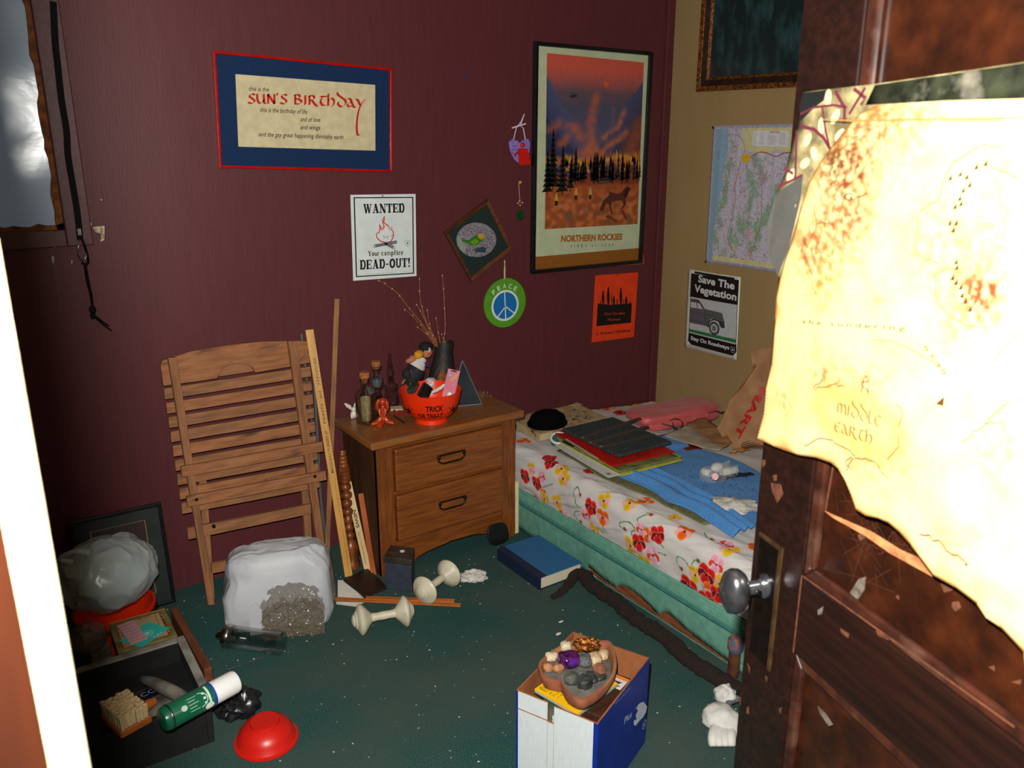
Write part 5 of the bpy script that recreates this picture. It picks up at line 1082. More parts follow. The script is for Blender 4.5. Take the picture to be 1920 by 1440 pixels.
# orange figurine: long-eared, kneeling with splayed feet
p = at_ns(C1, 565, 1275); q = Vector((p.x, p.y, NZ)); t = thing('orange_figurine', 'small orange long-eared figurine with splayed legs in front of the bottles', 'figurine', loc=q, rz=-.5)
MB().tube([(0, 0, .022), (.001, 0, .045), (.002, 0, .068), (.002, 0, .082), (.002, 0, .086)], [.012, .012, .010, .010, .006], 12).build('torso', m_amber, t, smooth=60)
MB().blob((.002, -.003, .094), (.015, .014, .016), lambda d: 1+(.25 if d.y < -.6 else 0), 16, 10).build('head', m_amber, t, smooth=60)
for s_ in (-1, 1):
    MB().tube([(s_*.011, 0, .103), (s_*.018, -.002, .090), (s_*.019, -.004, .072), (s_*.016, -.005, .058)], [.005, .007, .008, .003], 8).build('ear', m_amber, t, smooth=60)
    MB().tube([(s_*.006, 0, .030), (s_*.020, -.010, .016), (s_*.036, -.004, .008), (s_*.044, -.010, .007)], [.011, .010, .008, .006], 10).build('leg', m_amber, t, smooth=60)
    MB().tube([(s_*.010, -.004, .066), (s_*.011, -.012, .050), (s_*.004, -.013, .036)], [.006, .005, .005], 8).build('arm', m_amber, t, smooth=60)
MB().tube([(0, -.006, .020), (-.008, -.026, .010), (-.012, -.036, .010)], [.010, .010, .009], 10).build('foot', m_amber, t, smooth=60)
# trick-or-treat bowl
bc = FL(*C1(1215, 1205), NZ); t = thing('halloween_bowl', 'orange trick or treat bowl filled with trinkets on the nightstand', 'bowl', loc=bc)
PROF = [(.063, 0), (.061, .016), (.083, .030), (.098, .050), (.108, .075), (.114, .100), (.119, .125)]
MB().lathe([(0, .003), (.060, .003)]+PROF[:1]+PROF+[(.116, .126), (.111, .100), (.105, .075), (.094, .052), (.078, .034), (.0, .030)], 56).build('shell', m_orangep, t, smooth=40)
caz = math.atan2(-bc.y, -bc.x)
def rbowl(z): return float(np.interp(z, [b for a, b in PROF], [a for a, b in PROF]))
def onbowl(x, y, z):
    a = caz+x/.098; r = rbowl(y)+z+.0006; return (r*math.cos(a), r*math.sin(a), y)
P = Print(); K = (12, 10, 10)
def spooky(body, a, b, h):
    P.text(body, a, b, h, K, 1, bold=.03)
spooky('TRICK', (-.018, .068), (.042, .0685), .0235); spooky('OR TREAT', (-.052, .037), (.046, .037), .0205)
for s_ in (-1, 1):
    c = s_*.100
    P.poly([(c-.020*s_, .088), (c-.012*s_, .070), (c+.002*s_, .064), (c+.012*s_, .078), (c+.010*s_, .060), (c, .050), (c-.020*s_, .052), (c-.014*s_, .062)], K, 1)
    P.stroke([(c-.034*s_, .076), (c-.012*s_, .056), (c+.010*s_, .044)], .003, K, 1); P.stroke([(c-.034*s_, .050), (c-.018*s_, .052)], .003, K, 1)
P.build('print', t, onbowl)
# bowl contents
def inb(c, x, y, z): return FL(*c(x, y), NZ+z)
m_jewel = mat('dark_green_glass', (30, 40, 34), .1, c2=(70, 76, 72), scale=14, lo_=.5, hi_=.7, coat=.6)
m_tinl = mat('dark_silver_tin', (58, 62, 60), .22, .7, c2=(28, 34, 30), scale=30)
pp = inb(C1, 925, 770, .105); t = MB().blob((0, 0, 0), (.030, .022, .036), None, 24, 14, p=4).build('glass_block', m_jewel, None, smooth=60); t.matrix_world = T(pp+Vector((0, 0, .0))) @ Euler((.3, .35, .3)).to_matrix().to_4x4(); tag(t, 'rounded dark glass block standing in the orange bowl', 'trinket')
pp = inb(C1, 1130, 820, .100); th_ = thing('tin_case', 'flat silver and black tin case tilted in the orange bowl', 'tin', loc=pp); th_.matrix_world = T(pp) @ Euler((math.radians(58), math.radians(-38), .45)).to_matrix().to_4x4()
MB().box(-.031, -.024, -.006, .031, .024, .006).build('body', m_steel, th_, bevel=.005, seg=3); MB().box(-.026, -.019, .006, .026, .019, .0075).build('lid_plate', m_tinl, th_, bevel=.001)
pp = inb(C1, 1210, 725, .105); t = MB().blob((0, 0, 0), (.028, .022, .026), lambda d: 1+.28*nz3(d.x*2.6, d.y*2.6, d.z*2.6)+.1*nz3(d.x*7, d.y*7, d.z*7), 30, 18).build('crumpled_wrapper', mat('white_foil', (206, 206, 206), .25, c2=(176, 178, 180), scale=40, metal=.2), None, smooth=40); t.location = pp; tag(t, 'crumpled shiny white wrapper in the orange bowl', 'wrapper')
pp = inb(C1, 1315, 790, .112); t = MB().tube([(-.026, 0, -.012), (-.008, 0, -.004), (.010, 0, .006), (.024, 0, .020)], [.006, .008, .008, .004], 10).build('shell_horn', m_porc, None, smooth=60); t.matrix_world = T(pp) @ Matrix.Rotation(-.5, 4, 'Z'); tag(t, 'cream curved shell lying on the trinkets in the bowl', 'shell')
pp = inb(C1, 1440, 890, .085); t = thing('pink_blister_card', 'pink blister card with white lid standing in the orange bowl', 'package', loc=pp); t.matrix_world = T(pp) @ Matrix.Rotation(-.58, 4, 'Z') @ Euler((math.radians(-6), math.radians(14), 0)).to_matrix().to_4x4()
m_pinkc = mat('pink_card', (214, 116, 140), .5, c2=(200, 104, 128), scale=30)
MB().box(-.0235, -.0008, -.02, .0235, .0008, .108).build('card', m_pinkc, t)
P = Print(); P.poly([(-.004, .060), (.012, .075), (.018, .092), (.012, .094), (.002, .080), (-.006, .066)], (206, 160, 60), 1); P.poly([(-.018, .080), (-.004, .080), (-.004, .092), (-.018, .092)], (110, 150, 190), 1); P.text('lip', (-.016, .083), (-.006, .083), .006, (230, 230, 230), 2); P.poly([(-.012, .100), (.010, .100), (.012, .104), (.002, .107), (-.012, .104)], (20, 14, 16), 1)
for i in range(5): P.stroke([(-.018, .055-i*.006), (.008-.003*(i % 2), .055-i*.006)], .0014, (176, 80, 110), 1)
P.build('print', t, lambda x, y, z: (x, -.0012-z, y), base=0)
MB().lathe([(0, 0), (.0105, 0), (.0115, .004), (.0115, .020), (.010, .024), (0, .025)], 20, T((.004, -.013, -.002))).build('white_cap', mat('white_plastic', (224, 220, 218), .35), t, smooth=40)
# willow vase
vy = 2.822; vp = BY(*C1(1325, 760), vy); vp = Vector((vp.x, vy, NZ)); vtop = BY(*C1(1390, 150), vp.y); VH = vtop.z-NZ; VX = vtop.x-vp.x
t = thing('black_vase', 'matt black flared vase with pointed arch opening holding willow twigs', 'vase', loc=vp)
m_vase = mat('matt_black_clay', (24, 22, 22), .6, c2=(34, 32, 32), scale=40, bump=.2)
MB().lathe([(0, 0), (.066, 0), (.068, .006), (.060, VH*.3), (.048, VH*.6), (.038, VH*.80), (.036, VH*.88), (.038, VH*.97), (.037, VH), (.032, VH), (.031, VH*.9), (.033, VH*.8), (.042, VH*.6), (.055, VH*.3), (.06, .012), (0, .012)], 36, Matrix(((1, 0, VX/VH, 0), (0, 1, 0, 0), (0, 0, 1, 0), (0, 0, 0, 1)))).build('body', m_vase, t, smooth=40)
va = math.atan2(-vp.y, -vp.x)
def rv(z): return float(np.interp(z/VH, [0, .3, .6, .8, .88, 1], [.068, .060, .048, .038, .036, .037]))
def onv(x, z, e): 
    a = va+x/.05; r = rv(z)+e; return (r*math.cos(a)+VX/VH*z, r*math.sin(a), z)
ar = [(-.042, .02), (-.040, VH*.3), (-.030, VH*.5), (-.012, VH*.68), (0, VH*.78), (.012, VH*.68), (.030, VH*.5), (.040, VH*.3), (.042, .02)]
MB().tube([onv(x, z, .002) for x, z in [tuple(v) for v in smooth_path([(a, b, 0) for a, b in ar], 4) for v in [(v[0], v[1])]]], .0024, 6).build('arch_rib', mat('olive_cord', (70, 54, 34), .6), t, smooth=60)
m_twig = mat('willow_twig', (150, 92, 58), .5, c2=(112, 64, 40), scale=80); m_bud = mat('willow_bud', (186, 156, 140), .7)
b = MB()
for i in range(14):
    x = -.016+.0026*i+random.uniform(-.001, .001); b.tube([onv(x*1.0, VH*.62-abs(x)*1.5, .0022), onv(x*.9, VH*.35, .0028), onv(x*.25, .035, .0024)], .0014, 5)
b.build('inner_twigs', mat('golden_straw', (150, 96, 44), .45, c2=(96, 56, 24), scale=60), t)
TW = [[(840, 640), (760, 530), (690, 440), (600, 330), (520, 225), (460, 180), (400, 135), (350, 118)], [(832, 640), (760, 550), (700, 480), (630, 400), (572, 360)], [(846, 640), (800, 560), (750, 450), (705, 355), (680, 320)], [(850, 640), (812, 560), (785, 460), (770, 350)], [(880, 650), (860, 530), (845, 420)], [(820, 640), (740, 550), (678, 508)], [(925, 650), (900, 600), (890, 570)], [(905, 650), (922, 530), (915, 300), (905, 160), (898, 60)], [(855, 640), (770, 480), (715, 300), (706, 180), (704, 90)]]
TWL = ['longest willow twig, arching towards the campfire sign', 'willow twig ending in one pale bud, below the arching one', 'short dark willow twig with a bare tip beside the upright one', 'willow twig with a cluster of buds near its top', 'thin upright willow twig above the middle of the vase', 'lowest, most slanting willow twig in the vase', 'stubby willow twig at the vase rim', 'tall straight willow twig reaching up towards the diamond picture', 'slender willow twig rising beside the edge of the campfire sign']
for i, pts in enumerate(TW):
    pth = []
    for j, q in enumerate(pts):
        f = j/(len(pts)-1); Yq = vp.y-.01+.02*(i % 3)/2+f*(2.925-vp.y-.015)*min(1, len(pts)/6); pth.append(BY(*B2(*q), Yq))
    low = Vector((vp.x+VX*.7, vp.y, NZ+VH*.7)); pth = [low]+pth; o0 = pth[0].copy()
    t = thing('willow_twig', TWL[i], 'twig', loc=o0, group='willow twigs in the black vase')
    sp = [v-o0 for v in smooth_path(pth, 4)]; n = len(sp)
    MB().tube(sp, [.0030*(1-.55*k/n) for k in range(n)], 5).build('stem', m_twig, t, smooth=60)
    b = MB(); random.seed(i)
    for k in range(7, n, 4):
        v = sp[k]; b.blob(v+Vector((random.uniform(-.002, .002), 0, .001)), (.0024, .0024, .0042), None, 6, 5)
    if b.v: b.build('buds', m_bud, t, smooth=60)
# triangular glass picture stand
a_ = BY(*C1(1600, 395), 2.77)
t = thing('triangle_frame', 'triangular dark glass frame with silver edges standing behind the orange bowl', 'frame', loc=(a_.x, 2.738, NZ))
H_ = a_.z-NZ; W_ = .072
tri = [(-W_, .004), (W_, .004), (0, H_)]
TR = Matrix.Translation((0, 0, 0)) @ Matrix.Rotation(math.radians(-.30*57), 4, 'Z') @ Matrix.Rotation(math.radians(82), 4, 'X')
MB().prism(tri, -.002, .002, TR).build('glass', mat('dark_mirror_glass', (40, 46, 48), .06, c2=(56, 62, 64), scale=10, coat=.5), t, bevel=.001)
b = MB()
for i in range(3):
    q0, q1 = Vector((*tri[i], 0)), Vector((*tri[(i+1) % 3], 0)); b.tube([TR @ q0, TR @ q1], .0035, 6)
b.build('edge_bars', mat('silver_lead', (150, 152, 156), .3, .7), t, smooth=60)
MB().box(-.05, .004, 0, .05, .05, .006, Matrix.Rotation(math.radians(-17), 4, 'Z')).build('foot', m_glassg, t, bevel=.001)
# rag doll propped beside the vase
dp = FL(*C1(900, 780), NZ); Yd = min(dp.y, 2.85); t = thing('rag_doll', 'rag doll with black hair, yellow scarf and white blouse propped by the vase', 'doll', loc=(BY(*C1(960, 700), Yd).x, Yd, NZ))
D3 = lambda x, y, dy=0: BY(*C1(x, y), Yd+dy)-t.location
m_skin = mat('tan_cloth', (186, 118, 84), .8, c2=(172, 106, 74), scale=60); m_blouse = mat('white_cloth', (206, 204, 196), .85, c2=(190, 188, 180), scale=40); m_skirt = mat('dark_print_cloth', (26, 26, 34), .8, c2=(90, 66, 44), scale=60, lo_=.6, hi_=.75); m_hair = mat('black_yarn', (12, 11, 12), .8, c2=(24, 22, 24), scale=120, bump=.8); m_scarf = mat('yellow_cloth', (206, 146, 22), .8, c2=(190, 128, 16), scale=50)
MB().blob(D3(1150, 285), (.024, .022, .026), None, 20, 14).blob(D3(1185, 325, -.018), (.008, .008, .008), None, 10, 8).build('head', m_skin, t, smooth=60)
MB().blob(D3(1145, 215, .002), (.029, .026, .020), lambda d: 1+.12*nz3(d.x*5, d.y*5, d.z*5), 20, 12).blob(D3(1085, 245, .004), (.010, .018, .022), lambda d: 1+.15*nz3(d.x*5, d.y*5, d.z*5), 12, 8).build('hair', m_hair, t, smooth=60)
MB().blob(D3(1180, 255, -.021), (.0085, .005, .010), None, 12, 8).build('eye', mat('white_felt', (214, 212, 206), .8), t, smooth=60); MB().blob(D3(1168, 252, -.026), (.005, .003, .0065), None, 10, 8).build('pupil', m_blackp, t, smooth=60)
MB().blob(D3(1185, 318, -.026), (.006, .003, .003), None, 10, 6).build('mouth', m_redpl, t, smooth=60)
MB().blob(D3(1045, 320, -.014), (.020, .016, .017), lambda d: 1+.18*nz3(d.x*4, d.y*4, d.z*4), 16, 10).build('scarf', m_scarf, t, smooth=60)
MB().tube([D3(1090, 360), D3(1050, 430), D3(1010, 500)], [.020, .032, .036], 16).blob(D3(960, 370), (.012, .012, .010), None, 10, 8).build('blouse', m_blouse, t, smooth=60)
MB().tube([D3(1000, 360, -.004), D3(930, 400, -.012), D3(880, 420, -.014)], [.012, .011, .008], 10).build('arm', m_skin, t, smooth=60)
MB().prism([(D3(*q)[0], D3(*q)[2]) for q in ((1060, 395), (1095, 420), (1130, 400), (1120, 440), (1140, 470), (1090, 460), (1065, 475), (1075, 435))], 0, .002, T((0, -.034, 0)) @ Matrix.Rotation(math.pi/2, 4, 'X')).build('brooch', mat('purple_felt', (58, 36, 80), .8), t)
MB().tube([D3(1030, 500), D3(990, 570), D3(930, 650)], [.034, .040, .034], 18).blob(D3(880, 590, -.01), (.018, .02, .024), None, 12, 8).build('skirt', m_skirt, t, smooth=60)
MB().tube([D3(900, 640, -.01), D3(860, 690, -.016), D3(835, 730, -.018)], [.010, .010, .009], 10).build('leg', m_skin, t, smooth=60)
# beads, stick, card, dust
p = at_ns(C1, 760, 1125); t = thing('bead_string', 'string of small dark red beads behind the orange figurine', 'beads', loc=p); m_rb = mat('red_bead', (140, 18, 30), .25)
b = MB(); random.seed(3)
for i in range(22):
    q = at_ns(C1, 660+i*10.5, 1120+28*math.sin(i*.9)+random.uniform(-6, 6))-p; MB().blob(q+Vector((0, 0, .0038)), (.0038, .0038, .0038), None, 8, 6).build('bead', m_rb, t, smooth=60)
a_, b_ = at_ns(C1, 710, 1160), at_ns(C1, 860, 1262); t = MB().tube([(0, 0, .0036), Vector((b_-a_))+Vector((0, 0, .0036))], .0035, 8).build('incense_stick', mat('dark_red_stick', (70, 22, 18), .5), None, smooth=60); t.location = a_; tag(t, 'short dark red stick lying by the bowl', 'stick')
fr, w, h = level(NZ).quad([C1(660, 1040), C1(820, 1030), C1(835, 1075), C1(665, 1082)]); t = MB().box(0, 0, 0, w, h, .006).build('small_card_box', mat('cream_card_box', (206, 190, 160), .6, c2=(180, 160, 130), scale=40), None, bevel=.001, fr=fr); tag(t, 'flat cream card box between decanter and bowl', 'box')
b = MB(); random.seed(8); c0 = FL(908, 741, NZ)
for i in range(160):
    r = random.gauss(0, .03); q = Vector((c0.x+random.gauss(0, .036), min(2.92, c0.y+random.gauss(0, .018)), NZ+abs(random.gauss(0, .005))+.001)); s_ = random.uniform(.002, .008); n_ = Vector((random.gauss(0, 1), random.gauss(0, 1), 1.2)).normalized(); u_ = n_.orthogonal().normalized(); w_ = n_.cross(u_)
    if q.x > 1.815: continue
    b.add([q+u_*s_-c0, q+w_*s_*.6-c0, q-u_*s_-c0, q-w_*s_*.6-c0], [(0, 1, 2, 3)])
t = b.build('dried_petals', mat('dusty_petals', (126, 100, 78), .9, c2=(84, 64, 50), scale=120), None, solid=.0006); t.location = c0; tag(t, 'heap of dusty dried petals at the back of the nightstand', 'petals', kind='stuff')
# black oval leaning on the nightstand foot
q = BY(*B3(1195, 1090), 2.56); fr = Fr((q.x, 2.556, .002), (1, 0, 0), (0, .35, .94)); t = thing('black_oval_lid', 'black ridged oval lid leaning on the right foot of the nightstand', 'lid', fr=fr)
ov = [(.050*math.copysign(abs(math.cos(a))**.7, math.cos(a)), .044+.044*math.copysign(abs(math.sin(a))**.7, math.sin(a))) for a in [2*math.pi*i/32 for i in range(32)]]
MB().prism(ov, 0, .010).build('body', m_black, t, bevel=.003)
for i in range(7): MB().box(-.036, .016+i*.009, .010, .036, .019+i*.009, .0115).build('ridge', m_black, t)
# ------------------------------------------------------------------ sticks, spindle and tins by the nightstand
m_yard = mat('yellowed_yardstick', (198, 148, 66), .55, c2=(180, 128, 52), scale=9, stretch=(6, 1, 6)); m_stick = mat('plain_lath', (150, 104, 60), .7, c2=(120, 80, 44), scale=9, stretch=(6, 1, 6)); m_ruler = mat('cream_ruler', (206, 178, 122), .6, c2=(190, 158, 104), scale=9, stretch=(6, 1, 6))
def stick(name, label, a, b, w, th, m, face=None, cat='stick'):
    """flat stick standing from a (floor) to b; local x across, y along, z towards the room"""
    a = Vector(a); b = Vector(b); v = (b-a).normalized(); tw = (CAM-(a+b)/2); u = v.cross(tw).normalized() if face is None else Vector(face)
    fr = Fr(a, u, v); L_ = (b-a).length
    if fr.N.dot(tw) < 0: fr = Fr(a, -fr.U, fr.V)
    t = thing(name, label, cat, fr=fr); MB().box(-w/2, 0, 0, w/2, L_, th).build('lath', m, t, bevel=.0008); return t, fr, L_
a = FL(654, 1080, .0); b = BY(580, 618, 2.845)
t, fr, L_ = stick('yardstick', 'yellow wooden yardstick lettered paints and varnishes leaning by the chair', a, b, .029, .005, m_yard, cat='yardstick')
P = Print(); K = (70, 50, 24)
for i in range(1, 37):
    y = L_*i/37; P.stroke([(.0135, y), (.0135-(.009 if i % 6 == 0 else .005), y)], .0010, K, 1)
    P.stroke([(.0135, y+L_/74), (.0105, y+L_/74)], .0007, K, 1)
P.stroke([(.004, 0.005), (.004, L_*.42)], .0008, K, 1)
for k, (s_, y0, y1) in enumerate((('MANUFACTURERS of', .43, .60), ('PAINTS', .63, .71), ('and', .73, .76), ('VARNISHES', .78, .89))): P.text(s_, (.006, L_*y0), (.006, L_*y1), .0095, K, 1, bold=.01)
P.build('print', t, base=.0052)
a = FL(613, 1034); b = BY(632, 560, 2.928); a.y = min(a.y, 2.90); stick('lath', 'tall thin plain lath leaning against the maroon wall behind the chair', a, b, .019, .006, m_stick)
a = FL(690, 1071, .001); b = BY(648, 885, 2.79)
t, fr, L_ = stick('newspaper_ruler', 'cream advertising ruler lettered NEWS leaning behind the turned spindle', a, b, .026, .004, m_ruler, cat='ruler')
P = Print(); P.text('NEWS', (-.006, L_*.62), (-.006, L_*.44), .012, (30, 26, 22), 1, bold=.03); P.text("State's Leading Newspaper", (-.004, L_*.40), (-.004, L_*.06), .0065, (60, 46, 30), 1)
for i in range(20): P.stroke([(-.012, L_*i/20), (-.009, L_*i/20)], .0008, (90, 70, 40), 1)
P.build('print', t, base=.0042)
a = FL(706, 1076, .001); a.x = 1.168; b = BY(672, 935, 2.66); b.x = 1.166; b.y = 2.70; stick('amber_lath', 'amber varnished lath leaning on the nightstand side', a, b, .020, .005, mat('amber_varnish', (168, 84, 26), .35, c2=(140, 64, 18), scale=9, stretch=(6, 1, 6), coat=.4))
# turned spindle standing beside the nightstand
m_spin = mat('turned_brown_wood', (132, 70, 30), .35, c2=(88, 42, 16), scale=14, stretch=(4, 4, 1), coat=.4)
a = FL(656, 1054, 0); a.y -= .045; a.x -= .008; top = BY(641, 842, a.y+.05); d = (top-a)
t = thing('turned_spindle', 'brown turned wooden spindle leg leaning between yardstick and nightstand', 'spindle', loc=a); Lh = d.length
pr_ = [(0, 0), (.030, 0), (.031, .022), (.024, .030), (.029, .052), (.030, .075), (.022, .098), (.013, .106), (.020, .112), (.020, .126), (.012, .132)]
for k_ in range(6): z_ = .132+k_*.030; rr_ = (.021, .020, .023, .022, .024, .023)[k_]; pr_ += [(.013, z_+.002), (rr_*.9, z_+.006), (rr_, z_+.014), (rr_*.92, z_+.024), (.013, z_+.029)]
pr2 = []
for k_ in range(8): z_ = .314+k_*.0135; rr_ = .025-.0009*k_*(k_ > 3); pr2 += [(rr_*.82, z_), (rr_, z_+.003), (rr_, z_+.010), (rr_*.82, z_+.013)]
pr2 += [(.014, .428), (0, .432)]
sc_ = Lh/.432; MB().lathe([(r*.95, z*sc_) for r, z in pr_+pr2], 24, axisM((0, 0, 0), d)).build('spindle', m_spin, t, smooth=50)
# grey rods behind the chair
for k, (x0, y0, x1_, y1) in enumerate(((565, 625, 610, 1000), (585, 640, 604, 1000))):
    q1 = BY(x0, y0, 2.925); q0 = BY(x1_+4, 1040, 2.915); q0.z = .0
    t = MB().tube([(0, 0, 0), q1-q0], .006, 8).build('grey_rod', mat('grey_green_rod', (92, 98, 94), .5, .3), None, smooth=60); t.location = q0; tag(t, ('grey green rod standing behind the chair slats', 'grey green rod standing closest to the yardstick')[k], 'rod', 'grey rods behind the chair')
# small grey tin
def P2(p): return (p.x, p.y)
tq = [FL(*p, .135) for p in ((737, 1013), (779, 1018), (772, 1050), (718, 1043))]; f0 = (tq[2]+tq[3])/2; tq[0] = tq[3].lerp(tq[0], .72); tq[1] = tq[2].lerp(tq[1], .72)
c_ = sum(tq, Vector())/4; t = thing('grey_tin', 'small dark blue grey tin box with a white dot on its lid', 'tin', loc=(c_.x, c_.y, 0)); loc = [(p.x-c_.x, p.y-c_.y) for p in tq]
m_tin = mat('navy_grey_enamel', (56, 62, 74), .4, c2=(48, 54, 66), scale=30); m_lid = mat('scuffed_lid', (74, 66, 58), .4, c2=(50, 44, 40), scale=30, metal=.3)
MB().prism([(x*.94, y*.94) for x, y in loc], 0, .108).build('body', m_tin, t, bevel=.004); MB().prism(loc, .108, .135).build('lid', m_lid, t, bevel=.004)
MB().lathe([(0, .1345), (.009, .1345), (.009, .136), (0, .136)], 16, T((.01, .0, 0))).build('white_dot', m_paper, t)
# leather square, papers, orange sticks, tissue
def flat(name, label, cat, pts, z, th, m, bev=.0008, prints=None, group=None, fr_base=None):
    q = [FL(*p, z) for p in pts]; c = sum(q, Vector())/len(q); t = thing(name, label, cat, loc=(c.x, c.y, z), group=group)
    MB().prism([(p.x-c.x, p.y-c.y) for p in q], 0, th).build('sheet' if th < .004 else 'body', m, t, bevel=bev if th > .003 else 0)
    if prints: P = Print(); prints(P, lambda px, py: tuple((FL(px, py, z+th)-c).xy)); P.build('print', t, base=th+.0004)
    return t
flat('paper_sheet', 'white paper sheet on the carpet under the leather square', 'paper', [B6(*p) for p in ((800, 370), (850, 372), (965, 486), (800, 482))], .001, .0008, m_paper)
flat('paper_scrap', 'white paper strip poking out under the orange ruler', 'paper', [B6(*p) for p in ((790, 508), (968, 514), (915, 540), (790, 524))], .001, .0008, m_paper)
t = flat('leather_square', 'dark brown embossed leather square on the carpet', 'leather case', [B6(*p) for p in ((835, 378), (990, 303), (1092, 395), (1115, 430), (972, 486))], .002, .010, mat('dark_brown_leather', (40, 22, 16), .5, c2=(26, 14, 11), scale=60, bump=.4, bscale=150), bev=.003)
c = t.location; b = MB(); random.seed(4)
for i in range(26):
    q = FL(*B6(985+random.gauss(0, 28), 385+random.gauss(0, 22)), .012)-c; b.box(q.x-.002, q.y-.0012, .0098, q.x+.002, q.y+.0012, .0106)
b.build('gilt_tooling', m_brass, t)
a, b_ = FL(*B6(790, 492), .003), FL(*B6(1590, 532), .003)
m_or = mat('orange_varnished_ruler', (190, 108, 44), .5, c2=(166, 88, 32), scale=20, stretch=(1, 6, 6))
for k, (p0, p1, z0) in enumerate((((745, 490), (1590, 533), 0.0), ((980, 486), (1550, 506), .0044))):
    a, b_ = FL(*B6(*p0), z0), FL(*B6(*p1), z0); d = b_-a; fr = Fr(a, d, Vector((0, 0, 1)).cross(d)); t = MB().box(0, -.010, 0, d.length, .010, .0042).build('orange_ruler', m_or, None, bevel=.001, fr=fr)
    tag(t, ('long orange wooden ruler lying on the carpet under the white dumbbell', 'shorter orange ruler lying on top of the long one')[k], 'ruler')
def crumple(name, label, cat, c, r, m, seed, rz=0, amp=.35, f=2.4):
    t = MB().blob((0, 0, 0), r, lambda d: 1+amp*nz3(d.x*f+seed, d.y*f, d.z*f)+amp*.45*nz3(d.x*f*2.7, d.y*f*2.7+seed, d.z*f*2.7), 40, 22).build(name, m, None, smooth=35)
    for v in t.data.vertices: v.co.z = max(v.co.z, -r[2]*.75)
    t.matrix_world = T((c.x, c.y, c.z+r[2]*.75)) @ Matrix.Rotation(rz, 4, 'Z'); return tag(t, label, cat)
m_tissue = mat('white_tissue', (204, 200, 192), .9, c2=(186, 182, 172), scale=60, bump=.6, bscale=90)
crumple('crumpled_tissue', 'crumpled white tissue on the carpet beside the dumbbells', 'tissue', FL(888, 1088, 0), (.050, .030, .022), m_tissue, 2.0, -.5)
# dumbbell shaped spools
m_spool = mat('white_painted_wood', (206, 200, 178), .4, c2=(186, 178, 150), scale=16, c3=(150, 132, 100), s3=30, l3=(.66, .75))
def spool(label, a, b):
    L_ = (b-a).length; h = L_/2; t = thing('wooden_dumbbell', label, 'dumbbell', loc=((a+b)/2).xy.to_3d())
    M = axisM(a-t.location, b-t.location)
    R0 = .053
    MB().lathe([(.0155, .062), (.0135, h*.8), (.0145, h), (.0135, 2*h-h*.8), (.0155, 2*h-.062)], 24, M).build('handle', m_spool, t, smooth=50)
    for s_ in (0, 1):
        M2 = M if s_ == 0 else M @ Matrix.Translation((0, 0, L_)) @ Matrix.Rotation(math.pi, 4, 'X')
        MB().lathe([(0, -.002), (.012, 0), (.020, .004), (.021, .007), (.030, .012), (.031, .015), (.044, .021), (.050, .025), (R0, .030), (.0515, .035), (.038, .047), (.022, .060), (.0155, .066), (0, .066)], 36, M2).build('head', m_spool, t, smooth=35)
a, b_ = FL(660, 1165, .053), FL(776, 1143, .053); spool('white painted wooden dumbbell lying in front of the leather square', a, b_)
a, b_ = FL(778, 1124, .053)+Vector((.03, .022, 0)), FL(846, 1070, .053)+Vector((.01, .0, 0)); spool('white painted wooden dumbbell lying towards the crumpled tissue', a, b_)
# blue book
fr, w, h = level(.052).quad([(938, 1028), (1012, 1000), (1086, 1055), (1012, 1085)]); fr = fr.sub(0, 0, -.052)
t = thing('blue_book', 'thick blue hardback book with navy spine lying beside the bed', 'book', fr=fr); m_bl = mat('blue_cloth_cover', (42, 98, 146), .6, c2=(36, 90, 134), scale=200, bump=.1); m_nv = mat('navy_spine_cloth', (22, 34, 64), .6, c2=(18, 28, 54), scale=200)
# U runs back along the short side, V along the long one; the spine is the low-u edge
MB().box(.030, .0, .048, w, h, .052).build('front_cover', m_bl, t, bevel=.001); MB().box(0, .0, 0, w, h, .004).build('back_cover', m_nv, t, bevel=.001)
MB().box(-.003, -.001, .0, .004, h+.001, .052).box(.0, .0, .048, .030, h, .0524).build('spine', m_nv, t, bevel=.0015); MB().box(.004, .004, .004, w-.006, h-.004, .048).build('pages', mat('page_edges', (214, 206, 184), .8, c2=(186, 176, 150), scale=200, stretch=(1, 1, 12)), t)
# brown fur strip along the bed
m_fur = mat('brown_pile', (40, 25, 17), .95, c2=(22, 14, 10), scale=120, bump=1.0, bscale=200)
pth = [B5(*p) for p in ((360, 785), (420, 750), (480, 690), (520, 632), (575, 640), (610, 690), (700, 760), (800, 820), (860, 880), (950, 950), (1050, 1010), (1150, 1080), (1240, 1170), (1330, 1240), (1430, 1300), (1540, 1370), (1640, 1430))]
W3 = [FL(*p, .012) for p in pth]; W3[0].z = W3[1].z = .008
sp = smooth_path([(v.x-.012, v.y, v.z) for v in W3], 5); o0 = sp[len(sp)//2].copy(); o0.z = 0
random.seed(2); n = len(sp)
t = MB().tube([v-o0 for v in sp], [.030*(.32+.68*min(1, k/22))*(1+.35*nz3(k*.6, 0, 3)) for k in range(n)], 14).build('fur_strip', m_fur, None, smooth=60); t.location = (o0.x, o0.y, .006); t.scale = (1, 1, .75); tag(t, 'long dark brown pile strip snaking along the foot of the box spring', 'cloth strip')
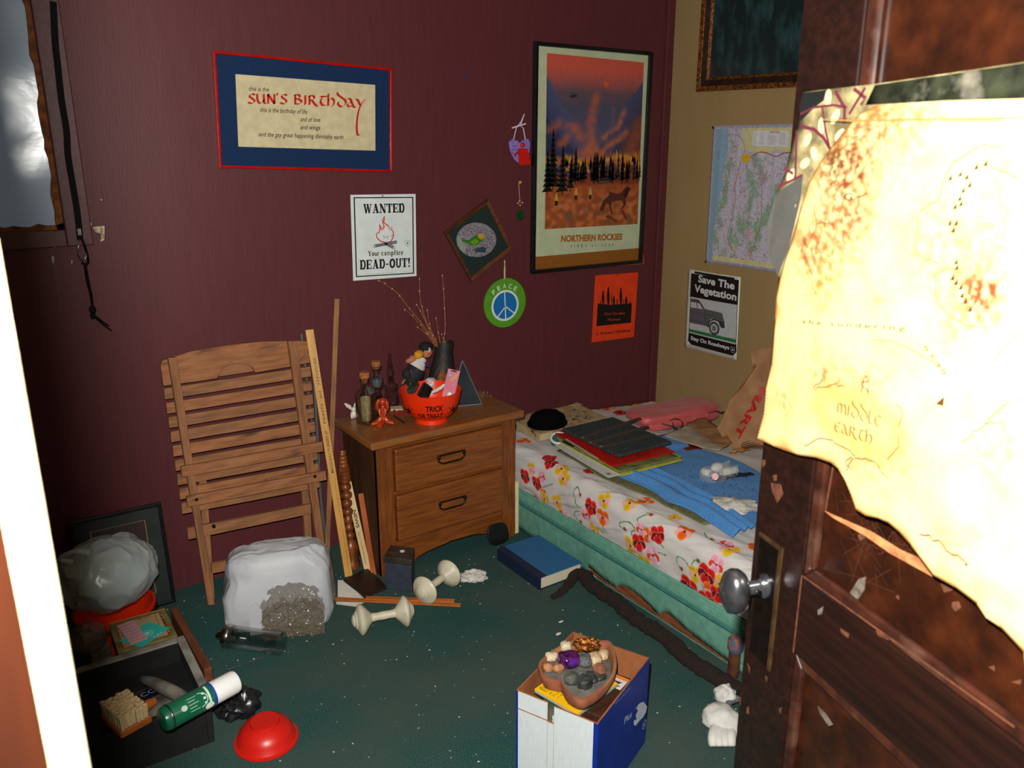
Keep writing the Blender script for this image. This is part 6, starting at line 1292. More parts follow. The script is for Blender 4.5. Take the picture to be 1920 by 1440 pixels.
# carpet litter
b = MB(); random.seed(31)
for i in range(420):
    x = random.uniform(.35, 1.83); y = random.uniform(1.0, 2.85); s_ = random.choice((.0012, .0016, .002, .0028, .004)); a = random.uniform(0, 6)
    if x > 1.17 and y > 2.56: continue
    d = Vector((math.cos(a), math.sin(a), 0))*s_; e = Vector((-d.y, d.x, 0))*random.uniform(.3, 1); q = Vector((x, y, .0012))
    b.add([q+d, q+e, q-d, q-e, q+Vector((0, 0, .0016))], [(0, 1, 4), (1, 2, 4), (2, 3, 4), (3, 0, 4)])
t = b.build('carpet_litter', mat('pale_litter', (190, 186, 170), .9), None); tag(t, 'pale crumbs and lint scattered over the green carpet', 'litter', kind='stuff')
for x, y, r, lb in ((1052, 1167, .010, 'small pale paper flake on the carpet behind the cardboard box'), (1047, 1190, .012, 'tiny white paper curl on the carpet near the box corner')):
    c = FL(x, y, 0); t = MB().blob((0, 0, r*.3), (r, r*.4, r*.3), lambda d: 1+.4*nz3(d.x*3, d.y*3, d.z*3+x), 12, 8).build('paper_flake', m_tissue, None, smooth=40); t.location = c; tag(t, lb, 'paper')
# ------------------------------------------------------------------ white bag with film, jar, rod
m_bagw = mat('white_paper_bag', (176, 178, 182), .5, c2=(162, 164, 170), scale=6, bump=.3, bscale=5)
cb = FL(527, 1186, 0)+Vector((.045, .115, 0)); t = thing('white_bag', 'stuffed white paper bag slumped in front of the folding chair', 'bag', loc=cb, rz=-.36)
def bagf(d):
    fold = abs(nz3(d.x*1.3+1.3, d.y*1.3, d.z*1.2))*.16+abs(nz3(d.x*2.6+d.z, d.y*2.6+2, d.z*2.0))*.07+abs(nz3(d.x*6, d.y*6, d.z*5+d.x*3))*.025
    return 1.0-fold+.08
b = MB().blob((0, 0, .125), (.172, .105, .136), bagf, 110, 64, p=6.0)
b.v = [(x*(1.04-.12*max(0, z-.1)/.15), y*(1.05-.5*max(0, z-.12)/.15), max(.0, z)+.02*x*(z > .15)) for x, y, z in b.v]; b.build('paper', m_bagw, t, smooth=60)
MB().prism([(-.10, .005), (-.03, .004), (-.045, .075), (-.075, .120), (-.10, .10)], 0, .004, T((0, -.122, 0)) @ Matrix.Rotation(math.radians(84), 4, 'X')).build('folded_flap', m_bagw, t)
m_cell = film('clear_cellophane', (120, 110, 92), .50, .16, 1.0, 55.0, voro=True)
cc_ = FL(552, 1178, 0); t = thing('cellophane_wrap', 'crumpled clear cellophane lying against the white bag', 'plastic wrap', loc=cc_, rz=-.36)
for k_ in range(2): MB().grid(lambda a, b: (-.10+.20*a+.012*nz3(a*5, b*5, k_+2), -.05+.055*b**1.5+.022*abs(nz3(a*4+k_*3, b*5, 3))+.012*nz3(a*12, b*12, 5+k_)+.005*nz3(a*30, b*30, 5)-.012*k_, max(.001, .002+(.165-.05*k_)*b*(1-.35*(2*a-1)**4)+.02*nz3(a*7, b*7, 8+k_)*b)), 90, 70).build('film', m_cell, t, smooth=25)
a, b_ = FL(408, 1190, .040), FL(530, 1206, .040); t = thing('glass_shaker', 'glass shaker jar with metal lid lying on the carpet', 'jar', loc=(a.x, a.y, 0)); M = axisM(a-t.location, b_-t.location); Lj = (b_-a).length
MB().lathe([(0, .050), (.034, .050), (.037, .056), (.036, Lj*.6), (.038, Lj-.012), (.037, Lj-.003), (.030, Lj), (0, Lj), (0, Lj-.006), (.032, Lj-.008), (.034, Lj*.6), (.033, .062), (0, .062)], 32, M).build('glass', m_glass, t, smooth=40)
MB().lathe([(0, .0), (.013, 0), (.014, .006), (.014, .022), (.018, .026), (.036, .028), (.0395, .032), (.0395, .046), (.036, .052), (0, .052)], 32, M).build('lid', mat('chrome_lid', (180, 176, 168), .18, 1.0), t, smooth=35)
a, b_ = FL(425, 1256, .002), FL(578, 1203, .002); t = MB().tube([(0, 0, 0), b_-a], .0018, 6).blob(b_-a, (.004, .004, .003), None, 8, 6).build('metal_rod', m_steel, None, smooth=50); t.location = a; tag(t, 'thin metal rod lying on the carpet near the shaker', 'rod')
# ------------------------------------------------------------------ things lying on the bed
def bedflat(name, label, cat, pts, z, th, m, part='body', bev=.0006, prints=None, group=None):
    """flat rectangular thing from its pixel corners TL,TR,BR,BL at height z (top face at z+th)"""
    fr, w, h = level(z+th).quad(pts); fr = fr.sub(0, 0, -th)
    t = thing(name, label, cat, fr=fr, group=group); MB().box(0, 0, 0, w, h, th).build(part, m, t, bevel=bev)
    if prints: P = Print(); prints(P, w, h, lambda px, py: fr.pix(px, py, th)); P.build('print', t, base=th+.0003)
    return t, fr, w, h
m_olive = mat('olive_blanket', (118, 116, 76), .95, c2=(98, 98, 60), scale=60, bump=.5, bscale=250)
m_towel = mat('blue_terry', (76, 148, 214), .95, c2=(58, 126, 196), scale=180, bump=1.0, bscale=260, sheen=.1); 
def cloth(name, label, cat, lf, rg, m, lift, nu=70, nv=40, ridge=None, amp=.003, sol=.004):
    """cloth between two pixel polylines, lying on the mattress"""
    A = smooth_path([bedp(*p) for p in lf], 8); B = smooth_path([bedp(*p) for p in rg], 8)
    def pick(L_, f): i = f*(len(L_)-1); k = min(int(i), len(L_)-2); return L_[k].lerp(L_[k+1], i-k)
    c = pick(A, .5).lerp(pick(B, .5), .5); c.z = 0
    def fn(a, b):
        p = pick(A, b).lerp(pick(B, b), a)
        z = mz(p.x, p.y)
        if p.x < BX0-.013+RR: z -= RR-math.sqrt(max(0, RR*RR-(BX0-.013+RR-p.x)**2)) if BX0-.013+RR-p.x < RR else RR
        p.z = z+lift+amp*nz3(p.x*14, p.y*14, 2)+(ridge(a, b) if ridge else 0)+.0035
        return p-c
    t = MB().grid(fn, nu, nv).build(name, m, None, smooth=60, solid=sol); t.location = c; return tag(t, label, cat)
cloth('olive_blanket', 'olive green blanket edge showing under the blue towel', 'blanket', [B4(*p) for p in ((385, 470), (520, 545), (640, 625), (770, 690), (900, 742), (1050, 800), (1130, 850), (1215, 890), (1400, 985))], [B4(*p) for p in ((600, 420), (760, 470), (900, 540), (1030, 600), (1150, 680), (1260, 740), (1360, 800), (1460, 860), (1640, 960))], m_olive, .003)
def rdg(a, b): return .022*math.exp(-((a-.09)/.05)**2)+.018*math.exp(-((a-.20)/.035)**2)+.014*math.exp(-((a-.29)/.03)**2)+.006*nz3(a*18, b*5, 4)*(a < .35) if b > .12 else .01
cloth('blue_towel', 'blue terry towel spread along the bed under the magazines', 'towel', [B4(*p) for p in ((480, 450), (640, 570), (770, 645), (900, 700), (1050, 770), (1150, 840), (1300, 900), (1440, 985), (1600, 1090))], [B4(*p) for p in ((1110, 395), (1300, 455), (1420, 485), (1560, 525), (1700, 590), (1800, 650), (1880, 720), (1960, 800), (2080, 900))], m_towel, .010, 110, 70, rdg)
# dirt specks on the towel
b = MB(); random.seed(6)
for i in range(220):
    q = bedp(*B4(random.uniform(1150, 1760), random.uniform(600, 860)), .016); s_ = random.uniform(.001, .003); b.blob(q, (s_, s_, s_*.6), None, 5, 3)
t = b.build('towel_crumbs', mat('dark_crumbs', (30, 26, 22), .9), None); tag(t, 'dark crumbs scattered over the blue towel', 'crumbs', kind='stuff')
# book with torn jacket and black cap
m_oldb = mat('old_book_cover', (186, 162, 120), .7, c2=(160, 136, 98), scale=20, c3=(70, 58, 44), s3=26, l3=(.6, .68)); m_pg = mat('old_pages', (196, 180, 146), .85, c2=(166, 150, 116), scale=160, stretch=(1, 1, 14))
fr, w, h = level(.405).quad([B4(85, 222), B4(540, 138), B4(690, 215), B4(288, 382)]); fr = fr.sub(0, 0, -.034)
t = thing('old_book', 'large cream illustrated book with a black hat lying on it', 'book', fr=fr)
MB().box(.004, .004, .003, w-.004, h-.004, .031).build('pages', m_pg, t); MB().box(0, 0, .031, w, h, .034).build('front_cover', m_oldb, t, bevel=.001); MB().box(0, 0, 0, w, h, .003).build('back_cover', m_oldb, t, bevel=.001); MB().box(-.003, 0, 0, .003, h, .034).build('spine', m_oldb, t, bevel=.001)
P = Print(); random.seed(12); K = (40, 34, 30)
for i in range(9): P.stroke([(w*.5, h*(.2+.07*i)), (w*random.uniform(.75, .92), h*(.2+.07*i))], .003, (96, 80, 60), 1)
for i in range(26): P.ell(w*random.uniform(.1, .9), h*random.uniform(.1, .9), random.uniform(.003, .012), random.uniform(.002, .007), random.choice((K, (110, 50, 40), (90, 76, 58))), 1, 7, random.uniform(0, 3))
P.build('print', t, base=.0344)
MB().prism([(w*.86, h*.98), (w*1.02, h*.9), (w*1.02, h*1.06)], .034, .036, None).build('curled_corner', m_oldb, t)
c = FL(*B4(318, 275), .410); t = thing('knitted_hat', 'black knitted round hat on the old book', 'hat', loc=(c.x, c.y, .4055)); m_blk = mat('black_felt', (7, 7, 8), 1.0, spec=.05, c2=(10, 10, 11), scale=90, bump=.5)
b = MB().blob((0, 0, .018), (.086, .070, .050), lambda d: 1+.05*nz3(d.x*3, d.y*3, d.z*3), 36, 18); b.v = [(x, y, max(0, z)) for x, y, z in b.v]; b.build('crown', m_blk, t, smooth=60)
MB().tube([(.084*math.cos(a), .071*math.sin(a), .009) for a in [2*math.pi*i/30 for i in range(30)]], .009, 8, closed=True).build('brim', m_blk, t, smooth=60)
# glass puck beside the magazines
c = bedp(*B4(395, 415), .0); t = thing('glass_paperweight', 'teal glass paperweight with white rim beside the magazines', 'paperweight', loc=(c.x, c.y, mz(c.x, c.y)+.004)); t.rotation_euler = (.35, -.3, 0)
MB().lathe([(0, 0), (.026, 0), (.034, .008), (.036, .020), (.032, .030), (0, .032)], 32).build('glass', mat('teal_glass', (14, 70, 84), .05, coat=.8, c2=(30, 110, 120), scale=20), t, smooth=50); MB().tube([(.031*math.cos(a), .031*math.sin(a), .031) for a in [2*math.pi*i/32 for i in range(32)]], .006, 8, closed=True).build('rim', m_porc, t, smooth=60)
# magazines
MZ = .394
m_lime = mat('lime_cover', (186, 184, 70), .45, c2=(170, 168, 60), scale=20); m_mag = mat('green_photo_cover', (120, 128, 80), .4, c2=(60, 72, 40), scale=18); m_redm = mat('red_cover', (176, 22, 16), .35, c2=(160, 18, 12), scale=20); m_wht = mat('white_leaflet', (206, 206, 202), .5, c2=(196, 196, 192), scale=20)
def pr_w(P, w, h, L): q = L(*C2(510, 750)); P.poly([(q[0]-.008, q[1]-.010), (q[0]+.008, q[1]-.010), (q[0]+.008, q[1]+.010), (q[0]-.008, q[1]+.010)], (90, 90, 94), 1); [P.stroke([(q[0]-.007, q[1]-.008+i*.004), (q[0]+.007, q[1]-.008+i*.004)], .0012, (190, 190, 190), 2) for i in range(5)]
bedflat('white_leaflet', 'white leaflet with a printed barcode, lowest of the stack on the bed', 'leaflet', [C2(95, 485), C2(600, 340), C2(1000, 640), C2(482, 818)], MZ-.004, .002, m_wht, 'sheet', 0, pr_w)
def pr_y(P, w, h, L): P.poly([(.006, .02), (.02, .02), (.02, h-.02), (.006, h-.02)], (30, 34, 20), 1)
bedflat('lime_magazine', 'lime yellow magazine, second from bottom of the stack on the bed', 'magazine', [C2(75, 455), C2(620, 300), C2(1130, 625), C2(645, 768)], MZ-.002, .005, m_lime, prints=pr_y)
bedflat('green_magazine', 'green nature magazine with yellow border under the red one', 'magazine', [C2(50, 420), C2(590, 270), C2(1152, 600), C2(600, 738)], MZ+.003, .006, m_mag, prints=lambda P, w, h, L: (P.stroke([(.004, .004), (w-.004, .004), (w-.004, h-.004), (.004, h-.004)], .006, (206, 200, 70), 1, True), P.poly([L(*C2(80, 432)), L(*C2(190, 492)), L(*C2(175, 500)), L(*C2(70, 445))], (14, 14, 14), 2)))
def pr_r(P, w, h, L):
    P.poly([L(*C2(110, 415)), L(*C2(425, 610)), L(*C2(410, 620)), L(*C2(98, 425))], (190, 170, 160), 1)
    for i, (x0, y0, x1_, y1) in enumerate(((640, 632, 900, 565), (620, 610, 800, 562), (700, 600, 940, 540))): P.stroke([L(*C2(x0, y0)), L(*C2(x1_, y1))], .002, (120, 10, 8), 1)
bedflat('red_magazine', 'red covered magazine under the dark striped pouch', 'magazine', [C2(45, 365), C2(565, 215), C2(1050, 545), C2(530, 680)], MZ+.009, .007, m_redm, prints=pr_r)
m_pouch = mat('dark_green_weave', (52, 64, 62), .95, c2=(30, 38, 40), scale=120, bump=.8, bscale=160)
def pr_p(P, w, h, L):
    for i in range(3): P.poly([L(*C2(250+i*85, 395+i*48)), L(*C2(800+i*70, 215+i*62+i*15)), L(*C2(830+i*70, 232+i*62+i*15)), L(*C2(285+i*85, 415+i*48))], (76, 68, 62), 1); 
    for x, y in ((268, 408), (340, 455), (438, 490)): q = L(*C2(x, y)); P.poly([(q[0]-.006, q[1]-.008), (q[0]+.006, q[1]-.006), (q[0]+.006, q[1]+.008), (q[0]-.006, q[1]+.006)], (150, 130, 104), 2)
    random.seed(5)
    for i in range(26): q = L(*C2(470+random.uniform(0, 450), 560-random.uniform(-40, 110)*.6)); P.ell(*q, .004, .004, random.choice(((80, 26, 34), (60, 22, 30))), 2, 7)
fr, w, h = level(MZ+.030).quad([C2(160, 322), C2(555, 187), C2(1040, 438), C2(575, 598)]); fr = fr.sub(0, 0, -.013)
t = thing('woven_pouch', 'dark green woven pouch with stripes on top of the magazines', 'pouch', fr=fr)
MB().box(0, 0, 0, w, h, .013).build('body', m_pouch, t, bevel=.005, seg=3); P = Print(); pr_p(P, w, h, lambda px, py: fr.pix(px, py, .013)); P.build('print', t, base=.0134)
# pink roll
m_pink = mat('pink_quilted_satin', (200, 92, 90), .5, c2=(182, 76, 78), scale=24, stretch=(.4, 1, 1), bump=.35, bscale=60, sheen=.15)
zb_ = .340; fr, w, h = level(zb_+.03).quad([B4(868, 243), B4(1352, 100), B4(1440, 188), B4(1068, 336)])
t = thing('pink_roll', 'folded pink quilted roll tied with black cords on the bed', 'quilted roll', fr=fr.sub(0, 0, -.03))
MB().blob((w/2, h*.50, .052), (w*.5, h*.47, .022), lambda d: 1+.05*nz3(d.x*4, d.y*4, d.z*4), 48, 18, p=5).build('upper_fold', m_pink, t, smooth=60); MB().blob((w*.52, h*.48, .026), (w*.47, h*.52, .022), lambda d: 1+.05*nz3(d.x*4+3, d.y*4, d.z*4), 48, 18, p=5).build('lower_fold', m_pink, t, smooth=60)
m_cord = mat('black_cord', (14, 12, 13), .6)
for pts in ([(.18, .02, .040), (.26, -.10, .030), (.34, -.16, .012), (.42, -.06, .030), (.36, .02, .050), (.28, .04, .045)], [(.78, .02, .045), (.84, -.08, .055), (.92, -.10, .040), (.98, .04, .035), (1.06, .0, .02), (1.10, .12, .012), (1.04, .2, .02)], [(.30, -.02, .04), (.29, -.12, .02), (.27, -.20, .006)]):
    MB().tube(smooth_path([(x*w, y*h, z) for x, y, z in pts], 6), .0026, 6).build('tie_cord', m_cord, t, smooth=60)
# thin dark red folder and loose papers behind the towel
m_dred = mat('dark_red_folder', (110, 18, 20), .4); m_brp = mat('brown_kraft_paper', (160, 116, 76), .7, c2=(138, 96, 60), scale=10, bump=.5, bscale=9)
t = MB().box(1.808, 2.60, 0, 1.828, 2.88, .235).build('thin_board', m_creamp, None, bevel=.001); tag(t, 'cream edged thin board wedged between nightstand and bed', 'board')
bedflat('red_folder', 'thin dark red folder between the magazines and loose paper', 'folder', [C2(960, 395), C2(1230, 330), C2(1480, 480), C2(1270, 530)], .345, .006, m_dred)
def loose(name, label, cat, pts, z, m, amp=.012, seed=0):
    q = [FL(*p, z) for p in pts]; c = sum(q, Vector())/len(q); t = thing(name, label, cat, loc=(c.x, c.y, z))
    sheet_poly([(p.x-c.x, p.y-c.y) for p in q], 'sheet', m, t, lambda x, y, zz: (x, y, amp*(.9+nz3(x*9+seed, y*9, 1)+.5*nz3(x*24, y*24+seed, 3))), .02); return t
loose('cream_paper', 'loose cream paper sheet beside the brown paper bag', 'paper', [C2(1030, 400), C2(1240, 300), C2(1480, 330), C2(1640, 470), C2(1560, 540), C2(1400, 520)], .352, mat('cream_loose_paper', (176, 164, 142), .8, c2=(158, 146, 124), scale=14), .006)
loose('kraft_paper', 'crumpled strip of brown kraft paper beside the bag', 'paper', [C2(1240, 300), C2(1420, 240), C2(1560, 330), C2(1680, 480), C2(1600, 520), C2(1460, 460), C2(1330, 360)], .366, m_brp, .014, 4)
# brown paper shopping bag
bo = bedp(*C2(1690, 520)); fn_ = (Vector((0, 0, HC))-bo); fn_.z = 0; fn_.normalize(); U_ = Vector((0, 0, 1)).cross(fn_)*-1
BG = Fr(bo, rt, (Vector((0, 0, 1))*.95+fw*.28)); 
bpx = [C2(1690, 525), C2(1610, 440), C2(1525, 320), C2(1600, 200), C2(1660, 50), A5(1635, 980), A5(1590, 1000), A5(1570, 850), A5(1640, 830), A5(1800, 815), A5(1900, 830), A5(1920, 1440), (1470, 860)]
q = [BG.pix(*p) for p in bpx]; q = [(a, max(.004, b)) for a, b in q]
t = thing('paper_bag', 'brown paper shopping bag with red lettering slumped against the khaki wall', 'bag', fr=BG)
fmap = lambda x, y, z: (x, y, .010*nz3(x*14, y*14, 2)+.02*nz3(x*5, y*5, 7))
sheet_poly(q, 'front', m_brp, t, fmap, .02)
cx_ = sum(p[0] for p in q)/len(q); cy_ = sum(p[1] for p in q)/len(q)
b = MB(); n = len(q); b.v = [fmap(p[0], p[1], 0) for p in q]+[(cx_+(p[0]-cx_)*.9+.03, max(p[1], .035)*.92, -.055) for p in q]; b.f = [(i, (i+1) % n, n+(i+1) % n, n+i) for i in range(n)]+[tuple(range(2*n-1, n-1, -1))]; b.build('back', m_brp, t)
P = Print(); dA, dB = BG.pix(*C2(1960, -80)), BG.pix(*C2(1690, 385)); P.text('MART', dA, dB, .032, (180, 24, 22), 1, bold=.035)
tri_ = []
P.build('print', t, lambda x, y, z: (fmap(x, y, 0)[0], fmap(x, y, 0)[1], fmap(x, y, 0)[2]+.0025))
# plastic packet with small bottles, raffia, navy strap, tissue
c = bedp(*C2(1560, 760)); t = thing('plastic_packet', 'clear plastic packet of small white bottles with a red cap on the towel', 'packet', loc=(c.x, c.y, mz(c.x, c.y)+.016))
Q = lambda x, y, z: FL(*C2(x, y), t.location.z+z)-t.location
m_wp = mat('white_bottle_plastic', (196, 200, 190), .35)
def cyl(nm, a, b, r, m): MB().lathe([(0, 0), (r*.92, 0), (r, .003), (r, (b-a).length-.003), (r*.92, (b-a).length), (0, (b-a).length)], 20, axisM(a, b)).build(nm, m, t, smooth=40)
cyl('small_bottle', Q(1580, 740, .017), Q(1720, 715, .017), .016, m_wp); cyl('small_bottle', Q(1400, 725, .016), Q(1480, 750, .016), .015, m_wp); cyl('red_cap', Q(1520, 775, .006), Q(1520, 775, .020), .014, m_redpl)
MB().blob(Q(1540, 690, .02), (.030, .022, .020), lambda d: 1+.2*nz3(d.x*3, d.y*3, d.z*3), 18, 10).build('label_paper', m_wht, t, smooth=50)
b = MB().blob(Q(1555, 745, .02), (.088, .050, .036), lambda d: 1+.22*nz3(d.x*3, d.y*3, d.z*3)+.1*nz3(d.x*9, d.y*9, d.z*9), 50, 26); b.v = [(x, y, max(-.0, z)) for x, y, z in b.v]; b.build('film', film('packet_film', (220, 220, 220), .82, .10, .9, 60.0, voro=True), t, smooth=30)
c = bedp(*C2(1700, 590)); t = thing('raffia_bow', 'small knotted straw bow beside the plastic packet', 'bow', loc=(c.x, c.y, mz(c.x, c.y)+.018)); m_raf = mat('straw_raffia', (176, 116, 46), .7, c2=(140, 86, 30), scale=60)
MB().blob((0, 0, .008), (.012, .010, .009), None, 12, 8).blob((.03, -.012, .010), (.014, .011, .010), None, 12, 8).tube([(0, 0, .008), (.03, -.012, .010), (.07, -.02, .006)], [.006, .005, .002], 8).tube([(0, 0, .008), (-.02, .008, .004)], .004, 6).build('straw', m_raf, t, smooth=60)
for k in range(5): MB().tube(smooth_path([(.03, -.012, .01), (.08, -.02+.012*k, .016), (.15, -.05+.022*k, .010)], 5), .0012, 5).build('straw_strand', mat('dark_straw', (76, 54, 34), .7) if k == 0 else MATS['dark_straw'], t)
loose('navy_cloth', 'strip of navy cloth lying on the towel beside the packet', 'cloth', [C2(1490, 800), C2(1650, 760), C2(1850, 745), C2(1900, 770), C2(1700, 800), C2(1540, 835)], .362, mat('navy_cloth', (22, 30, 66), .9, c2=(16, 22, 50), scale=80), .008, 2)
crumple('towel_tissue', 'flat crumpled off-white tissue on the lower end of the blue towel', 'tissue', bedp(*C2(1700, 1075), .012), (.085, .055, .016), m_tissue, 5.0, -.8)

# ------------------------------------------------------------------ cardboard box with dish of stones
BOXZ = .270
fr, w, h = level(BOXZ).quad([C4(795, 105), C4(1778, 435), C4(1105, 1258), C4(35, 850)]); fr = fr.sub(0, 0, -BOXZ)
m_kraft = mat('box_kraft_inside', (156, 94, 52), .8, c2=(136, 80, 42), scale=20); m_bxw = mat('box_white_print', (206, 214, 214), .5, c2=(194, 202, 204), scale=20, stretch=(20, 1, 1)); m_bxb = mat('box_blue_print', (14, 44, 140), .45, c2=(12, 38, 124), scale=20)
t = thing('cardboard_box', 'open blue and white cardboard paper box on the carpet', 'box', fr=fr); th = .004
def wall(nm, q0, q1, m_out):
    MB().box(*q0, *q1).build(nm, m_kraft, t)
Z = BOXZ
MB().box(0, 0, 0, w, h, .004).build('bottom', m_kraft, t)
MB().box(0, th, 0, th, h, Z).build('side_wall', m_kraft, t); MB().box(w-th, th, 0, w, h, Z).build('side_wall', m_kraft, t); MB().box(th, h-th, 0, w-th, h, Z).build('end_wall', m_kraft, t)
s0, s1 = w*.40, w*.475
MB().box(0, 0, 0, s0, th, Z).box(s1, 0, 0, w, th, Z-.004).box(s0, 0, 0, s1, th, Z-.055).build('front_wall', m_kraft, t)
MB().box(.006, -.0008, .02, s0-.001, 0, Z-.001).box(s1+.001, -.0008, .02, w-.012, 0, Z-.005).box(s0, -.0008, .02, s1, 0, Z-.056).build('white_facing', m_bxw, t)
MB().box(-.0008, 0, 0, 0, h, Z-.001).box(0, -.0008, 0, .006, 0, Z-.001).build('blue_facing', m_bxb, t); MB().box(w, -.0008, 0, w+.0008, h, Z-.001).box(w-.012, -.0008, 0, w, 0, Z-.005).box(0, -.0008, 0, w, 0, .02).build('blue_facing', m_bxb, t)
MB().box(.006, -.0022, Z-.052, s0+.01, -.0008, Z-.050).build('flap_edge', m_kraft, t)
# printing on the blue side (plane x = w)
BS = Fr(fr.O+fr.U*(w+.001), fr.V, (0, 0, 1)); Lb = lambda x, y: BS.pix(*C4(x, y))
P = Print(); wt = (206, 212, 220)
P.text('Plus', Lb(1440, 1290), Lb(1535, 1190), .020, wt, 1); P.text('letter size paper', Lb(1325, 1035), Lb(1530, 815), .006, (150, 164, 206), 1)
P.poly([Lb(*p) for p in ((1600, 1090), (1640, 1020), (1690, 1002), (1735, 1060), (1720, 1130), (1680, 1200), (1640, 1240), (1590, 1305), (1565, 1300), (1565, 1240), (1600, 1230), (1590, 1170), (1620, 1110))], wt, 1); P.stroke([Lb(*p) for p in ((1580, 1090), (1640, 1020), (1690, 1004))], .002, wt, 2)
for k in range(3): P.stroke([Lb(1700-k*18, 1020), Lb(1690-k*26, 1130), Lb(1630-k*10, 1220)], .0012, (60, 90, 170), 2)
q = Lb(1700, 1290); P.stroke([(q[0]+.012*math.cos(a), q[1]+.012*math.sin(a)) for a in [2*math.pi*i/20 for i in range(20)]], .0016, wt, 1, True); P.text('R', (q[0]-.004, q[1]-.005), (q[0]+.004, q[1]-.005), .010, wt, 1)
P.build('print', t, lambda x, y, z: (w+.0012+z, x, y), base=0)
# inside: dark wooden box, white bottle, card, yellow pad
m_dkw = mat('dark_brown_wood_box', (66, 36, 22), .5, c2=(46, 24, 15), scale=10, stretch=(1, 8, 8))
t = MB().box(w*.42, .050, .005, w-.010, h*.75, .246, fr.M @ Matrix.Identity(4)).build('wooden_case', m_dkw, None, bevel=.003); tag(t, 'dark brown wooden case standing inside the cardboard box', 'case')
t = MB().box(.012, h*.40, .005, w*.40, h-.03, .246, fr.M @ Matrix.Identity(4)).build('book_block', mat('dark_book', (30, 26, 24), .7, c2=(44, 38, 34), scale=20), None, bevel=.003); tag(t, 'dark block of books at the back of the cardboard box', 'books')
c = fr.M @ Vector((s0+.006, .030, .004)); t = MB().lathe([(0, 0), (.014, 0), (.015, .003), (.015, .170), (.010, .190), (.009, .206), (0, .208)], 20).build('white_bottle', m_wp, None, smooth=40); t.location = c; tag(t, 'slim white bottle behind the slot of the cardboard box', 'bottle')
c = fr.M @ Vector((w*.30, .040, .004)); t = MB().lathe([(0, 0), (.022, 0), (.022, .225), (0, .226)], 20).build('glass_tumbler', mat('greenish_glass', (90, 110, 90), .2, trans=.5, c2=(130, 140, 130), scale=30), None, smooth=40); t.location = c; tag(t, 'cloudy greenish glass inside the cardboard box', 'glass')
PZ = .2465
fr2, w2, h2 = level(PZ+.012).quad([C4(800, 430), C4(1300, 770), C4(862, 1180), C4(335, 850)]); fr2 = fr2.sub(0, 0, -.012)
t = thing('yellow_notebook', 'yellow handwritten note pad under the clay dish', 'notebook', fr=fr2)
MB().box(0, 0, 0, w2, h2, .003).build('back_cover', mat('teal_card', (20, 90, 90), .5), t); MB().box(.001, .001, .003, w2-.001, h2-.001, .0105).build('pages', m_pg, t); MB().box(0, 0, .0105, w2, h2, .012).build('cover', mat('yellow_card', (232, 186, 12), .5, c2=(222, 174, 8), scale=20), t)
P = Print(); Ln = lambda x, y: fr2.pix(*C4(x, y), .012); K = (40, 36, 20); random.seed(14)
P.text('EVER', Ln(408, 862), Ln(520, 786), .016, K, 1)
def scrawl(p0, p1, n):
    a = Vector(Ln(*p0)); b_ = Vector(Ln(*p1)); d = b_-a; nn = Vector((-d.y, d.x)).normalized()
    for k in range(n):
        s_ = a+d*(k/n); e = d/n*.62; v = [s_+e*random.random()+nn*random.uniform(0, .011) for _ in range(4)]; P.stroke([tuple(x) for x in v], .0013, K, 1)
for k in range(4): scrawl((455+k*46, 890+k*26), (540+k*46, 820+k*32), 4)
for k in range(4): scrawl((740+k*32, 1050+k*16), (880+k*28, 960+k*26), 5)
P.build('print', t, base=.0124)
fr3, w3, h3 = level(.2485).quad([C4(1325, 645), C4(1515, 712), C4(1390, 845), C4(1200, 760)]); t = thing('picture_card', 'orange edged picture card lying in the cardboard box', 'card', fr=fr3.sub(0, 0, -.002))
MB().box(0, 0, 0, w3, h3, .0012).build('card', m_wht, t); P = Print(); P.poly([(0, h3*.75), (w3, h3*.75), (w3, h3), (0, h3)], (224, 130, 50), 1); P.ell(w3*.5, h3*.45, .010, .005, (60, 40, 40), 1); P.ell(w3*.6, h3*.2, .011, .004, (120, 124, 130), 1); P.stroke([(w3*.3, h3*.5), (w3*.8, h3*.55)], .003, (170, 50, 30), 2); P.build('print', t, base=.0016)
# heart dish
DZ = .2595
hp = [(330, 545), (345, 485), (400, 425), (500, 345), (620, 275), (740, 222), (880, 190), (1010, 190), (1130, 205), (1240, 208), (1300, 262), (1338, 370), (1352, 500), (1335, 620), (1270, 740), (1150, 860), (1020, 945), (930, 985), (840, 970), (750, 920), (680, 850), (640, 770), (610, 735), (540, 720), (450, 705), (370, 650)]
hz = DZ+.042; q = [FL(*C4(*p), hz) for p in hp]; c = sum(q, Vector())/len(q); q2 = [Vector((p.x-c.x, p.y-c.y)) for p in q]
q2 = [v.to_2d() for v in smooth_path([(v.x, v.y, 0) for v in q2+[q2[0]]], 3)[:-1]]; n = len(q2)
t = thing('heart_dish', 'heart shaped terracotta dish full of stones on the note pad', 'dish', loc=(c.x, c.y, DZ)); b = MB()
def loop(k, z, off=0): return [(v.x*k-(v.normalized().x*off), v.y*k-(v.normalized().y*off), z) for v in q2]
rows = [loop(.80, 0), loop(.91, .006), loop(.98, .022), loop(1.0, .036), loop(.985, .042), loop(.91, .042), loop(.885, .038), loop(.865, .022), loop(.84, .014)]
for r in rows: b.v += r
b.f = [(j*n+i, j*n+(i+1) % n, (j+1)*n+(i+1) % n, (j+1)*n+i) for j in range(len(rows)-1) for i in range(n)]+[tuple(range(n-1, -1, -1)), tuple((len(rows)-1)*n+i for i in range(n))]
b.build('shell', mat('terracotta', (150, 88, 56), .85, c2=(124, 70, 46), scale=20, c3=(158, 112, 78), s3=8, l3=(.5, .7), bump=.2), t, smooth=50)
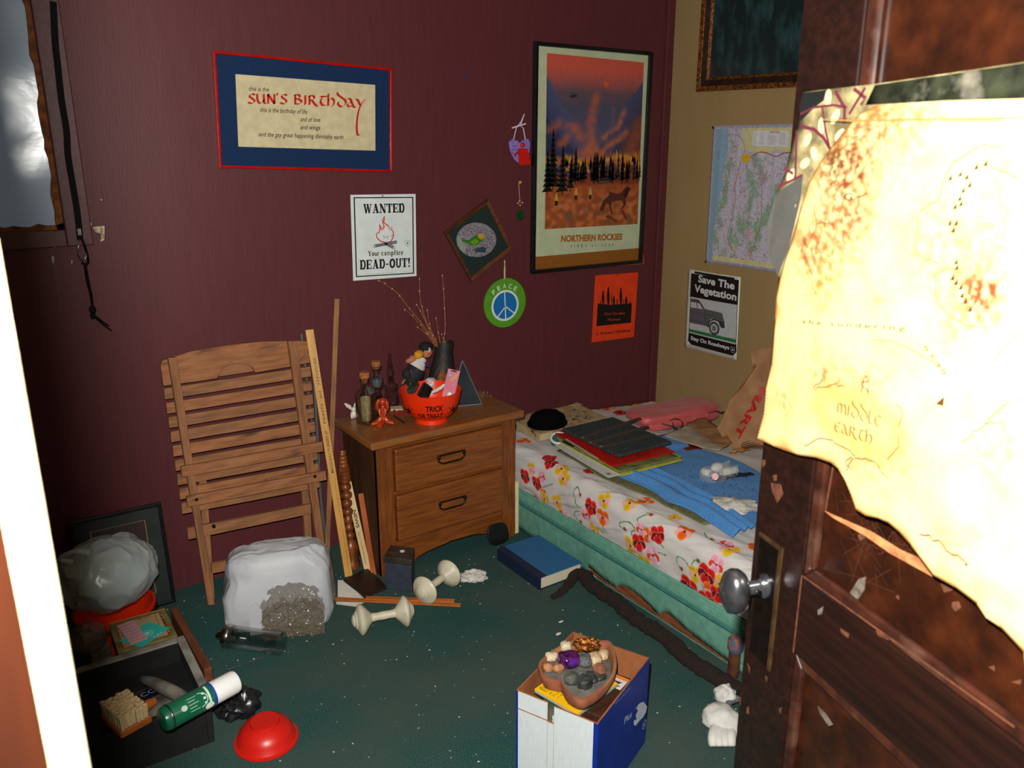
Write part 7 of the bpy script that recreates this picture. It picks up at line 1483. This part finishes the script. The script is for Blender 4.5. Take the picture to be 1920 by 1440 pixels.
MB().prism([(v.x*.86, v.y*.86) for v in q2], .0135, .016).build('dust_bed', mat('grey_dust', (112, 108, 102), .95, c2=(84, 80, 76), scale=30, bump=.5), t)
def stone(name, label, x, y, rx, ry, cs, m, seed, dz=.034, amp=.16, rz=0.0, cat='stone', p_=2.2, f=1.6):
    pt = FL(*C4(x, y), DZ+dz*.82); k = mpp(pt)*.14583*1.12
    t = MB().blob((0, 0, 0), (rx*k, ry*k, min(rx, ry)*k*cs), lambda d: 1+amp*nz3(d.x*f+seed, d.y*f, d.z*f), 24, 14, p=p_).build(name, m, None, smooth=45)
    t.matrix_world = T(pt) @ Matrix.Rotation(-YAW+rz, 4, 'Z'); return tag(t, label, cat)
m_cr = mat('cream_stone', (196, 172, 136), .7, c2=(170, 142, 104), scale=60, bump=.3); m_tan = mat('tan_stone', (186, 136, 96), .7, c2=(150, 100, 66), scale=50, bump=.3); m_gs = mat('grey_speckled_stone', (104, 108, 106), .7, c2=(60, 64, 62), scale=220, bump=.4); m_ds = mat('dark_stone', (62, 66, 62), .6, c2=(34, 36, 34), scale=40, bump=.4); m_ws = mat('white_stone', (206, 194, 170), .6, c2=(190, 172, 140), scale=50)
stone('amethyst_stone', 'glossy purple iridescent stone in the clay dish', 730, 450, 140, 128, .62, mat('purple_iridescent', (36, 12, 50), .12, c2=(96, 30, 90), scale=60, coat=.8, c3=(70, 40, 150), s3=24, l3=(.56, .7)), 3, .048, .16)
stone('pyrite_cluster', 'sparkling gold pyrite cluster at the back of the clay dish', 960, 270, 140, 88, .8, mat('gold_pyrite', (176, 108, 46), .28, .6, c2=(90, 50, 20), scale=90, bump=1.0, bscale=140), 8, .055, .5, cat='mineral', f=4.5)
stone('speckled_stone', 'round grey speckled stone beside the purple stone', 940, 470, 90, 95, .7, m_gs, 12, .042)
stone('cream_stone', 'cream blocky stone right of the speckled stone', 1070, 450, 75, 85, .8, m_cr, 15, .040, p_=3)
stone('cream_pebble', 'pale cream rounded pebble against the dish wall', 1175, 395, 65, 75, .8, m_cr, 18, .042)
stone('white_stone', 'white chunk of stone left of the gold cluster', 690, 285, 62, 62, .8, m_ws, 21, .050, p_=3)
stone('ribbed_shell', 'ribbed white shell at the left of the clay dish', 505, 420, 72, 66, .7, m_ws, 24, .046, .3, cat='shell')
stone('tan_pebble', 'smooth tan pebble at the left rim of the dish', 470, 560, 62, 62, .8, m_tan, 27, .036); stone('lumpy_pebble', 'lumpy peach pebble below the purple stone', 590, 570, 62, 56, .8, m_tan, 30, .036, .3)
stone('green_grey_stone', 'rounded green grey stone at the front of the dish', 770, 705, 85, 88, .8, mat('green_grey_stone', (88, 92, 82), .7, c2=(56, 60, 54), scale=40, bump=.3), 33, .036, .2); stone('black_angular_stone', 'dark angular stone at the front of the dish', 935, 745, 82, 80, .8, m_ds, 36, .034, .35, p_=3)
stone('brown_stone', 'brown knobbly stone at the right of the dish', 1130, 570, 75, 66, .8, mat('brown_stone', (140, 92, 62), .7, c2=(104, 64, 42), scale=40), 39, .036, .35); stone('slate_wedge', 'long grey slate wedge at the right front of the dish', 1030, 680, 46, 105, .7, m_ds, 42, .030, .15, .3, p_=3.4); stone('slate_chip', 'dark slate chip by the right rim of the dish', 1150, 690, 75, 38, .7, m_ds, 45, .028, .2, .5); stone('grey_flake', 'small grey flake between the front stones', 900, 630, 52, 36, .6, m_gs, 48, .030)
# white glove by the door, bed leg post
g = FL(1358, 1352, 0); t = thing('white_glove', 'white cloth glove with grey cuff band lying by the door', 'glove', loc=g); m_gl = mat('white_glove_cloth', (206, 204, 198), .85, c2=(190, 188, 182), scale=30, bump=.4)
Gp = lambda x, y, z: FL(*B8(x, y), z)-t.location
MB().blob(Gp(1610, 590, .035), (.030, .032, .030), lambda d: 1+.25*nz3(d.x*3, d.y*3, d.z*3), 24, 14).build('cuff', m_gl, t, smooth=50); MB().tube([Gp(1655, 640, .030)+Vector((-.034, -.012, .004)), Gp(1640, 640, .032), Gp(1655, 640, .034)+Vector((.03, .0, 0))], .010, 8).build('band', mat('grey_elastic', (96, 98, 106), .8), t, smooth=60)
b = MB().blob(Gp(1590, 760, .035), (.050, .058, .036), lambda d: 1+.16*nz3(d.x*2.4, d.y*2.4, d.z*2.4), 28, 16); b.build('palm', m_gl, t, smooth=50)
for k in range(4): MB().tube(smooth_path([Gp(1540+k*38, 830, .032), Gp(1525+k*42, 900, .030), Gp(1530+k*42, 960, .018)], 4), [.015, .0155, .016, .0155, .015, .0145, .014, .013, .010], 10).build('finger', m_gl, t, smooth=60)
MB().tube(smooth_path([Gp(1660, 790, .035), Gp(1700, 850, .030), Gp(1700, 900, .022)], 4), [.016, .016, .016, .015, .015, .014, .013, .012, .010], 10).build('thumb', m_gl, t, smooth=60)
p = FL(1374, 1268, 0); tp = BY(1383, 1178, p.y+.0); t = thing('bed_post_stub', 'short brown wooden post with worn blue paint at the bed side', 'post', loc=(p.x+.0, p.y, 0))
MB().lathe([(0, 0), (.016, 0), (.018, .02), (.018, .10), (0, .10)], 16).build('post', mat('brown_post', (96, 54, 34), .6, c2=(60, 32, 20), scale=20), t, smooth=40); MB().lathe([(.019, .09), (.024, .10), (.024, .13), (.016, .142), (0, .144)], 16).build('cap', mat('worn_blue_paint', (70, 84, 108), .6, c2=(150, 90, 66), scale=40, lo_=.5, hi_=.6), t, smooth=40)
# ------------------------------------------------------------------ clutter in the left corner
tl_ = math.radians(8); LFp = Fr((0, 2.865, 0), (1, 0, 0), (0, math.sin(tl_), math.cos(tl_)))
fr, w, h = LFp.quad([(128, 977), (296, 941), (332, 1126), (160, 1172)])
wv = fr.V; low = min((fr.O+fr.U*a).z for a in (0, w)); fr = Fr(fr.O-Vector((0, 0, low)), fr.U, fr.V)
t = thing('leaning_frame', 'black frame with grey mat and gilt line leaning behind the orange bucket', 'picture', fr=fr)
ring(w, h, .012, 0, .018).build('frame', m_black, t, bevel=.002)
slabm(w-.008, h-.008, .002, .008, .008, .008).build('mat_board', mat('grey_green_mat', (44, 54, 52), .5, c2=(36, 44, 42), scale=20), t)
P = Print(); Lq = lambda x, y: fr.pix(*B7(x, y), .009); a = Lq(598, 172); m_ = w-a[0]; hh = h-a[1]
P.stroke([(m_, hh), (w-m_, hh), (w-m_, h-hh), (m_, h-hh)], .003, (176, 136, 70), 2, True); P.poly([(m_+.006, hh+.006), (w-m_-.006, hh+.006), (w-m_-.006, h-hh-.006), (m_+.006, h-hh-.006)], (64, 44, 44), 1); P.build('print', t, base=.0085)
slabm(w-.012, h-.012, .0115, .0118, .012, .012).build('glazing', m_glaze, t)
# bucket and bag
bc = BY(214, 1136, 2.725); RZ = bc.z; bc = Vector((bc.x, bc.y, 0)); R_ = .122
t = thing('orange_bucket', 'orange plastic bucket with black handle under the clear plastic bag', 'bucket', loc=bc)
MB().lathe([(0, 0), (.098, 0), (.100, .004), (R_-.004, RZ-.013), (R_+.004, RZ-.012), (R_+.004, RZ), (R_-.003, RZ), (R_-.006, RZ-.012), (.096, .008), (0, .007)], 48).build('shell', m_orangep, t, smooth=40)
ca_ = math.atan2(-bc.y, -bc.x)
MB().tube([((R_+.006)*math.cos(ca_+a), (R_+.006)*math.sin(ca_+a), RZ-.008-.016*math.cos(a*.9)) for a in [(-1.35+2.7*i/24) for i in range(25)]], .005, 8).build('handle', m_blackp, t, smooth=60)
m_pbag = film('milky_plastic_bag', (206, 216, 216), .45, .22, .5, 18.0, stretch=(1, 1, .4))
t = thing('plastic_bag', 'bulging milky plastic bag sitting in the orange bucket', 'bag', loc=(bc.x-.006, bc.y-.01, RZ-.05))
def pf(d): return .93+.06*nz3(d.x*2.0, d.y*2.0, d.z*2.0)+.055*(1-abs(nz3(d.x*2.4+4, d.y*2.4, d.z*1.6)))**4+.02*(1-abs(nz3(d.x*5, d.y*5, d.z*2+2)))**5
b = MB().blob((0, 0, .178), (.158, .138, .128), pf, 110, 64)
b.v = [((x*(1 if z > .10 else .74+.26*max(0, (z-.04)/.06))), (y*(1 if z > .10 else .74+.26*max(0, (z-.04)/.06))), z) for x, y, z in b.v]
b.build('film', m_pbag, t, smooth=30); MB().blob((.0, .0, .165), (.122, .108, .096), pf, 30, 18).build('contents', mat('pale_green_rags', (166, 186, 182), .8, c2=(96, 160, 140), scale=6), t, smooth=60)
MB().tube(smooth_path([(-.10, -.03, .262), (-.13, -.05, .292), (-.09, -.07, .312), (-.05, -.06, .292)], 5), [.012, .010, .008, .007, .006, .006, .006, .006, .007, .007, .008, .009, .009, .010, .011, .012], 8).build('tied_loop', m_pbag, t, smooth=60)
# cigar box with cards, plank
ZC = .155; ZB = .095; fr, w, h = level(ZC).quad([C3(640, 190), C3(1240, 0), C3(1400, 310), C3(715, 500)]); fr = fr.sub(0, 0, -ZC)
t = thing('cigar_box', 'old gilt edged cigar box with ornate label in the left corner', 'box', fr=fr)
MB().box(0, 0, ZB, w, h, ZC-.006).build('body', mat('cigar_box_wood', (96, 60, 34), .6, c2=(70, 42, 24), scale=12, stretch=(1, 6, 6)), t, bevel=.001); MB().box(-.001, -.001, ZC-.006, w+.001, h+.001, ZC).build('lid', mat('olive_label', (128, 116, 62), .5, c2=(96, 84, 44), scale=30), t, bevel=.001)
P = Print(); P.poly([(w*.10, h*.08), (w*.88, h*.08), (w*.88, h*.92), (w*.10, h*.92)], (176, 150, 104), 1); P.stroke([(w*.10, h*.08), (w*.88, h*.08), (w*.88, h*.92), (w*.10, h*.92)], .004, (120, 50, 34), 2, True); P.stroke([(w*.16, h*.16), (w*.80, h*.16), (w*.80, h*.84), (w*.16, h*.84)], .002, (90, 84, 50), 2, True)
random.seed(17)
for i in range(70): 
    e = random.random(); side_ = random.choice((0, 1, 2)); q = ((w*(.1+.78*e), h*.89) if side_ == 0 else (w*.90, h*(.1+.8*e)) if side_ == 1 else (w*.13, h*(.1+.8*e))); P.ell(*q, .003, .002, random.choice(((130, 40, 30), (60, 80, 60), (196, 160, 90))), 3, 6, e*3)
P.stroke([(0, h), (w, h)], .004, (206, 160, 70), 2); P.build('print', t, base=ZC+.0003)
def card(name, label, pts, z, m, pf_=None):
    fr, w, h = level(z).quad([C3(*p) for p in pts]); t = thing(name, label, 'card', fr=fr); MB().box(0, 0, 0, w, h, .0008).build('card', m, t)
    if pf_: P = Print(); pf_(P, w, h, lambda x, y: fr.pix(*C3(x, y))); P.build('print', t, base=.0012)
def pt_(P, w, h, L):
    wt = (176, 220, 214); c = L(1055, 290)
    for r in (.014, .018): P.stroke([(c[0]+r*math.cos(a), c[1]+r*math.sin(a)) for a in [2*math.pi*i/24 for i in range(24)]], .0012, wt, 1, True)
    P.ell(*c, .008, .008, wt, 1, 12); P.text('YAS', L(1130, 345), L(1245, 280), .012, wt, 1)
card('teal_card', 'teal plastic card with white round logo on the cigar box', ((740, 385), (1060, 145), (1310, 240), (1000, 430)), ZC+.0012, mat('teal_plastic_card', (36, 176, 166), .4), pt_)
def pk_(P, w, h, L):
    for i in range(6): P.stroke([(w*.08, h*(.12+.15*i)), (w*.94, h*(.12+.15*i))], .0016, (150, 90, 100), 1)
card('pink_ticket', 'pink printed ticket lying across the teal card', ((725, 205), (900, 135), (1060, 350), (870, 415)), ZC+.0026, mat('pink_ticket_card', (206, 160, 168), .6, c2=(190, 140, 150), scale=150), pk_)
ck = thing('wooden_crate', 'low brown wooden crate carrying the cigar box', 'crate', fr=fr)
for q in ((.006, .006, 0, w-.006, .016, ZB), (.006, h-.016, 0, w-.006, h-.006, ZB), (.006, .016, 0, .016, h-.016, ZB), (w-.016, .016, 0, w-.006, h-.016, ZB), (.016, .016, ZB-.012, w-.016, h-.016, ZB-.002)): MB().box(*q).build('board', MATS['cigar_box_wood'], ck, bevel=.001)
a, b_ = FL(*C3(1355, 0), .09), FL(*C3(1740, 680), .09); a.z = b_.z = 0; d = (b_-a).normalized(); fr = Fr(a, d, Vector((0, 0, 1)).cross(d))
t = MB().box(0, -.012, 0, (b_-a).length, .012, .09).build('wood_plank', mat('reddish_plank', (112, 62, 36), .6, c2=(84, 44, 26), scale=10, stretch=(1, 8, 8), bump=.3), None, bevel=.003, fr=fr); tag(t, 'reddish wooden plank standing on edge beside the cigar box', 'plank')
# dusty black case
CZ = .165; fr, w, h = level(CZ).quad([(135, 1258), (345, 1196), (388, 1290), (150, 1385)]); fr = fr.sub(0, 0, -CZ)
m_dust = mat('dusty_black_case', (30, 29, 30), .8, c2=(54, 52, 50), scale=14, c3=(120, 116, 108), s3=7, l3=(.46, .66)); m_dustb = mat('dust_coated_rim', (134, 130, 120), .95, c2=(70, 68, 64), scale=14, lo_=.45, hi_=.7); m_cblack = mat('black_case_lining', (12, 12, 13), .8, c2=(20, 20, 22), scale=20)
t = thing('dusty_case', 'dust covered open black case in the left foreground', 'case', fr=fr)
MB().box(.012, .012, 0, w-.012, h-.012, .10).build('base', m_cblack, t)
for q in ((0, 0, 0, .016, h, CZ), (w-.016, 0, 0, w, h, CZ), (.016, h-.016, 0, w-.016, h, CZ), (.016, 0, 0, w-.016, .016, CZ-.03)): MB().box(*q).build('wall', m_cblack, t, bevel=.003)
for q in ((w-.020, -.002, CZ, w+.003, h+.003, CZ+.006), (.0, h-.022, CZ, w-.020, h+.003, CZ+.006)): MB().box(*q).build('rim', m_dustb, t, bevel=.002)
t2 = thing('flat_bag', 'dusty black zipped pouch with an oval white logo inside the case', 'pouch', fr=fr.sub(w*.52, h*.30, .1005))
MB().blob((0, 0, .022), (.095, .065, .022), lambda d: 1+.06*nz3(d.x*3, d.y*3, d.z*3), 32, 14, p=3).build('body', m_dust, t2, smooth=60)
P = Print(); P.ell(.02, .018, .052, .024, (16, 20, 34), 1, 28, .25); P.text('CO', (-.006, .006), (.034, .016), .020, (150, 156, 170), 2); P.build('print', t2, lambda x, y, z: (x, y, .022+.022*(max(0.0, 1-abs(x/.095)**3-abs(y/.065)**3))**(1/3)+.0018+z))
hp_ = [FL(*C3(x, y), z)-t2.location for x, y, z in ((1010, 800, .150), (1150, 850, .168), (1330, 940, .176), (1470, 1010, .160), (1560, 1090, .135))]
t3 = MB().tube(smooth_path(hp_, 5), [.010+.008*math.sin(math.pi*min(1, k/20)) for k in range(21)], 12).build('dusty_hose', mat('dusty_hose', (120, 114, 104), .95, c2=(60, 57, 54), scale=16), None, smooth=60); t3.location = t2.location; tag(t3, 'thick dust covered hose lying across the open black case', 'hose')
# brush and spray can
bz = CZ+.006
p = FL(*C3(800, 1180), bz); t = thing('scrub_brush', 'wooden scrub brush with pale bristles lying on the black case', 'brush', loc=(p.x, p.y, bz-.03), rz=.3)
m_bris = mat('pale_bristles', (226, 204, 156), .9, c2=(196, 168, 116), scale=160, stretch=(1, 1, .15), bump=1.0, bscale=220); m_brw = mat('orange_brush_wood', (186, 104, 44), .5, c2=(160, 84, 34), scale=12)
MB().box(-.04, -.055, 0, .045, .055, .022).build('block', m_brw, t, bevel=.006, seg=3)
random.seed(19)
for i in range(7):
    for j in range(8):
        x, y = -.030+i*.0105, -.046+j*.013; MB().lathe([(.0058, .021), (.0062, .040), (.0066, .058), (.002, .060)], 7, T((x, y, 0)) @ Matrix.Rotation(random.uniform(-.12, .12), 4, 'X')).build('bristle_tuft', m_bris, t)
MB().tube([(.04, .0, .012), (.065, .004, .014), (.085, .006, .013)], [.012, .014, .010], 12).build('handle_stub', m_brw, t, smooth=60)
a, b_ = FL(302, 1352, CZ+.040), FL(444, 1276, CZ+.040); Lc = (b_-a).length; t = thing('spray_can', 'green spray can with white cap lying across the case', 'spray can', loc=a); M = axisM((0, 0, 0), b_-a)
m_cang = mat('green_can_paint', (22, 104, 72), .3, c2=(18, 92, 64), scale=20, coat=.3)
rc = .0315
MB().lathe([(0, .004), (.022, .0), (.028, .003), (rc, .012), (rc, Lc*.62), (rc*.96, Lc*.64), (0, Lc*.64)], 36, M).build('body', m_cang, t, smooth=40)
MB().tube([M @ Vector((rc*math.cos(a), rc*math.sin(a), .020)) for a in [2*math.pi*i/36 for i in range(36)]], .0022, 6, closed=True).build('bottom_rim', m_steel, t, smooth=60); MB().lathe([(rc*1.01, Lc*.62), (rc*1.03, Lc*.65), (0, Lc*.651)], 36, M).build('blue_ring', mat('blue_ring', (30, 60, 150), .3), t, smooth=40)
MB().lathe([(0, Lc*.64), (rc*.98, Lc*.64), (rc*.98, Lc*.95), (rc*.9, Lc*.985), (rc*.7, Lc), (0, Lc)], 36, M).build('cap', mat('white_cap_plastic', (224, 224, 222), .4), t, smooth=40)
MI = M.to_3x3().inverted(); vw = MI @ (CAM-Vector(a)); az = math.atan2(vw.y, vw.x)
P = Print(); wt = (190, 214, 200)
def oncan(x, y, z): q = M @ Vector(((rc+z+.0004)*math.cos(az+x/rc), (rc+z+.0004)*math.sin(az+x/rc), y)); return tuple(q)
P.stroke([(-.030+.003*i, Lc*.56) for i in range(21)], .006, wt, 1)
for i in range(5): P.stroke([(-.016+.008*i, Lc*.30), (-.016+.008*i, Lc*(.42-.03*(i % 2)))], .0013, wt, 1)
P.stroke([(.018*math.cos(q_), Lc*.44+.020*math.sin(q_)) for q_ in [math.pi*i/14 for i in range(15)]], .0022, wt, 1); P.ell(.0, Lc*.24, .007, .008, wt, 1, 14); P.ell(.026, Lc*.54, .010, .012, (220, 226, 222), 2, 14)
for i in range(3): P.ell(-.012+.012*i, Lc*.50, .0032, .004, wt, 2, 8)
P.build('print', t, oncan)
# red bowl, dark bag, glass ball, paper stack, round dark thing by the post
c = FL(500, 1388, .0); t = thing('red_bowl', 'bright red plastic bowl turned upside down in front of the case', 'bowl', loc=c); MB().lathe([(.082, 0), (.084, .004), (.080, .008), (.074, .030), (.060, .050), (.040, .058), (.038, .066), (0, .066)], 40).build('shell', m_redpl, t, smooth=40)
MB().lathe([(.082, .0), (.0865, .002), (.0865, .007), (.080, .009)], 40).build('rim', m_redpl, t, smooth=40)
crumple('black_bag', 'crumpled black plastic bag beside the spray can', 'bag', FL(432, 1350, 0)+Vector((.03, .012, 0)), (.058, .050, .046), mat('black_plastic_bag', (20, 20, 22), .3, c2=(34, 34, 36), scale=20, bump=.6, bscale=40), 9.0)
c = FL(190, 1238, 0); fr, w, h = level(.085).quad([C3(380, 400), C3(600, 335), C3(650, 470), C3(430, 545)]); fr = fr.sub(0, 0, -.085); t = thing('paper_stack', 'stack of pale papers behind the black case', 'papers', fr=fr)
m_dusty = mat('dusty_paper', (120, 112, 98), .9, c2=(84, 78, 68), scale=30); m_pg2 = mat('dusty_page', (96, 88, 74), .9)
for i in range(9): MB().box(-.002*(i % 2), .002*(i % 3), i*.0094, w-.003*(i % 2), h-.002*(i % 2), i*.0094+.008).build('sheaf', (m_dusty, m_pg2)[i % 2], t)
c = FL(166, 1195, .135); t = MB().blob((0, 0, .05), (.052, .050, .050), lambda d: 1+.12*nz3(d.x*4, d.y*4, d.z*4)+.05*nz3(d.x*11, d.y*11, d.z*11), 40, 24).build('film_ball', film('dusty_film', (120, 110, 100), .62, .12, 1.0, 50.0), None, smooth=30); t.location = (c.x, c.y, .086); tag(t, 'ball of dusty clear film on the paper stack', 'plastic wrap')
